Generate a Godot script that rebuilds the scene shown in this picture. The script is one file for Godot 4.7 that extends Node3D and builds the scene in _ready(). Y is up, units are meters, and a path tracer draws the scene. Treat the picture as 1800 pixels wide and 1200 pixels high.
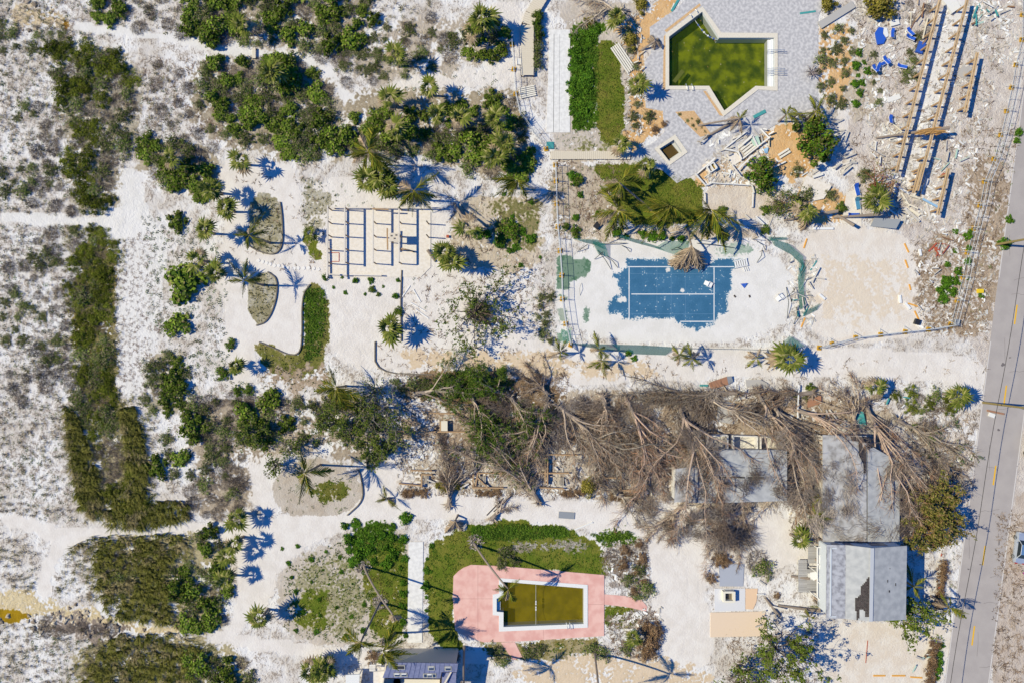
extends Node3D
# Storm-damaged beachfront lots seen straight down from a drone about 103 m up.
# Positions are read from the photograph in its pixels (1800 x 1200) and set on the ground: K pixels per metre, scaled by the tennis court.
const K := 11.65
const HC := 103.0
const EK := 1.42
var rng := RandomNumberGenerator.new()
var taken := {}
var M := {}
var ground_tex: ImageTexture
var ground_nrm: ImageTexture

func _ready() -> void:
	rng.seed = 20221
	var cam := Camera3D.new()
	cam.name = "camera"
	add_child(cam)
	cam.position = Vector3(0, HC, 0)
	cam.rotation_degrees = Vector3(-90, 0, 0)
	cam.fov = rad_to_deg(2.0 * atan(600.0 / K / HC))
	cam.far = 1500.0
	cam.near = 1.0
	cam.current = true
	var we := WorldEnvironment.new()
	we.name = "environment"
	var env := Environment.new()
	env.background_mode = Environment.BG_SKY
	var sky := Sky.new()
	var sm := ProceduralSkyMaterial.new()
	sm.sky_top_color = Color(0.07, 0.37, 0.70)
	sm.sky_horizon_color = Color(0.50, 0.70, 0.84)
	sm.sky_curve = 0.12
	sm.ground_bottom_color = Color(0.5, 0.5, 0.5)
	sm.ground_horizon_color = Color(0.55, 0.62, 0.7)
	sm.energy_multiplier = 1.0
	sky.sky_material = sm
	env.sky = sky
	env.tonemap_mode = Environment.TONE_MAPPER_LINEAR
	env.tonemap_exposure = 1.2
	env.sdfgi_enabled = true
	env.ssao_enabled = true
	env.ssil_enabled = true
	we.environment = env
	add_child(we)
	var sun := DirectionalLight3D.new()
	sun.name = "sun"
	add_child(sun)
	sun.look_at_from_position(Vector3.ZERO, Vector3(1.0, -1.0, 0.07), Vector3.UP)
	sun.light_energy = 1.55
	sun.light_color = Color(1.0, 0.965, 0.845)
	sun.light_angular_distance = 0.5
	sun.shadow_enabled = true
	make_materials()
	var t0 := Time.get_ticks_msec()
	build_ground()
	print("ground ", Time.get_ticks_msec() - t0)
	build_structures()
	print("structures ", Time.get_ticks_msec() - t0)
	build_houses()
	build_vegetation()
	print("vegetation ", Time.get_ticks_msec() - t0)
	build_objects()
	build_debris()
	print("objects ", Time.get_ticks_msec() - t0)

# ---------------------------------------------------------------- helpers
func P(px: float, py: float, h := 0.0) -> Vector3:
	var s := (HC - h) / HC / K
	return Vector3((px - 900.0) * s, h, (py - 600.0) * s)

func G(px: float, py: float) -> Vector2:
	return Vector2((px - 900.0) / K, (py - 600.0) / K)

func poly(a: Array, h := 0.0) -> PackedVector2Array:
	var r := PackedVector2Array()
	for i in range(0, a.size(), 2):
		var p := P(a[i], a[i + 1], h)
		r.append(Vector2(p.x, p.z))
	return r

func C(r: float, g: float, b: float) -> Color:   # a sunlit colour as read off the photograph -> linear base colour
	var c := Color(r / 255.0, g / 255.0, b / 255.0).srgb_to_linear()
	return Color(c.r / EK, c.g / EK, c.b / EK)

func vary(c: Color, a: float) -> Color:
	var f := 1.0 + rng.randf_range(-a, a)
	return Color(c.r * f, c.g * f, c.b * f)

func rr(a: float, b: float) -> float:
	return rng.randf_range(a, b)

class MB:
	var v := PackedVector3Array()
	var n := PackedVector3Array()
	var c := PackedColorArray()
	var u := PackedVector2Array()
	func tri(a: Vector3, b: Vector3, d: Vector3, col: Color) -> void:
		var nn := (d - a).cross(b - a).normalized()
		v.append(a); v.append(b); v.append(d)
		n.append(nn); n.append(nn); n.append(nn)
		c.append(col); c.append(col); c.append(col)
	func quad(a: Vector3, b: Vector3, d: Vector3, e: Vector3, col: Color) -> void:
		tri(a, b, d, col)
		tri(a, d, e, col)
	func box(t: Transform3D, s: Vector3, col: Color) -> void:
		var h := s * 0.5
		var p := []
		for i in 8:
			p.append(t * Vector3(h.x if i & 1 else -h.x, h.y if i & 2 else -h.y, h.z if i & 4 else -h.z))
		quad(p[2], p[3], p[7], p[6], col)
		quad(p[0], p[4], p[5], p[1], col)
		quad(p[0], p[1], p[3], p[2], col)
		quad(p[5], p[4], p[6], p[7], col)
		quad(p[4], p[0], p[2], p[6], col)
		quad(p[1], p[5], p[7], p[3], col)
	func bar(a: Vector3, b: Vector3, w: float, hh: float, col: Color) -> void:   # a straight bar of width w and height hh from a to b
		var d := b - a
		var l := d.length()
		if l < 0.001: return
		var x := d / l
		var z := x.cross(Vector3.UP)
		if z.length() < 0.01: z = Vector3(0, 0, 1)
		z = z.normalized()
		box(Transform3D(Basis(x, z.cross(x), z), (a + b) * 0.5), Vector3(l, hh, w), col)
	func tube(pts: Array, rad: Array, sides: int, col: Color) -> void:
		var prev := []
		for i in pts.size():
			var a: Vector3 = pts[maxi(i - 1, 0)]
			var b: Vector3 = pts[mini(i + 1, pts.size() - 1)]
			var d := (b - a).normalized()
			var s := d.cross(Vector3(0.31, 0.9, 0.2)).normalized()
			var t := s.cross(d)
			var ring := []
			for k in sides:
				var an := TAU * k / sides
				ring.append(Vector3(pts[i]) + (s * cos(an) + t * sin(an)) * float(rad[i]))
			if i > 0:
				for k in sides:
					var k2 := (k + 1) % sides
					quad(prev[k], ring[k], ring[k2], prev[k2], col)
			prev = ring
	func prism(pl: PackedVector2Array, y0: float, y1: float, col: Color, sides := true) -> void:
		var ix := Geometry2D.triangulate_polygon(pl)
		for i in range(0, ix.size(), 3):
			var a := pl[ix[i]]
			var b := pl[ix[i + 1]]
			var d := pl[ix[i + 2]]
			if (b - a).cross(d - a) < 0:
				var q := b
				b = d
				d = q
			tri(Vector3(a.x, y1, a.y), Vector3(b.x, y1, b.y), Vector3(d.x, y1, d.y), col)
		if sides:
			wall(pl, y0, y1, col)
	func wall(pl: PackedVector2Array, y0: float, y1: float, col: Color) -> void:
		var cw := 1.0 if Geometry2D.is_polygon_clockwise(pl) else -1.0
		for i in pl.size():
			var a := pl[i]
			var b := pl[(i + 1) % pl.size()]
			var q := [Vector3(a.x, y0, a.y), Vector3(b.x, y0, b.y), Vector3(b.x, y1, b.y), Vector3(a.x, y1, a.y)]
			if cw > 0: quad(q[0], q[1], q[2], q[3], col)
			else: quad(q[0], q[3], q[2], q[1], col)
	func ring(outer: PackedVector2Array, inner: PackedVector2Array, y: float, col: Color) -> void:   # flat ring between two outlines of equal point count
		for i in outer.size():
			var j := (i + 1) % outer.size()
			var q := [outer[i], outer[j], inner[j], inner[i]]
			var w := func(p: Vector2) -> Vector3: return Vector3(p.x, y, p.y)
			if (q[1] - q[0]).cross(q[2] - q[0]) > 0: quad(w.call(q[0]), w.call(q[1]), w.call(q[2]), w.call(q[3]), col)
			else: quad(w.call(q[0]), w.call(q[3]), w.call(q[2]), w.call(q[1]), col)
	func mesh() -> ArrayMesh:
		var arr := []
		arr.resize(Mesh.ARRAY_MAX)
		arr[Mesh.ARRAY_VERTEX] = v
		arr[Mesh.ARRAY_NORMAL] = n
		arr[Mesh.ARRAY_COLOR] = c
		if u.size() == v.size(): arr[Mesh.ARRAY_TEX_UV] = u
		var m := ArrayMesh.new()
		m.add_surface_from_arrays(Mesh.PRIMITIVE_TRIANGLES, arr)
		return m

func numbered(called: String) -> String:
	if not taken.has(called):
		taken[called] = 0
		return called
	taken[called] += 1
	return "%s_%03d" % [called, taken[called]]

func tag(o: Node, label: String, category: String, group := "") -> void:
	o.set_meta("label", label)
	o.set_meta("category", category)
	if group: o.set_meta("group", group)

func thing(called: String, label: String, category: String, group := "", at := Vector3.ZERO, turn := 0.0) -> Node3D:
	var o := Node3D.new()
	o.name = numbered(called)
	add_child(o)
	o.position = at
	o.rotation.y = turn
	tag(o, label, category, group)
	return o

func part(m: Mesh, called: String, mat: Material, parent: Node, xf := Transform3D()) -> MeshInstance3D:
	var o := MeshInstance3D.new()
	o.mesh = m
	o.name = called
	o.material_override = mat
	o.transform = xf
	parent.add_child(o, true)
	return o

func single(m: Mesh, called: String, mat: Material, label: String, category: String, group := "") -> MeshInstance3D:
	var o := part(m, numbered(called), mat, self)
	tag(o, label, category, group)
	return o

func struct(m: Mesh, called: String, mat: Material) -> MeshInstance3D:
	var o := part(m, numbered(called), mat, self)
	o.set_meta("kind", "structure")
	return o

func stuff(called: String, label: String, category: String, mesh: Mesh, mat: Material, xfs: Array, cols: Array) -> void:
	var mm := MultiMesh.new()
	mm.transform_format = MultiMesh.TRANSFORM_3D
	mm.use_colors = true
	mm.mesh = mesh
	mm.instance_count = xfs.size()
	for i in xfs.size():
		mm.set_instance_transform(i, xfs[i])
		mm.set_instance_color(i, cols[i])
	var o := MultiMeshInstance3D.new()
	o.multimesh = mm
	o.material_override = mat
	o.name = numbered(called)
	add_child(o)
	tag(o, label, category)
	o.set_meta("kind", "stuff")

func sm3(col: Color, rough := 0.85) -> StandardMaterial3D:
	var m := StandardMaterial3D.new()
	m.albedo_color = col.linear_to_srgb()
	m.roughness = rough
	return m

func noise_tex(freq: float, lo: Color, hi: Color, sd := 1, size := 512, oct := 4, mid := 0.5) -> NoiseTexture2D:
	var f := FastNoiseLite.new()
	f.seed = sd
	f.frequency = freq
	f.fractal_octaves = oct
	var t := NoiseTexture2D.new()
	t.width = size
	t.height = size
	t.seamless = true
	t.noise = f
	var g := Gradient.new()
	g.offsets = PackedFloat32Array([0.0, mid - 0.18, mid + 0.18, 1.0])
	g.colors = PackedColorArray([lo.linear_to_srgb(), lo.lerp(hi, 0.25).linear_to_srgb(), lo.lerp(hi, 0.8).linear_to_srgb(), hi.linear_to_srgb()])
	t.color_ramp = g
	return t

func tex_mat(freq: float, lo: Color, hi: Color, metres: float, rough := 0.85, sd := 1, mid := 0.5, oct := 4) -> StandardMaterial3D:
	var m := StandardMaterial3D.new()
	m.albedo_texture = noise_tex(freq, lo, hi, sd, 512, oct, mid)
	m.uv1_triplanar = true
	m.uv1_world_triplanar = true
	m.uv1_scale = Vector3.ONE / metres
	m.roughness = rough
	return m

func make_materials() -> void:
	for e in [["vcol", 0.88, 0.0], ["gloss", 0.35, 0.0], ["metal", 0.4, 0.7]]:
		var m := StandardMaterial3D.new()
		m.vertex_color_use_as_albedo = true
		m.roughness = e[1]
		m.metallic = e[2]
		M[e[0]] = m
	var lf := StandardMaterial3D.new()
	lf.vertex_color_use_as_albedo = true
	lf.roughness = 0.9
	lf.metallic_specular = 0.2
	lf.backlight = Color(0.3, 0.34, 0.12)
	lf.cull_mode = BaseMaterial3D.CULL_DISABLED
	M["leaf"] = lf
	M["paver"] = tex_mat(0.03, C(178, 176, 180), C(224, 221, 221), 9.0, 0.9, 3, 0.5, 5)
	M["pink"] = tex_mat(0.012, C(228, 170, 160), C(246, 200, 188), 12.0, 0.85, 4, 0.5, 5)
	M["coping"] = tex_mat(0.03, C(226, 216, 196), C(242, 234, 220), 4.0, 0.8, 5)
	M["white"] = tex_mat(0.03, C(232, 232, 230), C(248, 248, 248), 3.0, 0.6, 6)
	M["concrete"] = tex_mat(0.02, C(226, 224, 222), C(248, 246, 243), 7.0, 0.9, 7)
	M["cream"] = tex_mat(0.02, C(232, 222, 208), C(246, 238, 228), 6.0, 0.85, 8)
	M["road"] = tex_mat(0.012, C(176, 168, 165), C(186, 178, 174), 18.0, 0.92, 9, 0.5, 5)
	M["yellow"] = tex_mat(0.06, C(232, 176, 24), C(248, 196, 40), 2.0, 0.8, 10)
	M["roof"] = tex_mat(0.014, C(166, 168, 172), C(196, 197, 198), 9.0, 0.85, 11)
	M["roof_stained"] = tex_mat(0.015, C(120, 120, 130), C(190, 192, 202), 8.0, 0.9, 12, 0.42)
	M["roof_dirty"] = tex_mat(0.012, C(130, 126, 124), C(196, 196, 200), 9.0, 0.9, 13, 0.4)
	M["dark_shingle"] = tex_mat(0.1, C(52, 46, 46), C(92, 82, 80), 2.0, 0.95, 14)
	M["tin"] = tex_mat(0.02, C(118, 124, 160), C(146, 150, 184), 6.0, 0.5, 15)
	M["bark"] = tex_mat(0.05, C(120, 104, 94), C(178, 164, 150), 2.0, 0.95, 16)
	M["wood"] = tex_mat(0.05, C(160, 122, 84), C(206, 176, 138), 2.5, 0.9, 17)
	M["deckwood"] = tex_mat(0.05, C(220, 206, 182), C(240, 230, 212), 3.0, 0.9, 18)
	M["orange_sand"] = tex_mat(0.03, C(206, 164, 116), C(228, 192, 146), 5.0, 0.95, 19)
	M["outer_sand"] = tex_mat(0.02, C(196, 190, 180), C(232, 228, 224), 20.0, 0.95, 20)
	M["rubber"] = sm3(Color(0.02, 0.02, 0.02), 0.8)
	M["glass"] = sm3(Color(0.02, 0.025, 0.03), 0.08)

# ---------------------------------------------------------------- ground
const TS := 1.2
const GX := -90.0
const GY := -60.0
const GW := 1650
const GH := 1100

func noise_bytes(freq: float, sd: int, oct: int) -> PackedByteArray:
	var f := FastNoiseLite.new()
	f.seed = sd
	f.frequency = freq
	f.fractal_octaves = oct
	var im := f.get_image(GW, GH, false, false, true)
	im.convert(Image.FORMAT_L8)
	return im.get_data()

func px8(c: Array) -> Array:
	var k := C(c[0], c[1], c[2]).linear_to_srgb()
	return [k.r * 255.0, k.g * 255.0, k.b * 255.0]

# each: outline in photograph pixels, two tones, how ragged (0-2), cover (1 = whole, lower = patchy), relief
func ground_layers() -> Array:
	var cream := [[240, 234, 229], [229, 221, 214]]
	var white := [[240, 237, 234], [230, 226, 222]]
	var tan := [[214, 190, 158], [228, 208, 182]]
	var soil := [[196, 184, 170], [214, 204, 194]]
	var rough := [[222, 213, 206], [198, 186, 176]]
	var lawn := [[126, 124, 54], [94, 112, 34]]
	var green := [[78, 108, 26], [58, 90, 18]]
	var orange := [[218, 172, 116], [228, 190, 142]]
	var litter := [[150, 128, 104], [190, 172, 152]]
	var dry := [[150, 142, 110], [196, 190, 176]]
	return [
		# open ground first
		[[1500, 0, 1890, -60, 1890, 1260, 1740, 1260, 1745, 600, 1640, 590, 1600, 400, 1500, 380, 1480, 240, 1510, 130], rough, 0.6, 1.0, 1.2],
		[[960, 0, 1150, 0, 1110, 60, 1130, 200, 1110, 260, 1000, 300, 960, 250, 1010, 60], soil, 0.8, 0.8, 1.0],
		[[130, 38, 180, 45, 230, 50, 300, 62, 370, 75, 445, 88, 520, 90, 560, 98, 590, 125, 610, 160, 640, 178, 615, 188, 588, 168, 560, 128, 515, 106, 445, 102, 400, 98, 340, 82, 250, 64, 160, 60, 130, 52], white, 0.4, 1.0, 0.3],
		[[840, 0, 930, 0, 920, 130, 900, 150, 780, 150, 700, 160, 640, 170, 700, 140, 800, 120, 880, 110], cream, 0.8, 0.9, 0.7],
		[[380, 270, 470, 292, 525, 280, 530, 420, 575, 490, 560, 508, 531, 520, 531, 620, 500, 622, 455, 602, 445, 625, 450, 680, 390, 692, 385, 600, 405, 560, 370, 480, 400, 420], cream, 0.5, 1.0, 0.25],
		[[205, 290, 245, 300, 260, 380, 300, 420, 290, 470, 280, 560, 270, 640, 245, 700, 205, 700, 190, 600, 195, 480, 210, 420, 130, 400, 0, 392, 0, 372, 130, 378, 190, 385], white, 0.5, 0.95, 0.9],
		[[530, 300, 790, 340, 800, 480, 960, 490, 970, 600, 660, 650, 600, 640, 570, 600, 575, 510, 560, 480, 540, 420], cream, 0.6, 0.95, 0.5],
		[[660, 598, 970, 598, 1000, 607, 1400, 610, 1740, 620, 1733, 692, 1650, 668, 1480, 660, 1300, 662, 1120, 672, 1000, 675, 900, 657, 660, 657], cream, 0.4, 1.0, 0.4],
		[[700, 612, 960, 618, 1000, 625, 1160, 640, 1150, 660, 1000, 668, 830, 652, 700, 640], tan, 1.4, 0.5, 0.5],
		[[800, 636, 900, 632, 1010, 640, 1020, 668, 900, 662, 810, 652], tan, 1.2, 0.8, 0.5],
		[[1385, 395, 1620, 400, 1640, 560, 1600, 600, 1400, 600], [[238, 231, 223], [229, 218, 207]], 0.6, 1.0, 0.35],
		[[1440, 440, 1600, 450, 1600, 560, 1430, 580], [[226, 208, 186], [232, 218, 200]], 2.0, 0.3, 0.4],
		[[0, 900, 60, 912, 120, 932, 200, 928, 300, 922, 400, 918, 440, 912, 560, 902, 620, 880, 640, 860, 630, 830, 640, 805, 690, 795, 730, 830, 760, 870, 1000, 880, 1150, 890, 1330, 900, 1440, 920, 1450, 960, 1400, 1000, 1250, 990, 1240, 1060, 1260, 1130, 1240, 1180, 1130, 1170, 1150, 1080, 1140, 950, 1000, 925, 900, 915, 700, 912, 600, 930, 500, 982, 475, 1060, 440, 1075, 420, 1120, 370, 1132, 370, 1118, 410, 1100, 420, 990, 400, 945, 300, 938, 180, 940, 120, 958, 92, 1000, 87, 1052, 63, 1050, 70, 990, 95, 960, 60, 935, 0, 925], cream, 0.5, 1.0, 0.3],
		[[425, 800, 470, 790, 500, 830, 480, 870, 500, 905, 440, 900], cream, 0.6, 1.0, 0.4],
		[[370, 1118, 450, 1118, 600, 1140, 690, 1150, 780, 1150, 830, 1140, 1130, 1165, 1130, 1185, 800, 1165, 600, 1165, 500, 1150, 370, 1132], cream, 0.4, 1.0, 0.4],
		[[900, 1150, 1240, 1150, 1260, 1230, 900, 1230], tan, 1.2, 0.45, 0.5],
		[[1440, 1090, 1600, 1095, 1680, 1070, 1665, 1230, 1430, 1230], [[236, 228, 218], [226, 212, 196]], 0.6, 1.0, 0.4],
		[[1740, 905, 1890, 800, 1890, 1260, 1735, 1260], [[208, 196, 186], [190, 174, 160]], 0.5, 1.0, 1.0],
		[[1600, 420, 1755, 390, 1735, 600, 1690, 590, 1620, 580], litter, 1.5, 0.42, 1.4],
		[[1690, 250, 1800, 300, 1760, 560, 1700, 580], litter, 1.5, 0.4, 1.4],
		[[1560, 780, 1720, 740, 1690, 900, 1600, 960], rough, 0.8, 0.9, 1.3],
		[[690, 690, 1560, 690, 1560, 790, 1450, 890, 1190, 890, 1000, 870, 700, 870], [[214, 204, 190], [188, 172, 152]], 1.0, 0.75, 1.2],
		[[700, 700, 1540, 690, 1540, 760, 1100, 800, 700, 790], litter, 1.6, 0.4, 1.2],
		[[1668, -10, 1702, -10, 1690, 60, 1665, 147, 1640, 235, 1608, 335, 1585, 340, 1600, 250, 1625, 150, 1650, 60], white, 0.7, 1.0, 0.4],
		[[1480, 40, 1500, 60, 1496, 130, 1486, 190, 1492, 260, 1510, 300, 1496, 310, 1478, 250, 1474, 190, 1484, 120], cream, 0.6, 1.0, 0.4],
		# twig litter and dead leaves on the sand inside the thickets
		[[85, 80, 210, 75, 245, 130, 260, 190, 240, 260, 205, 290, 205, 350, 180, 380, 140, 365, 110, 300, 120, 240, 80, 170], [[150, 138, 114], [192, 182, 164]], 1.7, 0.55, 1.4],
		[[330, 100, 520, 98, 590, 150, 610, 240, 640, 270, 500, 295, 460, 262, 400, 262, 320, 200], [[146, 132, 110], [186, 174, 156]], 1.6, 0.66, 1.4],
		[[330, -30, 660, -30, 670, 40, 610, 100, 500, 80, 400, 75, 330, 60], [[152, 138, 118], [192, 180, 164]], 1.7, 0.58, 1.4],
		[[600, 160, 730, 165, 860, 150, 915, 160, 935, 250, 935, 320, 830, 312, 780, 280, 640, 280, 600, 230], [[146, 132, 108], [186, 172, 150]], 1.6, 0.66, 1.4],
		[[600, 60, 800, 20, 890, 30, 890, 110, 740, 130, 640, 150], [[168, 154, 136], [200, 188, 174]], 1.8, 0.45, 1.4],
		[[235, 255, 300, 245, 385, 265, 392, 345, 360, 362, 300, 330, 240, 300], [[150, 136, 110], [190, 178, 158]], 1.5, 0.6, 1.4],
		[[330, 695, 520, 690, 700, 695, 700, 810, 640, 820, 560, 790, 430, 800, 430, 910, 330, 912, 350, 800], [[146, 130, 110], [188, 174, 156]], 1.7, 0.6, 1.4],
		[[250, 612, 335, 620, 350, 720, 260, 740], [[160, 146, 120], [196, 186, 168]], 1.6, 0.5, 1.4],
		[[110, 700, 260, 700, 265, 920, 160, 925], [[150, 138, 96], [190, 178, 146]], 1.5, 0.72, 1.4],
		[[150, 940, 400, 930, 410, 1100, 310, 1112, 180, 1085], [[150, 138, 96], [190, 178, 146]], 1.6, 0.66, 1.4],
		[[130, 1110, 350, 1115, 440, 1160, 440, 1260, 120, 1260], [[150, 138, 96], [190, 178, 146]], 1.6, 0.66, 1.4],
		[[130, 402, 205, 420, 195, 600, 205, 740, 130, 700], [[120, 108, 60], [160, 148, 104]], 1.0, 0.85, 1.4],
		[[1430, 45, 1500, 35, 1560, 120, 1560, 200, 1500, 210, 1440, 180], [[176, 160, 136], [208, 196, 180]], 1.7, 0.45, 1.3],
		# shore mud
		[[15, 12, 60, 0, 112, 18, 128, 45, 60, 58, 20, 42], [[206, 182, 142], [226, 208, 180]], 1.5, 0.8, 1.2],
		[[105, 30, 122, 28, 124, 48, 110, 52], [[178, 140, 60], [150, 110, 40]], 0.8, 0.85, 0.5],
		[[-60, 1030, 60, 1040, 100, 1062, 165, 1065, 200, 1085, 320, 1108, 345, 1120, 250, 1117, 180, 1098, 120, 1092, 60, 1088, -60, 1090], [[204, 182, 138], [228, 212, 178]], 1.4, 0.85, 1.6],
		[[-60, 1066, 20, 1070, 58, 1080, 50, 1092, -60, 1088], [[176, 142, 30], [148, 118, 24]], 0.5, 0.95, 0.2],
		[[60, 1082, 230, 1085, 250, 1120, 160, 1128, 60, 1105], [[118, 104, 96], [160, 146, 134]], 1.6, 0.5, 1.6],
		# planted beds and lawns
		[[455, 340, 475, 340, 492, 355, 496, 385, 497, 430, 485, 448, 460, 445, 432, 430, 430, 410, 440, 390, 438, 355], dry, 0.4, 0.95, 1.6],
		[[440, 485, 470, 478, 488, 490, 485, 530, 470, 565, 450, 572, 437, 550, 435, 510], dry, 0.4, 0.95, 1.6],
		[[535, 405, 562, 430, 566, 455, 550, 460, 535, 440], lawn, 0.6, 0.75, 1.2],
		[[528, 300, 560, 330, 600, 345, 580, 365, 562, 380, 560, 420, 530, 410], dry, 1.6, 0.55, 1.2],
		[[531, 520, 545, 500, 572, 505, 578, 560, 574, 610, 568, 640, 545, 660, 510, 668, 470, 655, 452, 625, 452, 600, 470, 603, 490, 615, 507, 626, 520, 626, 530, 615, 532, 590], [[104, 108, 48], [146, 136, 84]], 0.6, 0.93, 1.4],
		[[455, 630, 560, 635, 600, 645, 560, 690, 460, 680], litter, 1.6, 0.5, 1.3],
		[[535, 500, 572, 510, 575, 560, 560, 610, 535, 600, 533, 540], green, 1.5, 0.45, 1.3],
		[[780, 345, 950, 335, 960, 480, 850, 480, 800, 460], [[198, 182, 158], [216, 202, 182]], 0.9, 0.85, 1.0],
		[[860, 350, 945, 340, 955, 400, 940, 450, 860, 430], [[96, 104, 46], [150, 138, 100]], 1.5, 0.45, 1.2],
		[[960, 290, 1060, 280, 1095, 400, 1000, 420, 965, 380], [[178, 162, 140], [206, 192, 174]], 1.0, 0.8, 1.2],
		[[700, 655, 900, 655, 1000, 690, 980, 720, 700, 710], [[122, 98, 72], [160, 136, 106]], 1.1, 0.75, 1.5],
		[[1040, 75, 1085, 70, 1092, 130, 1100, 190, 1095, 240, 1070, 262, 1050, 235, 1045, 150], lawn, 0.4, 1.0, 1.0],
		[[998, 45, 1030, 33, 1065, 38, 1052, 80, 1045, 120, 1052, 170, 1048, 225, 1010, 240, 1000, 190, 1003, 130], green, 0.9, 0.9, 1.2],
		[[970, 240, 1090, 245, 1090, 265, 970, 262], [[110, 116, 56], [170, 160, 130]], 1.6, 0.6, 1.2],
		[[1040, 288, 1130, 285, 1165, 300, 1240, 320, 1236, 390, 1170, 402, 1095, 392, 1080, 340, 1050, 310], lawn, 0.5, 1.0, 1.0],
		[[985, 400, 1240, 395, 1350, 400, 1380, 415, 1240, 420, 1000, 425], [[226, 214, 200], [190, 172, 148]], 1.2, 0.9, 1.2],
		[[480, 850, 490, 832, 530, 802, 600, 812, 637, 850, 636, 880, 600, 905, 540, 907, 500, 902, 480, 880], [[204, 194, 182], [190, 176, 160]], 0.4, 1.0, 0.7],
		[[545, 850, 600, 838, 617, 860, 604, 882, 560, 888], [[116, 112, 54], [92, 104, 40]], 0.9, 0.85, 1.0],
		[[490, 1000, 560, 962, 625, 938, 700, 928, 720, 948, 718, 1132, 640, 1134, 560, 1134, 500, 1115, 486, 1050], soil, 0.7, 1.0, 0.9],
		[[618, 955, 700, 938, 716, 960, 716, 1112, 690, 1130, 650, 1112, 640, 1020, 620, 990], lawn, 0.9, 0.85, 1.0],
		[[530, 980, 640, 960, 660, 1100, 560, 1110, 520, 1040], [[112, 116, 60], [180, 170, 146]], 1.8, 0.42, 1.0],
		[[505, 1050, 570, 1028, 582, 1100, 550, 1122, 515, 1100], lawn, 1.3, 0.6, 1.0],
		[[620, 930, 680, 915, 700, 950, 640, 985, 618, 965], green, 1.3, 0.6, 1.0],
		[[748, 960, 800, 930, 880, 913, 1000, 925, 1060, 960, 1085, 1002, 1062, 1012, 850, 996, 802, 1008, 796, 1110, 830, 1142, 760, 1142, 748, 1050], lawn, 0.6, 0.97, 1.0],
		[[860, 918, 990, 922, 1008, 942, 900, 952, 840, 948, 820, 932], green, 0.8, 0.9, 1.0],
		[[1030, 935, 1110, 930, 1125, 955, 1060, 960], green, 0.9, 0.85, 1.0],
		[[1060, 960, 1135, 950, 1145, 1050, 1085, 1048, 1062, 1010], [[196, 192, 190], [150, 136, 124]], 1.2, 0.9, 1.8],
		[[880, 950, 960, 945, 1030, 955, 1040, 975, 930, 970], [[196, 192, 190], [140, 130, 112]], 1.4, 0.6, 1.8],
		[[1063, 1062, 1115, 1066, 1130, 1080, 1105, 1112, 1062, 1105], lawn, 0.7, 0.9, 1.0],
		[[1065, 1085, 1160, 1065, 1160, 1160, 1080, 1150], [[196, 192, 190], [150, 136, 124]], 1.2, 0.75, 1.8],
		[[830, 1126, 905, 1130, 1060, 1120, 1062, 1150, 900, 1162, 850, 1152], [[122, 112, 54], [176, 162, 130]], 1.0, 0.85, 1.0],
		# orange fill sand round the star pool
		[[1085, 42, 1125, 28, 1180, -10, 1215, -10, 1145, 48, 1133, 110, 1133, 190, 1168, 196, 1172, 222, 1150, 240, 1108, 268, 1092, 245, 1112, 200, 1100, 140, 1112, 100, 1090, 70], orange, 1.0, 0.85, 1.0],
		[[1435, 50, 1452, 45, 1505, 30, 1495, 130, 1482, 200, 1440, 175, 1437, 100], orange, 1.4, 0.55, 1.0],
		[[1390, 205, 1425, 235, 1445, 290, 1400, 325, 1330, 300, 1270, 305, 1235, 310, 1290, 275, 1345, 232], orange, 0.9, 0.85, 1.0],
		[[1225, 290, 1245, 285, 1248, 330, 1230, 345], orange, 0.9, 0.6, 1.0],
		[[1380, 340, 1480, 330, 1505, 392, 1390, 398], orange, 1.2, 0.65, 1.0],
		[[1235, 325, 1330, 325, 1400, 340, 1400, 372, 1300, 385, 1240, 380], [[226, 214, 200], [212, 196, 178]], 0.6, 1.0, 0.8],
		[[1230, 240, 1345, 240, 1360, 330, 1240, 330], [[224, 214, 204], [190, 160, 126]], 1.5, 0.7, 1.6],
		# sand washed over the tennis court, the court paint that shows through
		[[975, 418, 1395, 422, 1402, 604, 975, 604], white, 0.5, 1.0, 0.2],
		[[979, 447, 1000, 450, 1010, 456, 1030, 451, 1039, 465, 1040, 480, 1020, 487, 1005, 496, 1000, 506, 985, 512, 978, 500], [[94, 128, 104], [84, 118, 94]], 0.45, 1.0, 0.1],
		[[978, 515, 996, 516, 1000, 524, 988, 534, 978, 528], [[104, 136, 114], [92, 124, 104]], 0.8, 0.85, 0.1],
		[[1026, 545, 1036, 545, 1040, 558, 1028, 566, 1024, 556], [[104, 136, 114], [92, 124, 104]], 0.5, 0.95, 0.1],
		[[978, 545, 1000, 540, 1002, 565, 980, 575], [[120, 146, 124], [160, 172, 158]], 1.2, 0.6, 0.1],
		[[985, 580, 1002, 580, 1004, 600, 984, 600], [[110, 150, 124], [150, 170, 150]], 1.0, 0.7, 0.1],
		[[1255, 424, 1340, 428, 1330, 447, 1300, 453, 1262, 453], [[132, 160, 138], [190, 200, 190]], 1.4, 0.7, 0.1],
		[[1180, 424, 1215, 424, 1210, 450, 1178, 446], [[170, 186, 172], [206, 212, 204]], 1.4, 0.55, 0.1],
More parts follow.
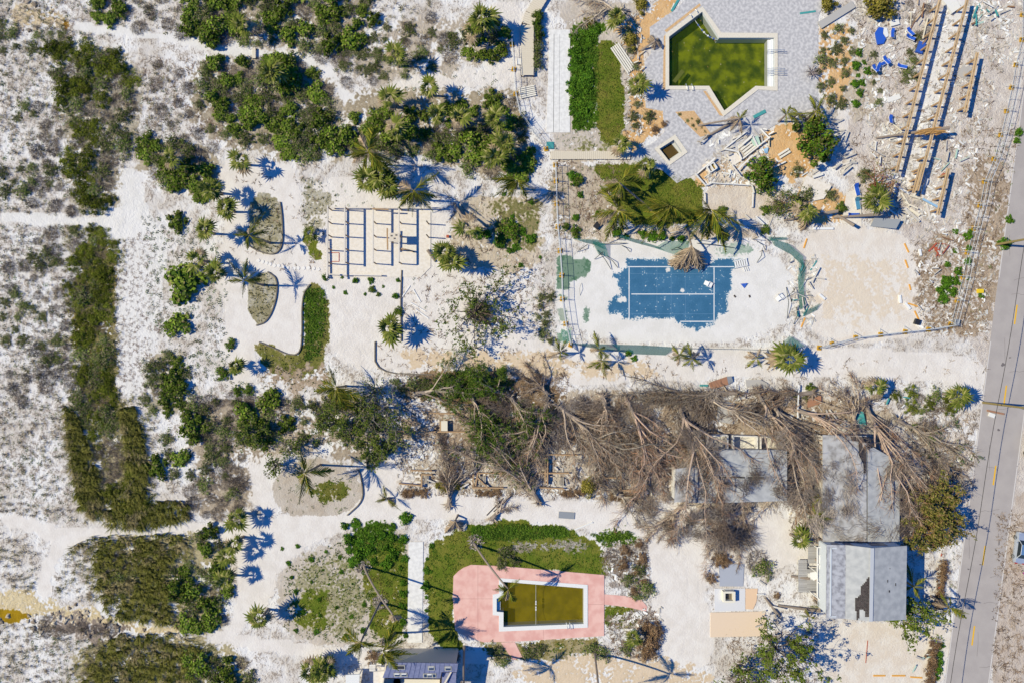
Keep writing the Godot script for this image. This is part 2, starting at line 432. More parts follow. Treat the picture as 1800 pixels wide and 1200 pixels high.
		[[1102, 462, 1107, 453, 1162, 453, 1175, 460, 1185, 467, 1205, 472, 1225, 470, 1245, 468, 1256, 462, 1262, 453, 1318, 453, 1305, 463, 1292, 467, 1282, 478, 1285, 495, 1288, 505, 1278, 520, 1278, 540, 1275, 548, 1262, 556, 1255, 567, 1240, 578, 1225, 580, 1205, 575, 1195, 565, 1180, 562, 1165, 559, 1140, 557, 1135, 563, 1105, 563, 1090, 553, 1083, 545, 1080, 555, 1067, 553, 1068, 545, 1075, 530, 1080, 520, 1095, 517, 1088, 503, 1085, 488, 1078, 485, 1085, 477, 1097, 475], [[72, 122, 160], [60, 110, 148]], 0.5, 1.0, 0.1],
		[[970, 440, 1050, 445, 1050, 600, 975, 600], white, 1.8, 0.45, 0.1, 0.25],
		[[1085, 482, 1112, 478, 1116, 486, 1092, 490], white, 0.8, 0.9, 0.2],
		[[1094, 502, 1108, 506, 1104, 512, 1092, 508], white, 0.8, 0.9, 0.2],
		[[1088, 523, 1102, 523, 1102, 531, 1088, 530], white, 0.6, 0.9, 0.2],
		[[1106, 512, 1118, 516, 1114, 521, 1106, 520], white, 0.8, 0.85, 0.2],
		[[1130, 522, 1134, 524, 1137, 532, 1132, 530], white, 0.4, 0.9, 0.2],
		[[1196, 508, 1206, 508, 1204, 514, 1196, 513], white, 0.4, 0.9, 0.2],
		[[1115, 472, 1127, 472, 1125, 477, 1115, 477], white, 0.5, 0.8, 0.2],
		[[1173, 472, 1180, 473, 1178, 478, 1172, 477], white, 0.4, 0.9, 0.2],
	]

func rounded(a: Array) -> Array:   # cuts the corners of an outline twice
	var b := a
	for r in 2:
		var c := []
		var n := b.size() / 2
		for k in n:
			var j := (k + 1) % n
			c.append_array([b[k * 2] * 0.75 + b[j * 2] * 0.25, b[k * 2 + 1] * 0.75 + b[j * 2 + 1] * 0.25, b[k * 2] * 0.25 + b[j * 2] * 0.75, b[k * 2 + 1] * 0.25 + b[j * 2 + 1] * 0.75])
		b = c
	return b

# wheel ruts and foot trails pressed into the sand: points of the line, width in texels, depth
const TRACKS := [[[660, 612, 760, 622, 900, 628, 1100, 634, 1400, 640, 1735, 648], 3, 26], [[660, 634, 760, 640, 900, 646, 1100, 652, 1400, 656, 1735, 662], 3, 26], [[600, 540, 612, 560, 622, 590, 640, 625], 2, 22], [[606, 538, 618, 558, 628, 588, 648, 622], 2, 22], [[590, 560, 605, 580, 625, 600, 655, 612], 2, 18], [[1410, 480, 1480, 520, 1560, 530, 1610, 500], 3, 20], [[1420, 560, 1500, 500, 1560, 450, 1600, 420], 3, 20], [[1430, 570, 1510, 510, 1570, 460, 1610, 430], 3, 20], [[440, 930, 600, 905, 760, 890, 1000, 895, 1200, 930, 1230, 1040, 1220, 1160], 3, 20], [[440, 945, 600, 918, 760, 902, 1000, 907, 1180, 940, 1212, 1040, 1200, 1160], 3, 20], [[1690, 600, 1760, 250, 1790, 60], 4, 26], [[1680, 560, 1735, 290, 1760, 40], 4, 26], [[1745, 1200, 1765, 1050, 1790, 850], 4, 26], [[1755, 1200, 1775, 1050, 1800, 850], 4, 26], [[820, 470, 850, 480, 880, 470, 900, 480], 2, 20], [[830, 480, 856, 490, 884, 480, 905, 490], 2, 20], [[840, 490, 862, 500, 890, 490, 910, 500], 2, 20], [[1640, 120, 1610, 250, 1590, 380], 3, 18], [[1500, 60, 1490, 150, 1485, 230, 1490, 300], 5, -16], [[230, 300, 225, 400, 215, 550, 225, 690], 4, 14], [[245, 300, 240, 400, 235, 550, 240, 690], 4, 14]]

func press_tracks(col: PackedByteArray, hb: PackedByteArray, nB: PackedByteArray, nF: PackedByteArray) -> void:
	for tr in TRACKS:
		var cv := Curve2D.new()
		var a: Array = tr[0]
		for k in range(0, a.size(), 2):
			var q := Vector2((a[k] - GX) / TS, (a[k + 1] - GY) / TS)
			var m := Vector2.ZERO
			if k >= 2 and k + 3 < a.size(): m = Vector2(a[k + 2] - a[k - 2], a[k + 3] - a[k - 1]) / TS / 6.0
			cv.add_point(q, -m, m)
		for q in cv.tessellate_even_length(6, 1.0):
			var w: int = tr[1]
			for dy in range(-w, w + 1):
				for dx in range(-w, w + 1):
					var d := sqrt(float(dx * dx + dy * dy)) / w
					if d > 1.0: continue
					var x := int(q.x) + dx
					var y := int(q.y) + dy
					if x < 0 or y < 0 or x >= GW or y >= GH: continue
					var i := y * GW + x
					if nB[i] < 90: continue
					hb[i] = clampi(int(lerpf(hb[i], 128 - tr[2] * (1.0 - d) + (nF[i] - 128) * 0.2, 0.35)), 0, 255)

func build_ground() -> void:
	var nA := noise_bytes(0.16, 11, 3)
	var nB := noise_bytes(0.045, 12, 4)
	var nC := noise_bytes(0.012, 13, 4)
	var nF := noise_bytes(0.42, 14, 2)
	var size := GW * GH
	var col := PackedByteArray()
	col.resize(size * 3)
	var hb := PackedByteArray()
	hb.resize(size)
	var w1 := px8([238, 235, 234])
	var w2 := px8([208, 199, 190])
	var sp := px8([150, 136, 124])
	for i in size:
		var t := clampf((nC[i] * 0.7 + nB[i] * 0.5 + nA[i] * 0.15 - 120.0) / 110.0, 0.0, 1.0)
		var s := clampf((nF[i] * 0.6 + nA[i] * 0.4 + nB[i] * 0.5 - 220.0) / 22.0, 0.0, 0.7)
		var r: float = w1[0] + (w2[0] - w1[0]) * t
		var g: float = w1[1] + (w2[1] - w1[1]) * t
		var b: float = w1[2] + (w2[2] - w1[2]) * t
		col[i * 3] = int(r + (sp[0] - r) * s)
		col[i * 3 + 1] = int(g + (sp[1] - g) * s)
		col[i * 3 + 2] = int(b + (sp[2] - b) * s)
		hb[i] = clampi(128 + int((nA[i] - 128) * 0.28 + (nF[i] - 128) * 0.3 + (nB[i] - 128) * 0.5), 0, 255)
	for L in ground_layers():
		var a: Array = rounded(L[0]) if L[2] > 0.3 else L[0]
		var x0 := 1e9
		var x1 := -1e9
		var y0 := 1e9
		var y1 := -1e9
		var pts := PackedVector2Array()
		for k in range(0, a.size(), 2):
			var q := Vector2((a[k] - GX) / TS, (a[k + 1] - GY) / TS)
			pts.append(q)
			x0 = minf(x0, q.x); x1 = maxf(x1, q.x); y0 = minf(y0, q.y); y1 = maxf(y1, q.y)
		var pad := 24
		var bx := maxi(int(x0) - pad, 0)
		var by := maxi(int(y0) - pad, 0)
		var bw := mini(int(x1) + pad, GW) - bx
		var bh := mini(int(y1) + pad, GH) - by
		if bw < 4 or bh < 4: continue
		var im := Image.create(bw, bh, false, Image.FORMAT_L8)
		for y in bh:
			var yy := y + by + 0.5
			var xs := []
			for k in pts.size():
				var p := pts[k]
				var q := pts[(k + 1) % pts.size()]
				if (p.y <= yy) != (q.y <= yy):
					xs.append(p.x + (yy - p.y) / (q.y - p.y) * (q.x - p.x))
			xs.sort()
			for k in range(0, xs.size() - 1, 2):
				var sx := maxi(int(round(xs[k])) - bx, 0)
				var ex := mini(int(round(xs[k + 1])) - bx, bw)
				if ex > sx: im.fill_rect(Rect2i(sx, y, ex - sx, 1), Color.WHITE)
		var ragged: float = L[2]
		var sf := 3.0 + ragged * 7.0
		im.resize(maxi(int(bw / sf), 2), maxi(int(bh / sf), 2), Image.INTERPOLATE_TRILINEAR)
		im.resize(bw, bh, Image.INTERPOLATE_CUBIC)
		var mk := im.get_data()
		var c1 := px8(L[1][0])
		var c2 := px8(L[1][1])
		var thr: float = 128.0 + (1.0 - L[3]) * 105.0
		var ea := 0.35 + ragged * 0.75
		var eb := ragged * 1.1
		var ec := maxf(ragged - 0.5, 0.0) * 1.1
		var ef := 1.1 if ragged == 0.5 and L[4] == 0.1 else 0.3
		var relief: float = L[4]
		var top: float = L[5] if L.size() > 5 else 1.0
		var sl := 26.0 if ragged < 1.1 else 26.0 + (ragged - 1.0) * 90.0
		for y in bh:
			var o := (y + by) * GW + bx
			var m0 := y * bw
			for x in bw:
				var mv := mk[m0 + x]
				if mv < 12: continue
				var i := o + x
				var al := (mv + (nA[i] - 128) * ea + (nB[i] - 128) * eb + (nF[i] - 128) * ef + (nC[i] - 128) * ec - thr) / sl + 0.5
				if al <= 0.0: continue
				al = minf(al, top)
				var t := clampf((nB[i] * 0.5 + nF[i] * 0.45 + nC[i] * 0.3 - 118.0) / 80.0, 0.0, 1.0)
				var j := i * 3
				col[j] = int(col[j] + (c1[0] + (c2[0] - c1[0]) * t - col[j]) * al)
				col[j + 1] = int(col[j + 1] + (c1[1] + (c2[1] - c1[1]) * t - col[j + 1]) * al)
				col[j + 2] = int(col[j + 2] + (c1[2] + (c2[2] - c1[2]) * t - col[j + 2]) * al)
				hb[i] = clampi(int(hb[i] + (128.0 + ((nA[i] - 128) * 0.25 + (nF[i] - 128) * 0.3 + (nB[i] - 128) * 0.3) * relief - hb[i]) * al), 0, 255)
	press_tracks(col, hb, nB, nF)
	var img := Image.create_from_data(GW, GH, false, Image.FORMAT_RGB8, col)
	ground_tex = ImageTexture.create_from_image(img)
	var hi := Image.create_from_data(GW, GH, false, Image.FORMAT_L8, hb)
	hi.convert(Image.FORMAT_RGBA8)
	hi.bump_map_to_normal_map(2.2)
	ground_nrm = ImageTexture.create_from_image(hi)
	var gm := StandardMaterial3D.new()
	gm.albedo_texture = ground_tex
	gm.normal_enabled = true
	gm.normal_texture = ground_nrm
	gm.roughness = 0.95
	gm.metallic_specular = 0.2
	M["ground"] = gm
	# the sheet is left open where the three pools are sunk into it
	var holes := [poly(STAR_OUT), poly(SPA_OUT), poly(PINK_OUT)]
	var mb := MB.new()
	var step := 30.0
	var y := GY
	while y < 1259.0:
		var x := GX
		while x < 1889.0:
			var sub := 1
			var cell := PackedVector2Array([G(x, y), G(x + step, y), G(x + step, y + step), G(x, y + step)])
			for hq in holes:
				if Geometry2D.intersect_polygons(cell, hq).size() > 0: sub = 6
			var st := step / sub
			for sy in sub:
				for sx in sub:
					var ax := x + sx * st
					var ay := y + sy * st
					var c2 := PackedVector2Array([G(ax, ay), G(ax + st, ay), G(ax + st, ay + st), G(ax, ay + st)])
					var open := false
					if sub > 1:
						for hq in holes:
							if Geometry2D.intersect_polygons(c2, hq).size() > 0: open = true
					if open: continue
					ground_quad(mb, ax, ay, st)
			x += step
		y += step
	var g := struct(mb.mesh(), "ground", gm)
	g.set_meta("label", "white beach sand with lawns and bare soil patches")
	var far := MB.new()
	var fx := 400.0
	var a0 := G(GX, GY)
	var a1 := G(1890.0, 1260.0)
	for q in [[-fx, -fx, fx, a0.y], [-fx, a1.y, fx, fx], [-fx, a0.y, a0.x, a1.y], [a1.x, a0.y, fx, a1.y]]:
		far.quad(Vector3(q[0], 0, q[1]), Vector3(q[2], 0, q[1]), Vector3(q[2], 0, q[3]), Vector3(q[0], 0, q[3]), Color.WHITE)
	struct(far.mesh(), "terrain", M.outer_sand)

func ground_quad(mb: MB, x: float, y: float, st: float) -> void:
	mb.quad(P(x, y), P(x + st, y), P(x + st, y + st), P(x, y + st), Color.WHITE)
	var u := func(ax: float, ay: float) -> Vector2: return Vector2((ax - GX) / (TS * GW), (ay - GY) / (TS * GH))
	for q in [[x, y], [x + st, y], [x + st, y + st], [x, y], [x + st, y + st], [x, y + st]]:
		mb.u.append(u.call(q[0], q[1]))

# ---------------------------------------------------------------- pools, decks, road, court, walks
const STAR_OUT := [1235, 12, 1268, 58, 1367, 59, 1367, 160, 1333, 158, 1272, 205, 1242, 158, 1170, 158, 1170, 60]
const STAR_IN := [1234.5, 21, 1264, 67, 1361, 67, 1361, 153, 1328, 151.5, 1273, 195, 1246.5, 151.5, 1176, 151.5, 1176, 65]
const SPA_OUT := [1187, 237, 1209, 268, 1177, 291, 1151, 262]
const SPA_IN := [1184.5, 246, 1199, 267, 1176, 283.5, 1159, 262]
const PINK_OUT := [877, 1015, 1033, 1027, 1033, 1102, 877, 1109, 877, 1081, 866, 1080, 866, 1044, 877, 1042]
const PINK_IN := [885, 1021.5, 1026, 1033, 1026, 1095.5, 885, 1101, 885, 1075, 873, 1074, 873, 1051, 885, 1050]
const STAR_DECK := [1133, 108, 1144, 95, 1142, 48, 1190, 15, 1212, -10, 1456, -10, 1438, 30, 1438, 172, 1440, 186, 1390, 205, 1345, 230, 1280, 275, 1190, 322, 1165, 300, 1110, 281, 1110, 270, 1150, 250, 1168, 232, 1165, 195, 1135, 190]
const PINK_DECK := [797, 1012, 806, 1003, 815, 997, 828, 992, 880, 994, 1062, 1010, 1062, 1117, 905, 1127, 850, 1128, 830, 1122, 812, 1114, 800, 1107, 796, 1050]

func holed(outer: PackedVector2Array, holes: Array) -> PackedVector2Array:
	var o := outer
	if not Geometry2D.is_polygon_clockwise(o): o.reverse()
	for hq in holes:
		var hp: PackedVector2Array = hq
		if Geometry2D.is_polygon_clockwise(hp): hp.reverse()
		var best := 1e9
		var bi := 0
		var bj := 0
		for i in o.size():
			for j in hp.size():
				var d := o[i].distance_to(hp[j])
				if d < best:
					best = d
					bi = i
					bj = j
		var r := PackedVector2Array()
		for i in bi + 1: r.append(o[i])
		for j in hp.size(): r.append(hp[(bj + j) % hp.size()])
		var e := (hp[bj] - o[bi]).orthogonal().normalized() * 0.002
		var prev := hp[(bj + hp.size() - 1) % hp.size()]
		r.append(hp[bj] + (prev - hp[bj]).normalized() * 0.003)
		r.append(o[bi] + (o[(bi + 1) % o.size()] - o[bi]).normalized() * 0.003)
		for i in range(bi + 1, o.size()): r.append(o[i])
		o = r
	return o

func pool(called: String, label: String, out_a: Array, in_a: Array, water_y: float, floor_y: float, water: Material, floor_m: Material, wall_col: Color, coping_m: Material) -> Node3D:
	var t := thing(called, label, "pool")
	var o := poly(out_a)
	var i := poly(in_a)
	var mb := MB.new()
	mb.ring(o, i, 0.16, Color.WHITE)
	mb.wall(o, -0.1, 0.16, Color.WHITE)
	part(mb.mesh(), "coping", coping_m, t)
	mb = MB.new()
	mb.wall(i, floor_y, 0.155, wall_col)
	part(mb.mesh(), "pool_wall", M.vcol, t)
	mb = MB.new()
	mb.prism(i, 0, floor_y, Color.WHITE, false)
	part(mb.mesh(), "pool_floor", floor_m, t)
	mb = MB.new()
	mb.prism(i, 0, water_y, Color.WHITE, false)
	part(mb.mesh(), "water", water, t)
	return t

func rail(t: Node3D, called: String, a: Vector3, b: Vector3, hh: float) -> void:
	var mb := MB.new()
	var m := (a + b) * 0.5
	mb.tube([a - Vector3(0, 0.2, 0), a + Vector3(0, hh * 0.8, 0), m + Vector3(0, hh, 0), b + Vector3(0, hh * 0.7, 0), b - Vector3(0, 0.5, 0)], [0.045, 0.045, 0.045, 0.045, 0.045], 5, C(236, 238, 240))
	part(mb.mesh(), called, M.metal, t)

func water_mat(c: Color, a: float) -> StandardMaterial3D:
	var w := StandardMaterial3D.new()
	var s := c.linear_to_srgb()
	w.albedo_color = Color(s.r, s.g, s.b, a)
	w.transparency = BaseMaterial3D.TRANSPARENCY_ALPHA
	w.roughness = 0.06
	w.metallic_specular = 0.22
	return w

func build_structures() -> void:
	# decks
	var mb := MB.new()
	mb.prism(holed(poly(STAR_DECK), [poly(STAR_OUT), poly(SPA_OUT)]), 0, 0.07, Color.WHITE, false)
	mb.wall(poly(STAR_DECK), -0.05, 0.07, Color.WHITE)
	struct(mb.mesh(), "paved_deck", M.paver)
	mb = MB.new()
	mb.prism(holed(poly(PINK_DECK), [poly(PINK_OUT)]), 0, 0.09, Color.WHITE, false)
	mb.wall(poly(PINK_DECK), -0.05, 0.09, Color.WHITE)
	var pd := struct(mb.mesh(), "pink_deck", M.pink)
	for a in [[1062.5, 1044, 1100, 1047, 1128, 1054, 1138, 1066, 1136, 1074, 1100, 1066, 1062.5, 1062], [880, 1128.5, 905, 1128, 918, 1154, 902, 1160]]:
		mb = MB.new()
		mb.prism(poly(a), -0.05, 0.05, Color.WHITE)
		part(mb.mesh(), "path", M.pink, pd)
	for e in [[797, 1052, 866, 1052], [1033, 1062, 1062, 1062], [950, 1000, 949, 1020], [955, 1105, 956, 1123], [840, 994, 840, 1125]]:
		mb = MB.new()
		mb.bar(P(e[0], e[1], 0.088), P(e[2], e[3], 0.088), 0.05, 0.01, C(196, 146, 138))
		part(mb.mesh(), "joint", M.vcol, pd)
	mb = MB.new()
	mb.prism(poly([1187, 197, 1220, 195, 1250, 236, 1231, 241, 1207, 218]), 0.0, 0.1, Color.WHITE)
	struct(mb.mesh(), "sand_bed", M.orange_sand)
	for a in [[1167, 64, 1169.6, 61, 1169.6, 158, 1165, 158], [1172, 57, 1232, 10, 1230, 6, 1168, 54], [1236, 160, 1241, 160, 1271, 204, 1265, 203]]:
		mb = MB.new()
		mb.prism(poly(a), 0.0, 0.085, Color.WHITE)
		struct(mb.mesh(), "sand_bed", M.orange_sand)
	# pools
	var floor_star := tex_mat(0.012, C(40, 70, 2), C(176, 186, 4), 15.0, 0.9, 31, 0.52, 5)
	var star := pool("swimming_pool", "star shaped pool with cream coping and murky green water", STAR_OUT, STAR_IN, -0.42, -1.7, water_mat(C(66, 84, 2), 0.38), floor_star, C(226, 230, 232), M.coping)
	mb = MB.new()
	mb.prism(poly([1351, 68, 1360.5, 68, 1360.5, 152.5, 1351, 152.5]), -1.6, -0.36, C(238, 240, 242))
	part(mb.mesh(), "step", M.vcol, star)
	mb = MB.new()
	mb.prism(poly([1356, 68, 1360.4, 68, 1360.4, 152.5, 1356, 152.5]), -0.36, -0.12, C(244, 246, 248))
	part(mb.mesh(), "step", M.vcol, star)
	for yy in [90.5, 93, 123, 126, 129, 132]:
		rail(star, "handrail", P(1348, yy, -0.1), P(1378, yy, 0.1), 0.75)
	for xx in [1205, 1215]:
		rail(star, "ladder_rail", P(xx, 149, 0.0), P(xx + 2, 159, 0.1), 0.5)
	for xx in [1216, 1226]:
		rail(star, "ladder_rail", P(xx, 24 + (1226 - xx) * 0.8, 0.0), P(xx - 4, 18 + (1226 - xx) * 0.8, 0.1), 0.4)
	mb = MB.new()
	var r0 := P(1222, 32, 0.0)
	var r1 := P(1263, 68, 0.0)
	var rp := []
	var rad := []
	for k in 13:
		var f := k / 12.0
		rp.append(r0.lerp(r1, f) + Vector3(0, -0.33 - 0.05 * sin(f * PI), 0.7 * sin(f * PI)))
		rad.append(0.035)
	mb.tube(rp, rad, 4, C(224, 228, 232))
	for k in [2, 4, 5, 7, 8, 10]:
		mb.box(Transform3D(Basis(), rp[k]), Vector3(0.22, 0.16, 0.22), C(240, 242, 246) if k % 2 else C(70, 100, 170))
	part(mb.mesh(), "lane_rope", M.vcol, star)
	var bits := MB.new()
	for k in 46:
		var c := inside(poly([1180, 70, 1232, 30, 1262, 70, 1345, 72, 1345, 148, 1325, 148, 1274, 188, 1248, 148, 1182, 146]), 1, 0.0)[0] as Vector2
		leaf_quad(bits, Vector3(c.x, -0.413, c.y), Vector3.UP, rr(0.04, 0.16), 0.5, [C(150, 120, 60), C(96, 110, 20), C(190, 180, 140)][k % 3])
	bits.box(Transform3D(Basis(Vector3.UP, 0.9), P(1193, 134, -0.42)), Vector3(2.2, 0.05, 0.6), C(92, 100, 30))
	var fl := part(bits.mesh(), "floating_scum", M.vcol, star)
	fl.set_meta("kind", "stuff")
	var spa := pool("spa_pool", "small square spa pool with cream coping and brown water", SPA_OUT, SPA_IN, -0.5, -1.1, water_mat(C(104, 84, 46), 0.75), sm3(C(80, 64, 30)), C(196, 200, 206), M.coping)
	mb = MB.new()
	var si := poly([1181, 250, 1195, 267, 1176, 280, 1163, 262])
	mb.ring(poly(SPA_IN), si, -0.44, C(210, 208, 200))
	mb.wall(si, -1.0, -0.44, C(210, 208, 200))
	part(mb.mesh(), "bench", M.vcol, spa)
	var floor_pink := tex_mat(0.012, C(126, 114, 2), C(176, 156, 4), 14.0, 0.9, 33)
	var pink := pool("swimming_pool", "rectangular pool with white coping and brownish green water in pink deck", PINK_OUT, PINK_IN, -0.5, -1.6, water_mat(C(112, 100, 2), 0.45), floor_pink, C(222, 222, 210), M.white)
	for q in [[873.5, 883.0, -0.2], [876.5, 884.5, -0.36]]:
		mb = MB.new()
		mb.prism(poly([q[0] - 0.0, 1051.5, q[0] + 3.0, 1051.5, q[0] + 3.0, 1073.5, q[0], 1073.5]), -1.4, q[2], C(240, 242, 242))
		part(mb.mesh(), "step", M.vcol, pink)
	mb = MB.new()
	mb.tube([P(942, 1027, 0.02), P(942, 1045, -0.42), P(942, 1080, -0.44), P(942, 1098, 0.02)], [0.03, 0.03, 0.03, 0.03], 4, C(190, 194, 190))
	for yy in [1057, 1061, 1067, 1071]:
		mb.box(Transform3D(Basis(), P(942, yy, -0.42)), Vector3(0.18, 0.16, 0.24), C(240, 240, 244))
	part(mb.mesh(), "lane_rope", M.vcol, pink)
	for xx in [995, 1001]:
		rail(pink, "ladder_rail", P(xx, 1092, 0.0), P(xx + 3, 1104, 0.1), 0.55)
	# white slide-like platform of the pink pool's ladder
	# road
	build_road()
	# tennis court paint
	mb = MB.new()
	var court := thing("tennis_court", "blue tennis court mostly buried under white washed in sand", "tennis court", "", P(1181, 517))
	for s in [[1103, 469, 1291, 469], [1106, 469, 1106, 563], [1255.5, 470, 1255.5, 566], [1110, 517, 1255, 517], [1196, 565, 1257, 565], [1258, 453.5, 1316, 453.5], [1104, 453.5, 1160, 453.5]]:
		var a := P(s[0], s[1])
		var b := P(s[2], s[3])
		mb = MB.new()
		var org := P(1181, 517)
		mb.bar(a - org + Vector3(0, 0.006, 0), b - org + Vector3(0, 0.006, 0), 0.1 if s[1] == 453.5 else 0.14, 0.006, C(232, 236, 240))
		part(mb.mesh(), "painted_line", M.vcol, court)
	for s in [[1108, 481, 1254, 481], [1108, 552, 1254, 552], [1155, 470, 1155, 552], [1180, 470, 1180, 558], [1205, 470, 1205, 558]]:
		var org := P(1181, 517)
		mb = MB.new()
		mb.bar(P(s[0], s[1]) - org + Vector3(0, 0.004, 0), P(s[2], s[3]) - org + Vector3(0, 0.004, 0), 0.04, 0.004, C(108, 150, 186))
		part(mb.mesh(), "painted_line", M.vcol, court)
	# concrete and wooden walks
	mb = MB.new()
	mb.prism(poly([966, 52, 1002, 52, 1002, 233, 960, 233]), -0.05, 0.06, Color.WHITE)
	var wk := struct(mb.mesh(), "concrete_path", M.concrete)
	for xx in [974.0, 984.0]:
		mb = MB.new()
		mb.bar(P(xx, 60, 0.062), P(xx - 1.0, 232, 0.062), 0.07 if xx < 980 else 0.03, 0.01, C(120, 118, 116))
		part(mb.mesh(), "joint", M.vcol, wk)
	mb = MB.new()
	mb.prism(poly([718, 952, 744, 952, 742, 1129, 716, 1129]), -0.05, 0.08, Color.WHITE)
	struct(mb.mesh(), "concrete_path", M.concrete)
	boardwalk("boardwalk", "cream boarded walkway beside the green hedge and long concrete strip", [[955, -10], [934, 24], [927, 42]], 21.0, 0.5)
	boardwalk("boardwalk", "cream boarded landing with dark end board next to loose railing", [[927, 44], [927, 132]], 22.0, 0.6)
	boardwalk("boardwalk", "short cream boarded walkway leading to the paved deck", [[968, 273], [1108, 273]], 14.0, 0.3)
	boardwalk("foot_bridge", "small wooden footbridge across the sandy dune path", [[443, 93], [449, 93]], 19.0, 0.35)
	foundation()
	# garden kerbs
	for e in [["low dark kerb round the dry bed north of the stepping stones", [492, 355, 496, 385, 497, 430, 485, 448, 460, 445, 432, 430, 430, 410]],
			["low dark kerb round the dry bed south of the stepping stones", [470, 478, 488, 490, 485, 530, 470, 565, 450, 572]],
			["curved dark kerb between sand drive and green strip", [455, 601, 480, 611, 505, 623, 525, 623, 531, 600, 530, 520, 545, 500]],
			["low brick kerb round the oval soil bed with coconut palm", [630, 825, 637, 850, 638, 880, 610, 905]],
			["straight dark kerb running south from the pile foundation", [706, 475, 704, 520, 705, 600]],
			["short kerb at the corner of the levelled sand yard", [659, 600, 659, 655, 760, 658]]]:
		var cb := MB.new()
		var pa: Array = eased(e[1])
		for k in range(0, pa.size() - 2, 2):
			cb.bar(P(pa[k], pa[k + 1], 0.08), P(pa[k + 2], pa[k + 3], 0.08), 0.16, 0.28, C(120, 110, 100))
		single(cb.mesh(), "garden_kerb", M.vcol, e[0], "kerb")
	# stepping stones
	for q in [[15, 632], [45, 642], [72, 650], [97, 658], [128, 668], [157, 668], [195, 677], [220, 684], [268, 686], [295, 686], [333, 686], [368, 684], [404, 688], [437, 694]]:
		var cb := MB.new()
		var ring := PackedVector2Array()
		for k in 14: ring.append(Vector2(cos(TAU * k / 14), sin(TAU * k / 14)) * rr(0.24, 0.29))
		cb.prism(ring, -0.02, 0.07, C(246, 242, 238))
		var o := single(cb.mesh(), "stepping_stone", M.vcol, "round white stepping stone in the row to the pile foundation", "stepping stone", "stepping stones across the sand")
		o.position = P(450 + q[0] / 4.0, 300 + q[1] / 4.0)

func eased(a: Array) -> Array:   # cuts the corners of an open line twice, ends kept
	var b := a
	for r in 2:
		var c := [b[0], b[1]]
		for k in range(0, b.size() - 2, 2):
			c.append_array([b[k] * 0.75 + b[k + 2] * 0.25, b[k + 1] * 0.75 + b[k + 3] * 0.25, b[k] * 0.25 + b[k + 2] * 0.75, b[k + 1] * 0.25 + b[k + 3] * 0.75])
		c.append_array([b[-2], b[-1]])
		b = c
	return b

func boardwalk(called: String, label: String, path: Array, width_px: float, hh: float) -> void:
	var a0: Array = path[0]
	var t := thing(called, label, "boardwalk", "", P(a0[0], a0[1]))
	var org := P(a0[0], a0[1])
	var w := width_px / K
	for k in path.size() - 1:
		var a := P(path[k][0], path[k][1], hh) - org
		var b := P(path[k + 1][0], path[k + 1][1], hh) - org
		var d := (b - a).normalized()
		var l := a.distance_to(b)
		var z := d.cross(Vector3.UP).normalized()
		for s in [-1, 1]:
			var mb := MB.new()
			mb.bar(a + z * s * (w * 0.5 - 0.1) - Vector3(0, 0.12, 0), b + z * s * (w * 0.5 - 0.1) - Vector3(0, 0.12, 0), 0.1, 0.2, C(150, 128, 100))
			part(mb.mesh(), "joist", M.vcol, t)
		var n := maxi(int(l / 0.3), 1)
		for i in n:
			var pm := MB.new()
			pm.box(Transform3D(Basis(d, Vector3.UP, z), a + d * ((i + 0.5) * l / n)), Vector3(l / n - 0.025, 0.05, w + rr(-0.05, 0.05)), Color.WHITE)
			part(pm.mesh(), "plank", M.deckwood, t)
		for s in [-1, 1]:
			for i in maxi(int(l / 2.5), 1) + 1:
				var mb := MB.new()
				var q: Vector3 = a + d * (i * l / maxi(int(l / 2.5), 1)) + z * s * (w * 0.5 - 0.1)
				mb.box(Transform3D(Basis(), Vector3(q.x, (hh - 0.25) * 0.5 - 0.05, q.z)), Vector3(0.14, hh - 0.1, 0.14), C(140, 118, 92))
				part(mb.mesh(), "post", M.vcol, t)

func road_x(y: float) -> float:
	return 1770.0 - (y - 677.0) * 0.1327

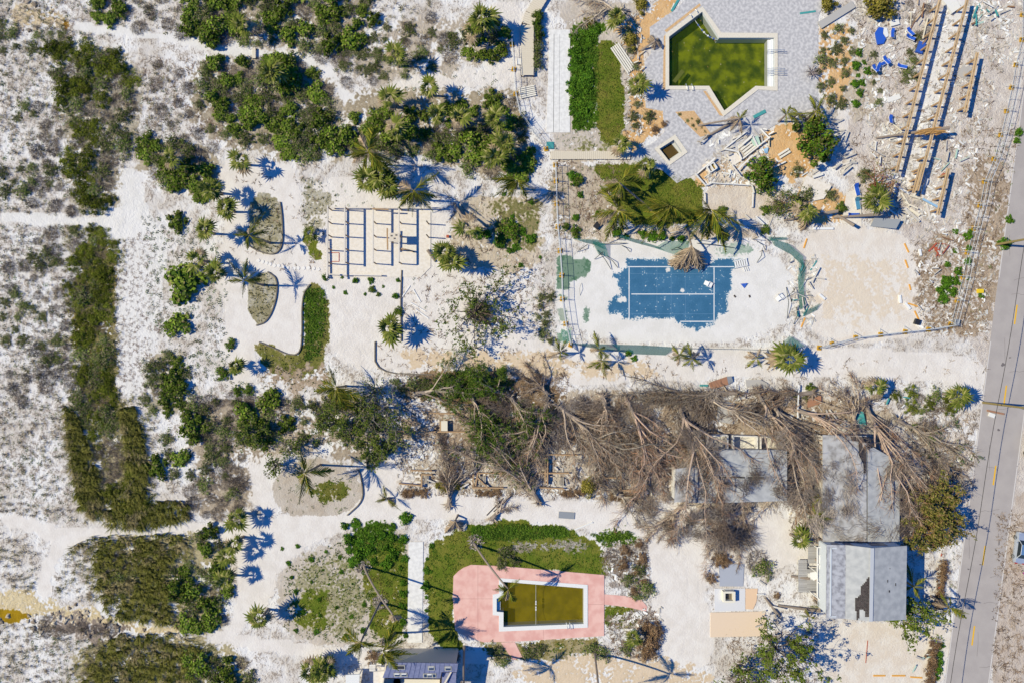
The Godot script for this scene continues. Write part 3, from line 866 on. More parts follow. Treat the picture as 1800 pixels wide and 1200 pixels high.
func build_road() -> void:
	var mb := MB.new()
	var ys := [-70.0, 130.0, 330.0, 530.0, 730.0, 930.0, 1130.0, 1270.0]
	for k in ys.size() - 1:
		var a: float = ys[k]
		var b: float = ys[k + 1]
		mb.quad(P(road_x(a) - 39.5, a, 0.02), P(road_x(a) + 39.5, a, 0.02), P(road_x(b) + 39.5, b, 0.02), P(road_x(b) - 39.5, b, 0.02), Color.WHITE)
	var rd := struct(mb.mesh(), "road", M.road)
	for k in 10:
		var y := 536.0 - 141.0 * 3 + 141.0 * k
		if y > 1250: break
		mb = MB.new()
		mb.bar(P(road_x(y), y, 0.024), P(road_x(y + 34), y + 34, 0.024), 0.22, 0.006, Color.WHITE)
		part(mb.mesh(), "lane_marking", M.yellow, rd)
	for s in [-1, 1]:
		for k in 12:
			var y := -60.0 + k * 110.0
			if rr(0, 1) < 0.15: continue
			mb = MB.new()
			mb.bar(P(road_x(y) + s * 38.0, y, 0.024), P(road_x(y + 108) + s * 38.0, y + 108, 0.024), 0.13, 0.005, C(222, 216, 212))
			part(mb.mesh(), "edge_line", M.vcol, rd)
	for k in 14:
		var cy := 420.0 + k * 58.0 + rr(-20, 20)
		var cx := road_x(cy) + rr(-30, 20)
		mb = MB.new()
		var a := P(cx, cy, 0.023)
		for j in 4:
			var b := a + Vector3(rr(0.3, 1.1), 0, rr(-0.3, 0.3)) * (1.0 if k % 3 else 0.0) + Vector3(rr(-0.1, 0.1), 0, rr(0.5, 1.2)) * (0.0 if k % 3 else 1.0)
			mb.bar(a, b, 0.04, 0.003, C(128, 120, 118))
			a = b
		part(mb.mesh(), "crack", M.vcol, rd)
	for q in [[1764, 640, 14, 0.3], [1756, 755, 9, 0.25], [1703, 1000, 5, 0.2], [1757, 953, 22, 0.12], [1724, 992, 4, 0.2], [1776, 628, 4, 0.2]]:
		mb = MB.new()
		var ring := PackedVector2Array()
		for k in 9: ring.append(Vector2(cos(TAU * k / 9) * q[3], sin(TAU * k / 9) * q[2] / K * 0.3) * rr(0.6, 1.2))
		mb.prism(ring, 0.0, 0.004, C(120, 112, 112), false)
		part(mb.mesh(), "tar_patch", M.vcol, rd, Transform3D(Basis(), P(q[0], q[1], 0.021)))

func foundation() -> void:
	var org := P(660, 420)
	var t := thing("pile_foundation", "timber pile and beam foundation of a vanished house on pale slab", "foundation", "", org)
	var mb := MB.new()
	mb.prism(poly([578, 368, 738, 368, 757, 372, 757, 470, 740, 487, 580, 487]), -0.05, 0.08, Color.WHITE)
	part(mb.mesh(), "slab", M.cream, t, Transform3D(Basis(), -org))
	var hh := 2.5
	var wood := C(232, 223, 212)
	# each beam runs north-south on its row of piles; pixel positions are those of the pile feet
	var rows := [[583.5, 367, 489], [613.0, 367, 467], [661.5, 367, 466], [706.0, 367, 464]]
	for r in rows:
		var bb := MB.new()
		bb.bar(P(r[0], r[1]) + Vector3(0, hh, 0) - org, P(r[0], r[2]) + Vector3(0, hh, 0) - org, 0.17, 0.22, vary(wood, 0.1))
		part(bb.mesh(), "beam", M.vcol, t)
		for y in [370, 393.5, 417, 440.5, 464]:
			var pb := MB.new()
			pb.tube([P(r[0], y) - org, P(r[0], y) - org + Vector3(0, hh - 0.15 + rr(-0.02, 0.25), 0)], [0.1, 0.1], 6, C(170, 150, 130))
			part(pb.mesh(), "pile", M.wood, t)
	for x in [753.5]:
		for y in [394, 417.5]:
			var pb := MB.new()
			pb.tube([P(x, y) - org, P(x, y) - org + Vector3(0, hh, 0)], [0.1, 0.1], 6, C(170, 150, 130))
			part(pb.mesh(), "pile", M.wood, t)
	# long sill along the north edge and the ladder-like west rail
	for s in [[583, 367, 780, 368, 0.9], [575, 420, 576, 490, 0.6], [581, 483, 612, 485, 0.8], [620, 484, 672, 485, 0.7]]:
		var bb := MB.new()
		bb.bar(P(s[0], s[1]) + Vector3(0, s[4], 0) - org, P(s[2], s[3]) + Vector3(0, s[4], 0) - org, 0.18, 0.2, vary(wood, 0.15))
		part(bb.mesh(), "beam", M.vcol, t)
		for f in [0.03, 0.35, 0.68, 0.97]:
			var q := P(s[0], s[1]).lerp(P(s[2], s[3]), f) - org
			var pb := MB.new()
			pb.tube([q, q + Vector3(0, s[4] - 0.1, 0)], [0.1, 0.1], 5, C(150, 126, 104))
			part(pb.mesh(), "pile", M.wood, t)
	for k in 12:
		var y := 430.0 + k * 5.0
		var bb := MB.new()
		bb.bar(P(572.5, y) + Vector3(0, 0.62, 0) - org, P(577.5, y) + Vector3(0, 0.62, 0) - org, 0.09, 0.06, C(206, 196, 184))
		part(bb.mesh(), "rung", M.vcol, t)
	# red outline mark, platform with broken tank
	for s in [[581.5, 444.5, 596, 444.5], [596, 444.5, 596, 460], [596, 460, 581.5, 460]]:
		var bb := MB.new()
		bb.bar(P(s[0], s[1]) + Vector3(0, 0.1, 0) - org, P(s[2], s[3]) + Vector3(0, 0.1, 0) - org, 0.1, 0.06, C(190, 96, 84))
		part(bb.mesh(), "slab_edging", M.vcol, t)
	var bx := MB.new()
	bx.box(Transform3D(Basis(), P(697, 421.5) - org + Vector3(0, 2.4, 0)), Vector3(1.3, 0.25, 1.25), C(226, 214, 196))
	for q in [[-0.35, -0.2], [0.1, 0.2], [0.35, -0.3]]:
		bx.box(Transform3D(Basis(), P(697, 421.5) - org + Vector3(q[0], 2.56, q[1])), Vector3(0.22, 0.1, 0.2), C(120, 110, 104))
	part(bx.mesh(), "platform", M.vcol, t)
	for q in [[-0.5, -0.5], [0.5, -0.5], [0.5, 0.5], [-0.5, 0.5]]:
		var pb := MB.new()
		pb.tube([P(697, 421.5) - org + Vector3(q[0], 0, q[1]), P(697, 421.5) - org + Vector3(q[0], 2.3, q[1])], [0.08, 0.08], 5, C(150, 126, 104))
		part(pb.mesh(), "pile", M.wood, t)
	for s in [[660, 373, 688, 374, 2.55], [684.5, 405, 685, 442, 1.9], [706, 438, 730, 444, 0.6]]:
		var bb := MB.new()
		bb.bar(P(s[0], s[1]) + Vector3(0, s[4], 0) - org, P(s[2], s[3]) + Vector3(0, s[4] - 0.1, 0) - org, 0.2, 0.16, vary(wood, 0.15))
		part(bb.mesh(), "joist", M.wood, t)

# ---------------------------------------------------------------- houses
func slope(t: Node3D, called: String, a: Array, mat: Material, thick := 0.18) -> MeshInstance3D:   # a: [px, py, h] corners
	var mb := MB.new()
	var top := []
	for q in a: top.append(P(q[0], q[1], q[2]) - t.position)
	var dn := Vector3(0, -thick, 0)
	for k in range(1, top.size() - 1):
		mb.tri(top[0], top[k], top[k + 1], Color.WHITE)
		mb.tri(top[0] + dn, top[k + 1] + dn, top[k] + dn, Color.WHITE)
	for k in top.size():
		var j := (k + 1) % top.size()
		mb.quad(top[k], top[k] + dn, top[j] + dn, top[j], Color.WHITE)
	return part(mb.mesh(), called, mat, t)

func walls(t: Node3D, a: Array, h0: float, h1: float, ref: float, col: Color) -> void:   # one wall piece per side; outline a is read at height ref
	var pl := poly(a, ref)
	for i in pl.size():
		var p := pl[i]
		var q := pl[(i + 1) % pl.size()]
		var mb := MB.new()
		mb.bar(Vector3(p.x, (h0 + h1) * 0.5, p.y) - t.position, Vector3(q.x, (h0 + h1) * 0.5, q.y) - t.position, 0.18, h1 - h0, col)
		part(mb.mesh(), "wall", M.vcol, t)

func build_houses() -> void:
	var mb := MB.new()
	# elevated house with the pitched grey roof
	var t := thing("beach_house", "elevated house with light grey gable roof missing a patch of shingles", "house", "", P(1523, 1024, 0.0))
	slope(t, "roof", [[1454, 957, 6.1], [1488.5, 958, 6.5], [1487.5, 1087, 6.5], [1453, 1087, 6.1]], M.roof_stained)
	var r1 := slope(t, "roof", [[1488, 957.5, 6.55], [1534, 963, 7.7], [1531.5, 1092, 7.7], [1487, 1087.5, 6.55]], M.roof)
	slope(t, "roof", [[1534, 963, 7.7], [1595, 959, 6.5], [1593, 1089, 6.5], [1531.5, 1092, 7.7]], M.roof)
	mb = MB.new()
	mb.bar(P(1534, 963, 7.76) - t.position, P(1531.5, 1092, 7.76) - t.position, 0.5, 0.06, C(196, 200, 208))
	part(mb.mesh(), "ridge_cap", M.vcol, r1)
	# bared rows where the shingles were torn off
	var hole := PackedVector2Array([Vector2(1528.5, 1013), Vector2(1514, 1031), Vector2(1514, 1045), Vector2(1503.5, 1052), Vector2(1505, 1073), Vector2(1507, 1090), Vector2(1512, 1083), Vector2(1512.4, 1072), Vector2(1519.5, 1072), Vector2(1522, 1084), Vector2(1528, 1083)])
	mb = MB.new()
	var x := 1500.0
	while x < 1530:
		var y := 1010.0
		while y < 1091:
			if Geometry2D.is_point_in_polygon(Vector2(x, y), hole):
				var hgt := 6.55 + (x - 1487.5) / 46.0 * 1.15 + 0.05
				var q := P(x, y, hgt) - t.position
				mb.box(Transform3D(Basis(Vector3(0, 0, 1), 0.29), q), Vector3(0.19, 0.03, 0.19), vary(C(66, 58, 58), 0.35))
			y += 2.6
		x += 2.5
	var un := part(mb.mesh(), "bare_underlay", M.vcol, t)
	un.set_meta("kind", "stuff")
	for q in [[1536, 1005], [1533, 1018], [1535, 1028], [1531, 1046], [1532, 1070], [1561, 1021], [1575, 1027], [1564, 1039], [1534, 985], [1533, 975], [1565, 999]]:
		mb = MB.new()
		var hgt2: float = 7.7 - absf(q[0] - 1533.0) / 61.0 * 1.2
		mb.box(Transform3D(Basis(Vector3(0, 0, 1), -0.2), P(q[0], q[1], hgt2 + 0.03) - t.position), Vector3(rr(0.08, 0.2), 0.05, rr(0.1, 0.4)), C(70, 64, 66))
		part(mb.mesh(), "torn_patch", M.vcol, t)
	walls(t, [1461, 963, 1589, 963, 1587, 1083, 1460, 1083], 2.4, 6.3, 6.2, C(214, 220, 228))
	mb = MB.new()
	mb.prism(poly([1461, 963, 1589, 963, 1587, 1083, 1460, 1083], 6.2), 2.1, 2.4, C(170, 160, 150))
	part(mb.mesh(), "floor_deck", M.vcol, t, Transform3D(Basis(), -t.position))
	for gx in [1466, 1506, 1546, 1584]:
		for gy in [968, 1005, 1042, 1078]:
			mb = MB.new()
			var q := P(gx, gy, 6.2)
			mb.box(Transform3D(Basis(), Vector3(q.x, 1.1, q.z) - t.position), Vector3(0.3, 2.4, 0.3), C(170, 150, 130))
			part(mb.mesh(), "pile", M.vcol, t)
	for wx in [1478, 1500, 1545, 1560]:
		mb = MB.new()
		var q := P(wx, 963, 6.2)
		mb.box(Transform3D(Basis(), Vector3(q.x, 4.8, q.z - 0.1) - t.position), Vector3(1.1, 1.3, 0.08), C(60, 80, 120))
		part(mb.mesh(), "window", M.gloss, t)
	# torn porch frame on the west side
	t = thing("porch_frame", "white rail frame of a torn porch along the grey gable roof", "porch", "", P(1443, 1008))
	var fr := [[1437, 962, 1452, 958, 3.2], [1437, 962, 1437, 1050, 3.0], [1445, 966, 1445, 1062, 3.2], [1450, 960, 1450, 1068, 3.2], [1437, 1050, 1452, 1064, 3.0], [1437, 990, 1450, 1000, 3.1], [1437, 1022, 1450, 1030, 3.1], [1441, 975, 1441, 1000, 3.0]]
	for s in fr:
		mb = MB.new()
		mb.bar(P(s[0], s[1], s[4]) - t.position, P(s[2], s[3], s[4]) - t.position, 0.14, 0.12, C(240, 238, 236))
		part(mb.mesh(), "rail", M.vcol, t)
	for q in [[1437, 962], [1437, 1050], [1450, 962], [1450, 1066], [1437, 1006], [1450, 1010]]:
		mb = MB.new()
		var b := P(q[0], q[1], 3.0)
		mb.box(Transform3D(Basis(), Vector3(b.x, 1.5, b.z) - t.position), Vector3(0.14, 3.0, 0.14), C(236, 234, 230))
		part(mb.mesh(), "post", M.vcol, t)
	t = thing("wooden_deck", "low grey wooden deck in front of the torn porch", "deck", "", P(1420, 1012))
	for e in [[1404, 984, 1419, 1042], [1421, 960, 1437, 990], [1419, 1000, 1436, 1043]]:
		var n := int((e[3] - e[1]) / 3.0)
		for k in n:
			mb = MB.new()
			var ya: float = e[1] + k * 3.0
			mb.prism(poly([e[0], ya, e[2], ya, e[2], ya + 2.7, e[0], ya + 2.7], 0.6), 0.5, 0.6, vary(C(184, 182, 182), 0.12))
			part(mb.mesh(), "plank", M.vcol, t, Transform3D(Basis(), -t.position))
	for q in [[1405, 986], [1405, 1040], [1418, 1040], [1436, 962], [1422, 962], [1434, 1041]]:
		mb = MB.new()
		mb.box(Transform3D(Basis(), P(q[0], q[1]) + Vector3(0, 0.24, 0) - t.position), Vector3(0.14, 0.5, 0.14), C(170, 160, 150))
		part(mb.mesh(), "post", M.vcol, t)
	# flat roofed wing to the north
	t = thing("flat_roofed_wing", "long grey roofed building under fallen trees, abutting the gable roof", "house", "", P(1515, 860))
	slope(t, "roof", [[1447, 764, 3.6], [1524, 766, 4.1], [1524, 952, 4.1], [1447, 952, 3.6]], M.roof_dirty)
	slope(t, "roof", [[1526, 790, 4.1], [1536, 786, 4.1], [1582, 812, 3.6], [1582, 953, 3.6], [1526, 953, 4.1]], M.roof)
	mb = MB.new()
	mb.bar(P(1525, 768, 3.9) - t.position, P(1525, 952, 3.9) - t.position, 0.3, 0.2, C(70, 66, 68))
	part(mb.mesh(), "roof_gutter", M.vcol, t)
	walls(t, [1450, 768, 1578, 812, 1578, 948, 1450, 948], 0.0, 3.45, 3.5, C(222, 214, 204))
	for e in [[1496, 767, 1524, 767, 1524, 778, 1498, 774], [1510, 776, 1516, 776, 1517, 812, 1511, 800], [1517, 786, 1523, 780, 1523, 830, 1519, 832]]:
		mb = MB.new()
		mb.prism(poly(e, 4.1), 4.05, 4.15, Color.WHITE)
		part(mb.mesh(), "bare_underlay", M.dark_shingle, t, Transform3D(Basis(), -t.position))
	for k in 10:
		mb = MB.new()
		mb.bar(P(1441, 770 + k * 4, 3.0) - t.position, P(1446, 770 + k * 4, 3.0) - t.position, 0.12, 0.12, C(170, 130, 96) if k % 2 else C(226, 220, 210))
		part(mb.mesh(), "rafter_tail", M.vcol, t)
	# small flat roofed cottage
	t = thing("cottage", "small cottage with flat pale grey roof and roofless white rooms", "house", "", P(1300, 840))
	slope(t, "roof", [[1246, 791, 3.4], [1384, 790, 3.4], [1384, 880, 3.2], [1246, 884, 3.2]], M.roof)
	slope(t, "roof", [[1188, 824, 3.2], [1245, 815, 3.3], [1245, 884, 3.1], [1186, 882, 3.0]], M.roof_dirty)
	walls(t, [1248, 794, 1381, 793, 1381, 877, 1248, 880], 0.0, 3.1, 3.3, C(226, 222, 216))
	walls(t, [1190, 827, 1243, 820, 1243, 880, 1189, 879], 0.0, 2.9, 3.1, C(226, 222, 216))
	for e in [[1243, 766, 1278, 764, 1278, 789, 1243, 789], [1288, 765, 1330, 766, 1330, 789, 1288, 789], [1336, 767, 1374, 768, 1374, 789, 1336, 788]]:
		mb = MB.new()
		mb.prism(poly(e, 0.4), 0.0, 0.35, C(232, 226, 214))
		part(mb.mesh(), "room_floor", M.vcol, t, Transform3D(Basis(), -t.position))
		for k in [0, 1, 3]:
			mb = MB.new()
			var a: Array = [e[k * 2], e[k * 2 + 1], e[(k * 2 + 2) % 8], e[(k * 2 + 3) % 8]]
			mb.bar(P(a[0], a[1], 1.2) - t.position + Vector3(0, -0.3, 0), P(a[2], a[3], 1.2) - t.position + Vector3(0, -0.3, 0), 0.16, 1.6, C(236, 232, 226))
			part(mb.mesh(), "wall", M.vcol, t)
	for s in [[1265, 838.5, 1277, 839], [1284, 838.5, 1309, 839], [1315, 839, 1343, 839.5]]:
		mb = MB.new()
		mb.bar(P(s[0], s[1], 3.42) - t.position, P(s[2], s[3], 3.42) - t.position, 0.2, 0.08, C(70, 66, 66))
		part(mb.mesh(), "roof_vent", M.vcol, t)
	# house with blue grey tin roof
	t = thing("tin_roof_house", "house with blue grey metal roof and skylights behind brown hedge", "house", "", P(740, 1185))
	slope(t, "roof", [[683, 1164, 6.0], [805, 1166, 6.0], [803, 1181, 5.4], [776, 1181, 5.4], [774, 1192, 5.0], [672, 1191, 5.0]], M.tin)
	for s in [[700.5, 1172.5, 18, 6, 4], [698, 1185.5, 8, 5, 1], [710, 1185.5, 8, 5, 0], [758, 1174, 8, 6, 1], [787.5, 1174.5, 8, 6, 1], [747.5, 1187, 4, 6, 2], [755, 1186.5, 7, 5, 0], [763, 1187, 4, 6, 2]]:
		var hgt: float = 6.0 - (s[1] - 1165) / 26.0 * 1.0 + 0.06
		mb = MB.new()
		var pos := P(s[0], s[1], hgt) - t.position
		mb.box(Transform3D(Basis(Vector3(1, 0, 0), 0.38), pos), Vector3(s[2] / K + 0.3, 0.1, s[3] / K + 0.25), C(190, 188, 180))
		var sk := part(mb.mesh(), "skylight", M.vcol, t)
		mb = MB.new()
		mb.box(Transform3D(Basis(Vector3(1, 0, 0), 0.38), pos + Vector3(0, 0.06, 0.0)), Vector3(s[2] / K, 0.08, s[3] / K), C(60, 56, 58) if s[4] == 4 else C(50, 70, 104))
		part(mb.mesh(), "pane", M.gloss, sk)
		if s[4] <= 1:
			mb = MB.new()
			mb.bar(pos + Vector3(-s[2] / K * 0.5, 0.14, -s[3] / K * 0.4), pos + Vector3(s[2] / K * 0.5, 0.14, -s[3] / K * 0.4), 0.18, 0.06, C(246, 246, 246))
			part(mb.mesh(), "sash", M.vcol, sk)
	for k in 14:
		var xs := 690.0 + k * 8.3
		mb = MB.new()
		mb.bar(P(xs, 1164.5, 6.04) - t.position, P(xs - 9.0 * (1.0 - k / 14.0), 1191 if xs < 775 else 1181, 5.04 if xs < 775 else 5.44) - t.position, 0.06, 0.05, C(120, 126, 164))
		part(mb.mesh(), "roof_seam", M.vcol, t)
	slope(t, "lower_roof", [[777, 1182, 4.6], [802, 1182, 4.6], [800, 1225, 4.2], [775, 1225, 4.2]], M.tin)
	slope(t, "gable_roof", [[656, 1180, 4.0], [676, 1179, 4.0], [671, 1225, 4.0], [656, 1225, 4.0]], M.cream)
	walls(t, [677, 1170, 800, 1170, 770, 1225, 668, 1225], 0.0, 4.9, 5.4, C(232, 222, 206))
	mb = MB.new()
	mb.prism(poly([674, 1193, 773, 1194, 770, 1240, 668, 1240], 3.0), 2.8, 3.0, C(236, 228, 212))
	part(mb.mesh(), "terrace", M.vcol, t, Transform3D(Basis(), -t.position))
	mb = MB.new()
	for k in 9:
		var an := TAU * k / 9.0
		mb.box(Transform3D(Basis(Vector3.UP, an), P(698, 1198, 3.4) - t.position), Vector3(1.1, 0.06, 0.42), C(40, 110, 190))
	mb.tube([P(698, 1198, 3.0) - t.position, P(698, 1198, 3.4) - t.position], [0.08, 0.08], 5, C(230, 230, 230))
	part(mb.mesh(), "terrace_table", M.vcol, t)
	# low outbuildings
	t = thing("balcony_rail", "white spindled balcony railing west of the tin roof house", "railing", "", P(655, 1175))
	for k in 8:
		mb = MB.new()
		mb.bar(P(649.5 + k * 1.3, 1169, 1.5) - t.position, P(649.5 + k * 1.3, 1178, 1.5) - t.position, 0.07, 0.06, C(246, 244, 242))
		part(mb.mesh(), "spindle", M.vcol, t)
	for s in [[649, 1168.5, 660, 1168.5], [649, 1178.5, 660, 1178.5]]:
		mb = MB.new()
		mb.bar(P(s[0], s[1], 1.5) - t.position, P(s[2], s[3], 1.5) - t.position, 0.12, 0.1, C(246, 244, 242))
		part(mb.mesh(), "rail", M.vcol, t)
	for s in [[650, 1170], [659, 1170], [650, 1178], [659, 1178]]:
		mb = MB.new()
		mb.box(Transform3D(Basis(), P(s[0], s[1]) * Vector3(0.985, 1, 0.985) + Vector3(0, 0.75, 0) - t.position), Vector3(0.12, 1.5, 0.12), C(246, 244, 242))
		part(mb.mesh(), "post", M.vcol, t)
	t = thing("lean_to", "white tarpaulin roofed lean-to beside the spindled railing", "shed", "", P(620, 1195))
	slope(t, "roof", [[608, 1186, 2.2], [632, 1185, 2.2], [630, 1220, 2.0], [606, 1220, 2.0]], M.white)
	for s in [[609, 1187], [631, 1187], [629, 1218], [608, 1218]]:
		mb = MB.new()
		var q := P(s[0], s[1], 2.1)
		mb.box(Transform3D(Basis(), Vector3(q.x, 1.0, q.z) - t.position), Vector3(0.1, 2.0, 0.1), C(200, 200, 200))
		part(mb.mesh(), "post", M.vcol, t)
	# pads of the vanished bungalow
	for e in [["grey patio slab with white edge near the round brown bush", [1264, 992, 1308, 990, 1306, 1030, 1265, 1030], C(178, 182, 196), 0.1],
			["peach coloured floor slab of a vanished room", [1249, 1076, 1345, 1074, 1350, 1117, 1249, 1119], C(238, 214, 188), 0.12],
			["small peach floor slab beside the open white box", [1311, 1034, 1332, 1034, 1330, 1056, 1324, 1070, 1311, 1070], C(240, 206, 172), 0.1],
			["pale cement slab between patio and peach floor", [1256, 1034, 1310, 1034, 1310, 1073, 1256, 1074], C(226, 226, 230), 0.07]]:
		mb = MB.new()
		mb.prism(poly(e[1]), -0.03, e[3], e[2])
		single(mb.mesh(), "floor_slab", M.vcol, e[0], "slab")
	t = thing("utility_box", "open white block box on the pale cement slab", "box", "", P(1279, 1045))
	for q in [[-0.75, 0, 0.3, 1.6], [0.75, 0, 0.3, 1.6], [0, -0.7, 1.2, 0.3], [0, 0.7, 1.2, 0.3]]:
		mb = MB.new()
		mb.box(Transform3D(Basis(), Vector3(q[0], 0.5, q[1])), Vector3(q[2], 0.9, q[3]), C(240, 234, 218))
		part(mb.mesh(), "side_block", M.vcol, t)
	mb = MB.new()
	mb.box(Transform3D(Basis(), Vector3(0, 0.15, 0)), Vector3(1.2, 0.1, 1.1), C(120, 110, 100))
	part(mb.mesh(), "bottom", M.vcol, t)

# ---------------------------------------------------------------- vegetation
var B := {}   # shared meshes

func rdir() -> Vector3:
	var z := rr(-1, 1)
	var a := rr(0, TAU)
	var r := sqrt(1.0 - z * z)
	return Vector3(r * cos(a), z, r * sin(a))

func leaf_quad(mb: MB, p: Vector3, nrm: Vector3, s: float, w: float, col: Color) -> void:
	var t := nrm.cross(rdir()).normalized()
	var b := t.cross(nrm)
	mb.quad(p - t * s, p + b * s * w, p + t * s, p - b * s * w, col)

func pick(pal: Array) -> Color:
	return vary(pal[rng.randi() % pal.size()], 0.25)

func crown_mesh(nl: int, n: int, s0: float, s1: float, flat: float, w: float, pal: Array, rag := 0.25) -> ArrayMesh:   # a crown of unit radius out of many leaves on several lobes
	var mb := MB.new()
	var lobes := [[Vector3(0, flat * 0.45, 0), 0.5]]
	for k in nl + 4:
		var a := TAU * k / nl + rr(-0.5, 0.5)
		var d := rr(0.35, 0.92)
		lobes.append([Vector3(cos(a) * d, flat * rr(0.15, 0.75) * (1.15 - d * 0.5), sin(a) * d), rr(0.16, 0.4)])
	var tone := []
	for q in lobes: tone.append(rr(0.75, 1.2))
	for i in n:
		var li := rng.randi() % lobes.size()
		if rr(0, 1) < 0.25: li = 0
		var L: Array = lobes[li]
		var d := rdir()
		if d.y < -0.2: d.y = -d.y * 0.5
		var f: float = rr(0.45, 1.0) if rr(0, 1) < 0.7 else rr(0.9, 1.0 + rag)
		var p: Vector3 = L[0] + Vector3(d.x, d.y * flat, d.z) * L[1] * f
		p.y = maxf(p.y, 0.02)
		var nrm := (d + Vector3(0, 0.6, 0) + rdir() * 0.8).normalized()
		var c := pick(pal)
		var tn: float = tone[li]
		leaf_quad(mb, p, nrm, rr(s0, s1), w, Color(c.r * tn, c.g * tn, c.b * tn))
	return mb.mesh()

func stems_mesh(n: int, flat: float, col: Color, r := 0.025, reach := 0.8) -> ArrayMesh:
	var mb := MB.new()
	for i in n:
		var a := rr(0, TAU)
		var d := rr(0.3, reach)
		var tip := Vector3(cos(a) * d, flat * rr(0.5, 0.95), sin(a) * d)
		var mid := tip * 0.5 + Vector3(rr(-0.1, 0.1), 0.06, rr(-0.1, 0.1))
		mb.tube([Vector3(rr(-0.06, 0.06), -0.03, rr(-0.06, 0.06)), mid, tip], [r, r * 0.7, r * 0.35], 3, vary(col, 0.25))
		for k in 3:
			var q := mid.lerp(tip, rr(0.2, 0.9))
			var e := q + Vector3(rr(-0.25, 0.25), rr(0.0, 0.2) * flat, rr(-0.25, 0.25))
			mb.tube([q, e], [r * 0.5, r * 0.2], 3, vary(col, 0.25))
	return mb.mesh()

func twig_mesh(n: int, flat: float, pal: Array, r: float) -> ArrayMesh:   # a dead grey-brown bush of twigs
	var mb := MB.new()
	for i in n:
		var a := rr(0, TAU)
		var d := sqrt(rr(0, 1))
		var q := Vector3(cos(a) * d * 0.7, rr(0.0, 0.4) * flat, sin(a) * d * 0.7)
		var e := q + (Vector3(cos(a), 0.3, sin(a)) * 0.5 + rdir() * 0.7).normalized() * rr(0.15, 0.4)
		e.y = clampf(e.y, 0.0, flat)
		var m := q.lerp(e, 0.5) + rdir() * 0.04
		m.y = maxf(m.y, 0.0)
		mb.tube([q, m, e], [r, r * 0.8, r * 0.4], 3, pick(pal))
	return mb.mesh()

func tuft_mesh(n: int, l0: float, l1: float, w: float, spread: float, lean := Vector3.ZERO) -> ArrayMesh:
	var mb := MB.new()
	for i in n:
		var a := rr(0, TAU)
		var o := Vector3(cos(a), 0, sin(a)) * rr(0, 0.12)
		var d := (Vector3(cos(a), 0, sin(a)) * spread * rr(0.4, 1.2) + Vector3(0, 1, 0) + lean).normalized()
		var l := rr(l0, l1)
		var s := d.cross(Vector3.UP).normalized() * w
		var m := o + d * l * 0.6
		var e := o + d * l + Vector3(d.x, -0.25, d.z) * l * 0.2
		var k := rr(0.75, 1.2)
		var c := Color(k, k, k)
		mb.quad(o - s, o + s, m + s * 0.8, m - s * 0.8, c)
		mb.tri(m - s * 0.8, m + s * 0.8, e, c)
	return mb.mesh()

func weed_mesh(n: int, l: float) -> ArrayMesh:
	var mb := MB.new()
	for i in n:
		var a := rr(0, TAU)
		var d := sqrt(rr(0, 1)) * l
		var k := rr(0.7, 1.25)
		leaf_quad(mb, Vector3(cos(a) * d, rr(0.05, 0.4) * l, sin(a) * d), (Vector3.UP + rdir() * 0.8).normalized(), l * rr(0.2, 0.38), 0.6, Color(k, k, k))
	return mb.mesh()

func frond_mesh(arch: float, dead := false) -> ArrayMesh:   # a feather palm frond of unit length along +x
	var mb := MB.new()
	var n := 24
	var pal := [Color(0.09, 0.115, 0.014), Color(0.12, 0.135, 0.016), Color(0.06, 0.09, 0.012), Color(0.19, 0.165, 0.022)]
	if dead: pal = [Color(0.30, 0.22, 0.15), Color(0.22, 0.17, 0.12), Color(0.36, 0.28, 0.20)]
	var spine := []
	var rad := []
	for k in 7:
		var x := k / 6.0
		spine.append(Vector3(x, 0.25 * x - arch * x * x, 0))
		rad.append(0.014 * (1.0 - x * 0.8))
	mb.tube(spine, rad, 3, Color(0.30, 0.26, 0.06) if not dead else Color(0.34, 0.26, 0.18))
	for i in n:
		var x := 0.14 + 0.86 * i / (n - 1.0)
		var p := Vector3(x, 0.25 * x - arch * x * x, 0)
		var l := 0.27 * sin(clampf(x * 1.15, 0, 1) * PI * 0.9 + 0.25) + 0.05
		for s in [-1, 1]:
			var tip := p + Vector3(l * 0.8, -l * rr(0.3, 0.75), s * l * rr(0.42, 0.7))
			var c := pick(pal)
			mb.quad(p - Vector3(0.022, 0, 0), p + Vector3(0.022, 0, 0), tip + Vector3(0.012, 0, 0), tip - Vector3(0.012, 0, 0), c)
	return mb.mesh()

func fan_mesh(dead := false) -> ArrayMesh:   # a fan palm leaf: stalk and a pleated disc of blades
	var mb := MB.new()
	var pal := [Color(0.12, 0.14, 0.025), Color(0.17, 0.18, 0.04), Color(0.08, 0.105, 0.018), Color(0.26, 0.24, 0.09)]
	if dead: pal = [Color(0.32, 0.25, 0.17), Color(0.24, 0.18, 0.12)]
	mb.tube([Vector3.ZERO, Vector3(0.2, 0.05, 0), Vector3(0.4, 0.06, 0)], [0.018, 0.015, 0.012], 3, Color(0.26, 0.26, 0.07))
	var o := Vector3(0.4, 0.06, 0)
	for k in 11:
		var a := lerpf(-2.0, 2.0, k / 10.0)
		var l := 0.56 * (0.7 + 0.3 * cos(a)) * rr(0.85, 1.1)
		var d := Vector3(cos(a), 0, sin(a))
		var s := Vector3(-sin(a), 0, cos(a)) * 0.062
		var m := o + d * l * 0.55
		var c := pick(pal)
		mb.quad(o, m - s + Vector3(0, -0.01, 0), m + Vector3(0, 0.02, 0), m + s + Vector3(0, -0.01, 0), c)
		mb.tri(m - s, m + s, o + d * l * 1.12 + Vector3(0, -l * 0.25, 0), vary(c, 0.2))
	return mb.mesh()

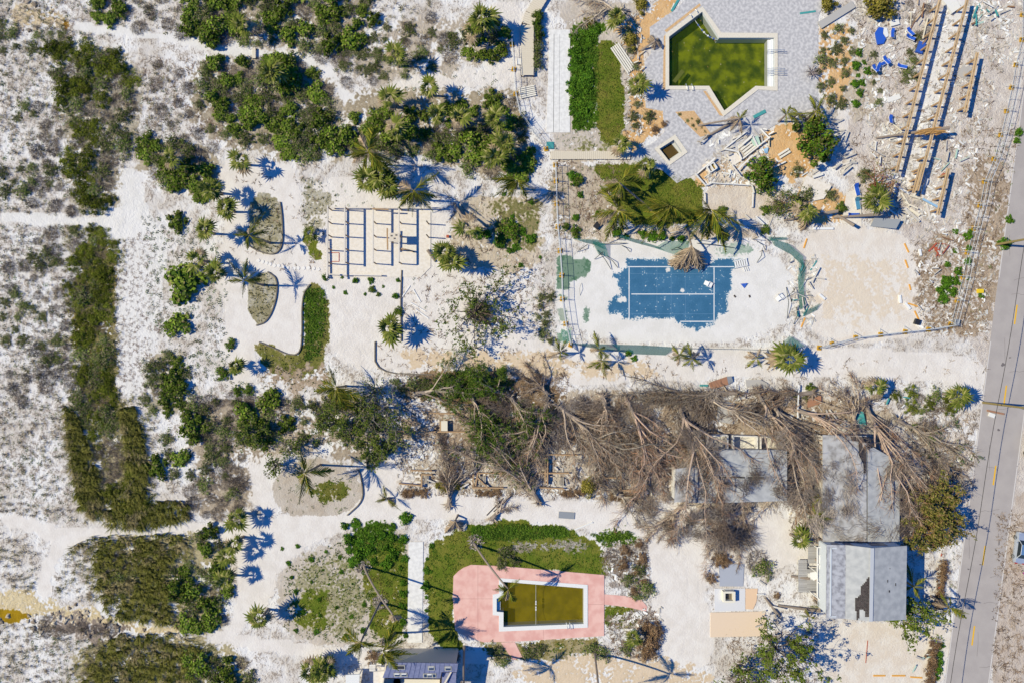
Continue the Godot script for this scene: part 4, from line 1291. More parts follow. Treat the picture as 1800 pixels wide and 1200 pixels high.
func inside(a: PackedVector2Array, n: int, dmin: float, tries := 30) -> Array:   # random points inside an outline, no two nearer than dmin
	var lo := a[0]
	var hi := a[0]
	for q in a:
		lo = lo.min(q)
		hi = hi.max(q)
	var out := []
	var t := 0
	while out.size() < n and t < n * tries:
		t += 1
		var q := Vector2(rr(lo.x, hi.x), rr(lo.y, hi.y))
		if not Geometry2D.is_point_in_polygon(q, a): continue
		var ok := true
		if dmin > 0:
			for e in out:
				if q.distance_squared_to(e) < dmin * dmin:
					ok = false
					break
		if ok: out.append(q)
	return out

func bush(kind: String, at: Vector3, r: float, label: String, group := "", hs := 1.0) -> Node3D:
	var spec: Array = BUSH[kind]
	var o := thing(spec[0], label, "shrub", group, at, rr(0, TAU))
	var v: int = rng.randi() % int(B[kind].size())
	var sc := Basis().scaled(Vector3(r, r * hs, r * rr(0.85, 1.15)))
	part(B[kind][v][0], spec[1], M.leaf if spec[1] == "foliage" else M.vcol, o, Transform3D(sc, Vector3.ZERO))
	if B[kind][v][1] != null:
		part(B[kind][v][1], "stems", M.vcol, o, Transform3D(sc, Vector3.ZERO))
	return o

const BUSH := {"grape": ["sea_grape_bush", "foliage"], "scrub": ["dune_shrub", "foliage"], "dead": ["dead_shrub", "twigs"], "mixed": ["coastal_shrub", "foliage"], "round": ["round_shrub", "foliage"], "olive": ["olive_shrub", "foliage"], "brown": ["dry_hedge_bush", "foliage"], "weed": ["leafy_weed", "foliage"]}

func thicket(kind: String, a: Array, dmin: float, r0: float, r1: float, label: String, group: String, hs := 1.0, n := 200) -> void:
	for q in inside(poly(a), n, dmin):
		var c := rr(0, 1)
		if (kind == "grape" or kind == "scrub") and n == 200 and c < 0.46:
			var word := "thin mixed shrub" if c < 0.3 else "dead twiggy shrub"
			var at := label.find(" in ")
			if at < 0: at = maxi(label.find(" beside "), label.find(" below "))
			if at < 0: at = maxi(label.find(" by "), label.find(" east "))
			if at < 0: at = maxi(label.find(" south "), label.find(" among "))
			if at > 0:
				bush("mixed" if c < 0.3 else "dead", Vector3(q.x, 0, q.y), rr(r0, r1) * 0.95, word + label.substr(at), ("thin ones of the " if c < 0.3 else "dead ones of the ") + group, hs * rr(0.6, 1.2))
				continue
		bush(kind, Vector3(q.x, 0, q.y), rr(r0 * 0.8, r1) * 1.02, label, group, hs * rr(0.6, 1.5))

func scatter(called: String, label: String, category: String, mesh: Mesh, zones: Array, pal: Array, s0: float, s1: float, freq := 0.12, gap := 0.0, avoid: Array = [], yaw := -1.0, yj := PI, lift0 := 0.0, lift1 := 0.0) -> void:
	# zones: [outline, plants per square metre]; the plants bunch where a noise lies above gap
	var f := FastNoiseLite.new()
	f.seed = rng.randi() % 10000
	f.frequency = freq
	f.fractal_octaves = 2
	var f2 := FastNoiseLite.new()
	f2.seed = f.seed + 5
	f2.frequency = 0.05
	f2.fractal_octaves = 3
	var xfs := []
	var cols := []
	var av := []
	for e in avoid: av.append(poly(e))
	for z in zones:
		var a := poly(z[0])
		var area := 0.0
		for i in a.size():
			var j := (i + 1) % a.size()
			area += a[i].x * a[j].y - a[j].x * a[i].y
		var n := int(absf(area) * 0.5 * z[1])
		for q in inside(a, n, 0.0, 6):
			if f.get_noise_2d(q.x * 4.0, q.y * 4.0) < gap + rr(-0.25, 0.25): continue
			var hit := false
			for e in av:
				if Geometry2D.is_point_in_polygon(q, e):
					hit = true
					break
			if hit: continue
			var s := rr(s0, s1)
			var turn := rr(0, TAU) if yaw < -0.5 else yaw + rr(-yj, yj)
			xfs.append(Transform3D(Basis(Vector3.UP, turn).scaled(Vector3(s, s * rr(0.7, 1.1), s)), Vector3(q.x, rr(lift0, lift1), q.y)))
			var pk := int((f2.get_noise_2d(q.x * 4.0, q.y * 4.0) * 0.9 + 0.5 + rr(-0.22, 0.22)) * pal.size())
			cols.append(vary(pal[clampi(pk, 0, pal.size() - 1)], 0.25))
	if xfs.size() == 0: return
	stuff(called, label, category, mesh, M.leaf if category != "branches" else M.vcol, xfs, cols)

func palm(kind: String, cx: float, cy: float, hh: float, size: float, label: String, group := "", foot: Array = [], sweep := -1.0, fronds := 15, dead := 0.0) -> Node3D:
	# cx, cy: where the photograph shows the heart of the crown; foot: where the trunk meets the ground when it leans
	var top := P(cx, cy, hh)
	var base := Vector3(top.x, 0, top.z) + Vector3(rr(-0.2, 0.2), 0, rr(-0.2, 0.2))
	if foot.size(): base = P(foot[0], foot[1])
	var o := thing("coconut_palm" if kind == "coco" else "fan_palm", label, "palm", group, base)
	var tp := top - base
	var mb := MB.new()
	var pts := []
	var rad := []
	var r0 := 0.17 if kind == "coco" else 0.2
	for k in 7:
		var f := k / 6.0
		var bend := Vector3(tp.x, 0, tp.z) * (f * f * 0.4 + f * 0.6)
		pts.append(Vector3(bend.x, tp.y * f - 0.1 * (1.0 - f), bend.z))
		rad.append(r0 * (1.35 if k == 0 else 1.0 - 0.25 * f))
	mb.tube(pts, rad, 7, C(178, 168, 156))
	part(mb.mesh(), "trunk", M.bark, o)
	if kind == "fan": fronds = int(fronds * 0.72)
	var wear := rr(0.0, 0.3)
	var lop := rr(0, TAU)
	for i in fronds:
		var f := (i + 0.5) / fronds
		var yaw := TAU * i * 0.382 + rr(-0.3, 0.3)
		if sweep >= 0.0: yaw = sweep + (fposmod(yaw, TAU) - PI) * 0.5 if rr(0, 1) < 0.65 else yaw
		var pitch := lerpf(1.3, -0.5, f) + rr(-0.12, 0.12)
		var s := size * rr(0.75, 1.15) * (0.8 if f < 0.15 else 1.0) * (1.0 if kind == "coco" else 1.28) * (1.0 + 0.22 * cos(yaw - lop))
		if kind == "fan": pitch = lerpf(1.2, -0.35, f) + rr(-0.2, 0.2)
		var isdead := rr(0, 1) < maxf(dead, wear)
		if rr(0, 1) < wear * 0.6: continue
		if isdead: pitch = rr(-0.75, -0.1)
		if dead >= 1.0 and sweep >= 0.0: yaw = sweep + rr(-0.75, 0.75)
		var arr: Array = B["frond"] if kind == "coco" else B["fan"]
		if isdead: arr = B["frond_dead"] if kind == "coco" else B["fan_dead"]
		var bs := Basis(Vector3.UP, yaw) * Basis(Vector3(0, 0, 1), pitch)
		part(arr[rng.randi() % arr.size()], "frond", M.leaf, o, Transform3D(bs.scaled(Vector3.ONE * s), tp))
	return o

func limb(mb: MB, a: Vector3, d: Vector3, l: float, r: float, depth: int, col: Color, tips: Array, up := 0.12, wig := 0.5) -> void:
	var pts := [a]
	var rad := [r]
	var p := a
	var dd := d
	for k in 3:
		dd = (dd + rdir() * wig * 0.35 + Vector3(0, up, 0)).normalized()
		p += dd * l / 3.0
		p.y = maxf(p.y, 0.05)
		pts.append(p)
		rad.append(r * (1.0 - 0.2 * (k + 1)))
	mb.tube(pts, rad, 4 if depth > 1 else 3, vary(col, 0.15))
	if depth <= 0:
		tips.append(p)
		return
	for k in (3 if depth > 1 else 4):
		var q: Vector3 = pts[1 + (k % 3)]
		limb(mb, q, (dd + rdir() * 0.95).normalized(), l * rr(0.5, 0.75), r * 0.5, depth - 1, col, tips, up, wig)

func open_tree(cx: float, cy: float, hh: float, rad: float, leaves: int, leaf: float, pal: Array, bark: Color, label: String, seed_: int, called := "broadleaf_tree", depth := 3, pitch := 0.6) -> void:
	rng.seed = seed_
	var top := P(cx, cy, hh * 0.7)
	var base := Vector3(top.x, 0, top.z)
	var o := thing(called, label, "tree", "", base)
	var tips := []
	var mb := MB.new()
	mb.tube([Vector3(0, -0.1, 0), Vector3(0.1, hh * 0.25, 0.05), Vector3(0, hh * 0.4, 0)], [0.28, 0.22, 0.18], 6, bark)
	part(mb.mesh(), "trunk", M.vcol, o)
	mb = MB.new()
	for k in 8:
		var a := TAU * k / 8.0 + rr(-0.3, 0.3)
		limb(mb, Vector3(0, hh * rr(0.25, 0.4), 0), Vector3(cos(a), pitch, sin(a)).normalized(), rad * rr(0.45, 0.65), 0.11, depth, bark, tips, 0.1)
	part(mb.mesh(), "branches", M.vcol, o)
	mb = MB.new()
	if leaves > 0:
		for i in leaves:
			var p: Vector3 = tips[(i * 7919) % tips.size()]
			if (int(p.x * 3.1) + int(p.z * 2.3)) % 4 == 0: continue
			leaf_quad(mb, p + rdir() * rr(0.05, 0.5), (Vector3.UP + rdir() * 0.9).normalized(), leaf * rr(0.7, 1.2), 0.55, pick(pal))
		part(mb.mesh(), "crown", M.leaf, o)

func fallen_pine(rx: float, ry: float, tx: float, ty: float, spread: float, label: String, seed_: int, twigs := 700, green := 0.0, hh := 1.4, limbs := 9, tone := 1.0) -> void:
	# root at (rx, ry), main direction towards (tx, ty)
	rng.seed = seed_
	var a := P(rx, ry)
	var b := P(tx, ty)
	var o := thing("fallen_pine", label, "fallen tree", "", a)
	var d := (b - a).normalized()
	var l := a.distance_to(b)
	var warm := rr(0.96, 1.04)
	var bark := C(176 * tone * warm, 158 * tone, 142 * tone)
	var mb := MB.new()
	var knot := d * l * 0.16 + Vector3(0, hh * 0.5, 0)
	mb.tube([-d * 0.6 + Vector3(0, 0.3, 0), Vector3(0, 0.45, 0), knot], [0.42, 0.34, 0.26], 7, bark)
	part(mb.mesh(), "trunk", M.bark, o)
	mb = MB.new()   # torn root plate
	for k in 26:
		var e := (-d * rr(0.1, 0.9) + rdir() * 0.9).normalized() * rr(0.5, 1.5)
		e.y = absf(e.y) * 1.1
		mb.tube([-d * 0.4 + Vector3(0, 0.4, 0), -d * 0.4 + e * 0.6 + Vector3(0, 0.3, 0), -d * 0.4 + e], [0.12, 0.07, 0.02], 3, vary(bark, 0.3))
	part(mb.mesh(), "roots", M.vcol, o)
	var lines := []
	for k in limbs:
		mb = MB.new()
		var an := spread * (2.0 * (k + rr(-0.7, 0.7)) / maxf(limbs - 1.0, 1.0) - 1.0)
		var far := l * rr(0.35, 1.08)
		var thick := rr(0.07, 0.24)
		var st := Vector3(0, 0.4, 0).lerp(knot * 1.6, rr(0.1, 1.0))
		var dir := d.rotated(Vector3.UP, an * rr(0.3, 0.7))
		var goal := d.rotated(Vector3.UP, an)
		var pts := []
		var rad := []
		var p := st
		var lift := hh * rr(0.5, 1.3)
		for j in 9:
			var f := j / 8.0
			var q := p
			q.y = st.y * (1.0 - f) + lift * sin(f * PI) + 0.1 + rr(-0.1, 0.1)
			pts.append(q)
			rad.append(lerpf(thick, 0.018, sqrt(f)))
			dir = (dir + (goal - dir) * 0.25 + Vector3(rr(-1, 1), 0, rr(-1, 1)) * 0.38).normalized()
			p += dir * far / 8.0
		mb.tube(pts, rad, 4, vary(Color(bark.r * 1.15, bark.g * 1.12, bark.b * 1.1), 0.25))
		part(mb.mesh(), "limb", M.vcol, o)
		lines.append(pts)
	mb = MB.new()
	var gb := MB.new()
	var pal := [C(150 * tone * warm, 130 * tone, 114 * tone), C(190 * tone * warm, 170 * tone, 150 * tone), C(108 * tone * warm, 92 * tone, 80 * tone), C(170 * tone, 156 * tone, 140 * tone), C(176 * tone * warm, 136 * tone, 104 * tone)]
	for i in twigs:
		var pts: Array = lines[i % lines.size()]
		var f := pow(rr(0.0, 1.0), 0.75) * 7.2 + 0.6
		var j := int(f)
		var p: Vector3 = Vector3(pts[j]).lerp(pts[mini(j + 1, 8)], f - j)
		var along := (Vector3(pts[mini(j + 1, 8)]) - Vector3(pts[maxi(j - 1, 0)])).normalized()
		var w := (along + rdir() * 1.0).normalized() * rr(0.35, 1.0) * minf(l * 0.16, 2.4)
		w.y = w.y * 0.4
		var e := p + w + Vector3(0, rr(-0.5, 0.2), 0)
		e.y = maxf(e.y, 0.04)
		var m := p.lerp(e, 0.5) + rdir() * 0.12
		mb.tube([p, m, e], [0.03, 0.022, 0.01], 3, pick(pal))
		for h in 2:
			var q := m.lerp(e, rr(-0.5, 0.9))
			var e2 := q + (w.normalized() + rdir() * 0.7).normalized() * rr(0.3, 0.9)
			e2.y = maxf(e2.y, 0.03)
			if rr(0, 1) < green:
				for g in 10:
					var q2 := q.lerp(e2, rr(0.0, 1.2)) + rdir() * 0.2
					leaf_quad(gb, q2, (Vector3.UP + rdir()).normalized(), rr(0.12, 0.3), 0.18, pick([Color(0.06, 0.11, 0.015), Color(0.10, 0.14, 0.02), Color(0.04, 0.075, 0.012)]))
			else:
				mb.tube([q, e2], [0.016, 0.008], 3, pick(pal))
	var tw := part(mb.mesh(), "twigs", M.vcol, o)
	tw.set_meta("kind", "stuff")
	if gb.v.size() > 0:
		part(gb.mesh(), "needles", M.leaf, o)

func build_vegetation() -> void:
	rng.seed = 77
	var grape := [Color(0.075, 0.11, 0.012), Color(0.11, 0.15, 0.018), Color(0.045, 0.075, 0.010), Color(0.14, 0.17, 0.03), Color(0.06, 0.09, 0.012), Color(0.13, 0.11, 0.05)]
	var scrub := [Color(0.07, 0.085, 0.010), Color(0.095, 0.11, 0.012), Color(0.05, 0.062, 0.008), Color(0.12, 0.125, 0.018)]
	var mixed := [Color(0.07, 0.10, 0.018), Color(0.10, 0.125, 0.03), Color(0.12, 0.11, 0.055), Color(0.05, 0.075, 0.014), Color(0.17, 0.14, 0.09)]
	var deadp := [C(120, 104, 92), C(150, 134, 120), C(96, 82, 72), C(134, 122, 112)]
	var brownp := [Color(0.20, 0.12, 0.065), Color(0.27, 0.17, 0.10), Color(0.14, 0.085, 0.05), Color(0.22, 0.15, 0.08)]
	var olivep := [Color(0.14, 0.12, 0.02), Color(0.20, 0.17, 0.03), Color(0.09, 0.09, 0.015), Color(0.24, 0.19, 0.05)]
	var weedp := [Color(0.055, 0.13, 0.012), Color(0.085, 0.17, 0.015), Color(0.04, 0.095, 0.01)]
	B["grape"] = []
	B["scrub"] = []
	B["mixed"] = []
	B["dead"] = []
	B["round"] = []
	B["olive"] = []
	B["brown"] = []
	B["weed"] = []
	for k in 4:
		var tn: float = [0.95, 1.25, 1.5, 1.15][k]
		var tt := func(a: Array) -> Array: return a.map(func(c: Color) -> Color: return Color(c.r * tn * 0.98, c.g * tn * 1.02, c.b * tn))
		B["grape"].append([crown_mesh(7, 900, 0.075, 0.13, 0.7, 0.75, tt.call(grape), 0.35), stems_mesh(9, 0.5, C(130, 112, 96))])
		B["scrub"].append([crown_mesh(9, 1500, 0.035, 0.08, 0.5, 0.45, tt.call(scrub), 0.2), stems_mesh(7, 0.35, C(120, 104, 90))])
		B["mixed"].append([crown_mesh(8, 760, 0.045, 0.10, 0.6, 0.5, tt.call(mixed), 0.5), stems_mesh(16, 0.5, C(134, 118, 104), 0.02, 1.0)])
		B["dead"].append([twig_mesh(330, 0.5, deadp, 0.011), null])
	for k in 2:
		B["round"].append([crown_mesh(10, 1500, 0.05, 0.09, 0.8, 0.6, weedp + grape, 0.1), stems_mesh(6, 0.5, C(120, 104, 90))])
		B["olive"].append([crown_mesh(9, 1400, 0.05, 0.1, 0.75, 0.6, olivep, 0.35), stems_mesh(8, 0.5, C(130, 112, 96))])
		B["brown"].append([crown_mesh(8, 1600, 0.03, 0.08, 0.8, 0.4, brownp, 0.15), stems_mesh(8, 0.5, C(120, 96, 76))])
		B["weed"].append([crown_mesh(6, 320, 0.1, 0.18, 0.45, 0.6, weedp, 0.5), null])
	B["frond"] = [frond_mesh(0.45), frond_mesh(0.7), frond_mesh(0.95)]
	B["frond_dead"] = [frond_mesh(0.9, true), frond_mesh(0.6, true)]
	B["fan"] = [fan_mesh(), fan_mesh(), fan_mesh()]
	B["fan_dead"] = [fan_mesh(true)]
	build_shrubs()
	build_palms()
	build_trees()
	build_cover()

func build_shrubs() -> void:
	var g := ""
	# low dense olive strips along the beach
	g = "dense dune shrubs in the strip beside the beach track"
	var lb := "low dense olive green dune shrub in the strip along the beach"
	thicket("scrub", [130, 405, 165, 402, 200, 425, 206, 440, 190, 462, 130, 464], 1.25, 1.1, 1.6, lb, g, 0.8)
	thicket("scrub", [132, 474, 186, 470, 188, 520, 182, 560, 190, 590, 196, 620, 190, 660, 200, 690, 205, 735, 190, 760, 165, 745, 140, 725, 132, 690, 140, 640, 138, 600, 138, 560, 140, 540, 112, 500], 1.35, 1.2, 1.9, lb, g, 0.8)
	g = "shrubs in the dune thicket south of the dune path"
	lb = "dark green dune shrub in the long thicket below the dune path"
	thicket("scrub", [90, 85, 140, 80, 205, 90, 225, 130, 240, 185, 225, 205, 235, 230, 220, 262, 200, 285, 200, 340, 190, 365, 165, 372, 145, 355, 140, 330, 118, 290, 122, 262, 140, 235, 125, 210, 100, 170, 90, 130], 1.7, 1.3, 2.1, lb, g, 0.9)
	g = "olive dune shrubs among the tall dry grass"
	thicket("scrub", [190, 825, 230, 815, 255, 860, 255, 890, 200, 900, 185, 870], 1.6, 1.1, 1.7, "olive dune shrub among tall dry grass north of the fork path", g, 0.8)
	thicket("scrub", [150, 745, 200, 745, 205, 780, 175, 790], 1.6, 0.9, 1.4, "olive dune shrub among tall dry grass north of the fork path", g, 0.8)
	thicket("scrub", [205, 1000, 245, 1010, 250, 1045, 210, 1040], 1.8, 0.9, 1.5, "dark dune shrub inside the grassy plot south of the fork path", g, 0.8)
	# sea grapes
	thicket("grape", [165, -10, 212, -10, 214, 30, 195, 42, 170, 30], 1.7, 1.2, 1.9, "sea grape bush in the clump above the dune path's west end", "sea grapes above the dune path")
	thicket("grape", [325, -10, 420, -10, 420, 60, 385, 72, 335, 48], 1.5, 1.2, 2.0, "sea grape bush in the clump beside the dune path near footbridge", "sea grapes near the footbridge")
	thicket("grape", [440, -10, 650, -10, 660, 40, 635, 75, 605, 105, 560, 90, 500, 78, 470, 40], 1.95, 1.2, 1.9, "sea grape bush in the open thicket north of the dune path bend", "sea grapes north of the path bend")
	thicket("grape", [372, 112, 440, 106, 515, 108, 552, 128, 580, 168, 597, 195, 592, 230, 610, 250, 590, 268, 510, 280, 490, 262, 495, 240, 420, 250, 395, 225, 370, 170, 350, 120], 1.6, 1.2, 1.9, "sea grape bush in the big thicket south of the dune path bend", "sea grapes south of the path bend")
	thicket("mixed", [335, 120, 385, 115, 395, 170, 410, 230, 380, 250, 350, 200], 2.2, 1.0, 1.6, "sparse grey green shrub on the edge of the big sea grape thicket", "sparse shrubs by the big thicket", 0.8)
	thicket("grape", [650, 200, 720, 190, 790, 195, 850, 175, 905, 170, 912, 210, 930, 250, 932, 300, 905, 318, 840, 305, 790, 280, 700, 262, 640, 262, 605, 240, 610, 200], 1.8, 1.2, 1.9, "sea grape bush in the thicket north of the pile foundation", "sea grapes north of the pile foundation")
	thicket("grape", [780, 70, 830, 40, 885, 45, 892, 90, 860, 108, 790, 100], 1.7, 1.2, 1.8, "sea grape bush below the fan palm near the boarded landing", "sea grapes near the boarded landing")
	thicket("mixed", [600, 80, 690, 60, 740, 80, 730, 110, 640, 140, 600, 120], 2.0, 0.8, 1.4, "thin mixed shrub between dune path and sandy clearing", "thin shrubs by the clearing", 0.7)
	thicket("mixed", [610, 60, 760, 30, 800, 60, 780, 110, 680, 150, 620, 130], 2.4, 0.9, 1.5, "thin grey shrub scattered between path bend and clearing", "thin shrubs between bend and clearing", 0.6, 26)
	thicket("mixed", [400, 10, 480, 0, 520, 60, 470, 85, 410, 70], 2.0, 0.9, 1.6, "thin grey green shrub above the footbridge", "thin shrubs above the footbridge", 0.7, 16)
	thicket("mixed", [590, 230, 720, 225, 850, 240, 800, 285, 700, 270, 620, 270], 2.0, 0.9, 1.6, "thin olive shrub along the thicket's southern fringe", "thin shrubs on the southern fringe", 0.8, 26)
	thicket("mixed", [360, 700, 440, 700, 430, 780, 380, 830, 360, 770], 1.9, 0.9, 1.6, "olive shrub among the dead grey tangle west of the soil bed", "olive shrubs in the grey tangle", 0.9, 20)
	thicket("mixed", [520, 690, 600, 695, 560, 740, 520, 760], 2.0, 0.9, 1.6, "leafy shrub between the dense clump and the leafless tree", "shrubs beside the dense clump", 0.9, 12)
	thicket("dead", [480, 245, 620, 230, 700, 240, 640, 270, 500, 270], 2.2, 0.9, 1.5, "dead brown shrub along the thicket's southern fringe", "dead shrubs on the southern fringe", 0.8, 16)
	thicket("grape", [242, 262, 265, 245, 300, 255, 365, 272, 375, 300, 380, 335, 355, 352, 312, 328, 275, 305], 1.7, 1.3, 1.9, "sea grape bush in the thicket beside the garden drive", "sea grapes beside the garden drive")
	thicket("grape", [262, 640, 285, 622, 320, 632, 330, 665, 325, 690, 265, 690], 1.75, 1.2, 1.7, "sea grape bush in the clump east of the beach strip", "sea grapes east of the beach strip")
	thicket("grape", [252, 700, 320, 698, 350, 705, 345, 730, 300, 740, 260, 730], 1.9, 1.1, 1.6, "sea grape bush south of the beach strip clump", "sea grapes south of the clump")
	for q in [[324, 495, 3.3, "large round sea grape bush west of the kerbed beds"], [313, 391, 1.6, "round grey green bush on the sand west of the kerbed bed"], [314, 570, 2.1, "round bush south of the large round sea grape"], [340, 748, 2.5, "round bright sea grape among grey twigs"], [278, 820, 1.9, "sea grape bush at the edge of the tall grass"], [318, 805, 1.6, "sea grape bush beside white sand and grey twigs"]]:
		bush("grape", P(q[0], q[1]), q[2], q[3], "", 0.8)
	thicket("grape", [440, 698, 500, 695, 508, 740, 490, 775, 440, 780, 430, 740], 1.9, 1.3, 1.9, "sea grape bush in the dense clump below the green strip", "sea grapes below the green strip")
	thicket("mixed", [510, 770, 560, 765, 560, 780, 520, 790], 1.7, 0.9, 1.3, "small leafy shrub north of the oval soil bed", "shrubs north of the oval bed")
	thicket("mixed", [560, 700, 640, 700, 690, 740, 690, 800, 650, 810, 600, 770, 565, 740], 2.1, 1.0, 1.6, "open leafy shrub in the shade north of the oval soil bed", "shrubs in the shade north of the oval bed", 0.9)
	thicket("grape", [345, 935, 380, 930, 388, 960, 350, 965], 1.6, 1.0, 1.5, "sea grape bush beside the sandy path fork", "sea grapes beside the path fork")
	thicket("grape", [300, 1000, 345, 985, 400, 1000, 405, 1040, 385, 1060, 395, 1095, 330, 1108, 325, 1060, 300, 1025], 1.7, 1.2, 1.8, "sea grape bush in the clump east of the grassy plot", "sea grapes east of the grassy plot")
	thicket("grape", [330, 1155, 400, 1150, 440, 1165, 440, 1215, 340, 1215], 1.9, 1.1, 1.8, "sea grape bush in the clump south of the muddy channel", "sea grapes south of the channel")
	# grey dead scrub
	g = "dead grey shrubs in the dunes"
	lb = "dead grey brown twiggy shrub in the western dunes"
	for a in [[60, 190, 100, 180, 105, 235, 70, 230], [55, 240, 100, 240, 100, 290, 65, 290], [45, 330, 85, 320, 130, 340, 125, 375, 50, 360], [60, 400, 90, 395, 95, 440, 60, 435], [0, 460, 40, 460, 80, 500, 70, 530, 20, 520], [90, 510, 120, 520, 125, 590, 95, 580], [60, 610, 120, 605, 125, 680, 80, 680], [10, 650, 55, 640, 55, 700, 20, 720]]:
		thicket("dead", a, 2.2, 0.9, 1.6, lb, g)
	for a in [[55, 55, 110, 60, 90, 90, 55, 85], [20, 205, 40, 175, 60, 200, 30, 215], [50, 450, 90, 430, 98, 460, 60, 470], [10, 510, 45, 505, 40, 545, 5, 540], [0, 550, 35, 555, 40, 600, 5, 600], [50, 540, 80, 545, 75, 565], [70, 600, 110, 600, 105, 640, 75, 635], [0, 45, 40, 50, 35, 85, 0, 90], [0, 300, 90, 290, 95, 320, 30, 345, 0, 345]]:
		thicket("mixed", a, 1.8, 0.8, 1.4, "small grey green shrub dotted over the western dunes", "small shrubs in the western dunes", 0.7)
	g = "dead grey shrubs round the dune path and thickets"
	lb = "dead grey twiggy shrub on sand round the dune path"
	for a in [[260, 110, 330, 120, 340, 160, 300, 220, 250, 160], [330, 200, 390, 240, 380, 262, 320, 250], [400, 20, 470, 10, 470, 80, 420, 60], [690, 60, 760, 20, 780, 70, 720, 100], [560, 95, 640, 105, 660, 150, 610, 155], [200, 0, 320, 0, 320, 60, 230, 50], [600, 250, 690, 245, 700, 275, 620, 280]]:
		thicket("dead", a, 2.5, 0.8, 1.5, lb, g)
	g = "dead grey shrubs south of the lot"
	lb = "dead grey brown shrub in the tangle west of the oval soil bed"
	for a in [[345, 705, 430, 700, 430, 760, 370, 800, 355, 750], [330, 850, 420, 850, 425, 905, 330, 910], [160, 790, 240, 780, 240, 850, 180, 840], [190, 970, 225, 965, 220, 1010, 190, 1005], [70, 1090, 200, 1095, 200, 1120, 80, 1115], [360, 800, 430, 800, 425, 850, 370, 845]]:
		thicket("dead", a, 1.7, 1.0, 1.8, lb, g, 0.8)
	thicket("mixed", [290, 760, 370, 780, 420, 830, 410, 870, 350, 850, 300, 830], 2.4, 0.9, 1.5, "sparse green shrub in the tangle west of the oval soil bed", "sparse shrubs in the tangle", 0.7)
	# clipped and lawn shrubs
	for q in [[407, 606, 0.95, "small round clipped shrub on the sand below the kerbed bed"], [394, 655, 1.2, "clipped oval shrub beside a small palm near the green strip"], [414, 650, 0.8, "clipped shrub half under the small palm near green strip"], [417, 686, 0.9, "round clipped shrub beside an identical one by the thicket edge"], [438, 685, 1.0, "round clipped shrub with dark gap by the thicket edge"], [701, 548, 0.9, "small round green shrub by the fan palm and dark kerb"], [654, 509, 0.65, "round green tuft south of the pile foundation slab"], [665, 518, 0.45, "smaller round green tuft south of the pile foundation slab"]]:
		bush("round", P(q[0], q[1]), q[2], q[3], "", 0.9)
	# star pool surroundings
	for q in [[1430, 226, 2.6, "bright round sea grape tree over blue shadowed planks"], [1446, 262, 3.0, "larger bright sea grape tree beside blue shadowed planks"], [1345, 300, 2.4, "sea grape tree over the rubble of the collapsed bungalow"], [1352, 318, 1.8, "southern sea grape crown beside the collapsed bungalow rubble"]]:
		bush("round", P(q[0], q[1], 2.0) * Vector3(1, 0, 1), q[2], q[3], "", 1.8)
	bush("olive", P(1549, 10, 1.5) * Vector3(1, 0, 1), 2.4, "yellowish olive tree crown by the blue mattress", "", 1.4)
	bush("olive", P(1459, 3, 1.0) * Vector3(1, 0, 1), 1.5, "yellowish bush at the paved deck's far corner", "", 1.2)
	for q in [[1110, 72, 1.4], [1085, 36, 1.1], [1036, 38, 0.9], [1128, 10, 1.3]]:
		bush("olive", P(q[0], q[1]), q[2], "yellow green garden shrub in the orange sand beside paved deck", "garden shrubs in the orange sand", 0.9)
	thicket("mixed", [1440, 58, 1455, 55, 1495, 45, 1500, 90, 1490, 140, 1480, 190, 1445, 170, 1438, 130], 1.6, 0.7, 1.2, "low garden shrub in the bed east of the paved deck", "low shrubs east of the paved deck", 0.8)
	thicket("mixed", [1100, 50, 1125, 90, 1128, 150, 1122, 190, 1108, 180, 1112, 110], 1.7, 0.6, 1.2, "low garden shrub in the bed west of the paved deck", "low shrubs west of the paved deck", 0.8)
	for q in [[1140, 205, 1.2, "grey green agave like shrub by the paved deck steps"], [1115, 205, 0.9, "small dark shrub beside the olive lawn edge"], [1118, 222, 0.8, "small shrub beside the dry round bushes on orange sand"]]:
		bush("mixed", P(q[0], q[1]), q[2], q[3])
	for q in [[1151, 228, 0.85], [1167, 219, 0.65]]:
		bush("brown", P(q[0], q[1]), q[2], "round dry brown bush on orange sand by paved deck", "round dry bushes on the orange sand", 0.9)
	thicket("mixed", [1193, 200, 1216, 198, 1243, 232, 1230, 236], 0.75, 0.25, 0.5, "tiny succulent in the orange sand bed cut into paved deck", "succulents in the orange bed")
	thicket("weed", [1510, 85, 1530, 110, 1520, 160, 1503, 185, 1498, 160], 1.1, 0.5, 0.9, "leafy green plant in the row beside the narrow sand track", "plants beside the sand track")
	thicket("mixed", [1530, 85, 1545, 95, 1560, 180, 1540, 190, 1530, 130], 1.6, 0.5, 0.9, "dry mixed plant near the wrecked blue chairs", "dry plants near the blue chairs", 0.7)
	thicket("mixed", [1590, 110, 1612, 60, 1622, 90, 1605, 150, 1590, 140], 1.4, 0.6, 1.1, "tangled grey shrub along the first timber pile row", "tangled shrubs along the pile row", 0.7)
	thicket("dead", [1600, 0, 1640, 20, 1620, 90, 1600, 80], 1.6, 0.7, 1.1, "tangled dead twigs along the first timber pile row", "tangled twigs along the pile row", 0.7)
	# hedge beside the landing
	for k in 9:
		var yy := 30.0 + k * 11.0
		bush("mixed" if k > 3 else "round", P(946 + rr(-1, 1), yy), rr(0.75, 1.0), "narrow green hedge bush between boarded landing and concrete strip" if k <= 3 else "thinning grey hedge bush between boarded landing and concrete strip", "hedge beside the boarded landing", 2.2)
	# bright creeping weeds beside the concrete strip
	thicket("weed", [1006, 66, 1030, 42, 1050, 46, 1036, 90, 1034, 130, 1038, 170, 1036, 220, 1014, 228, 1006, 190, 1008, 130], 0.95, 0.6, 1.25, "bright green creeping weed clump along the concrete strip", "weeds along the concrete strip", 0.9)
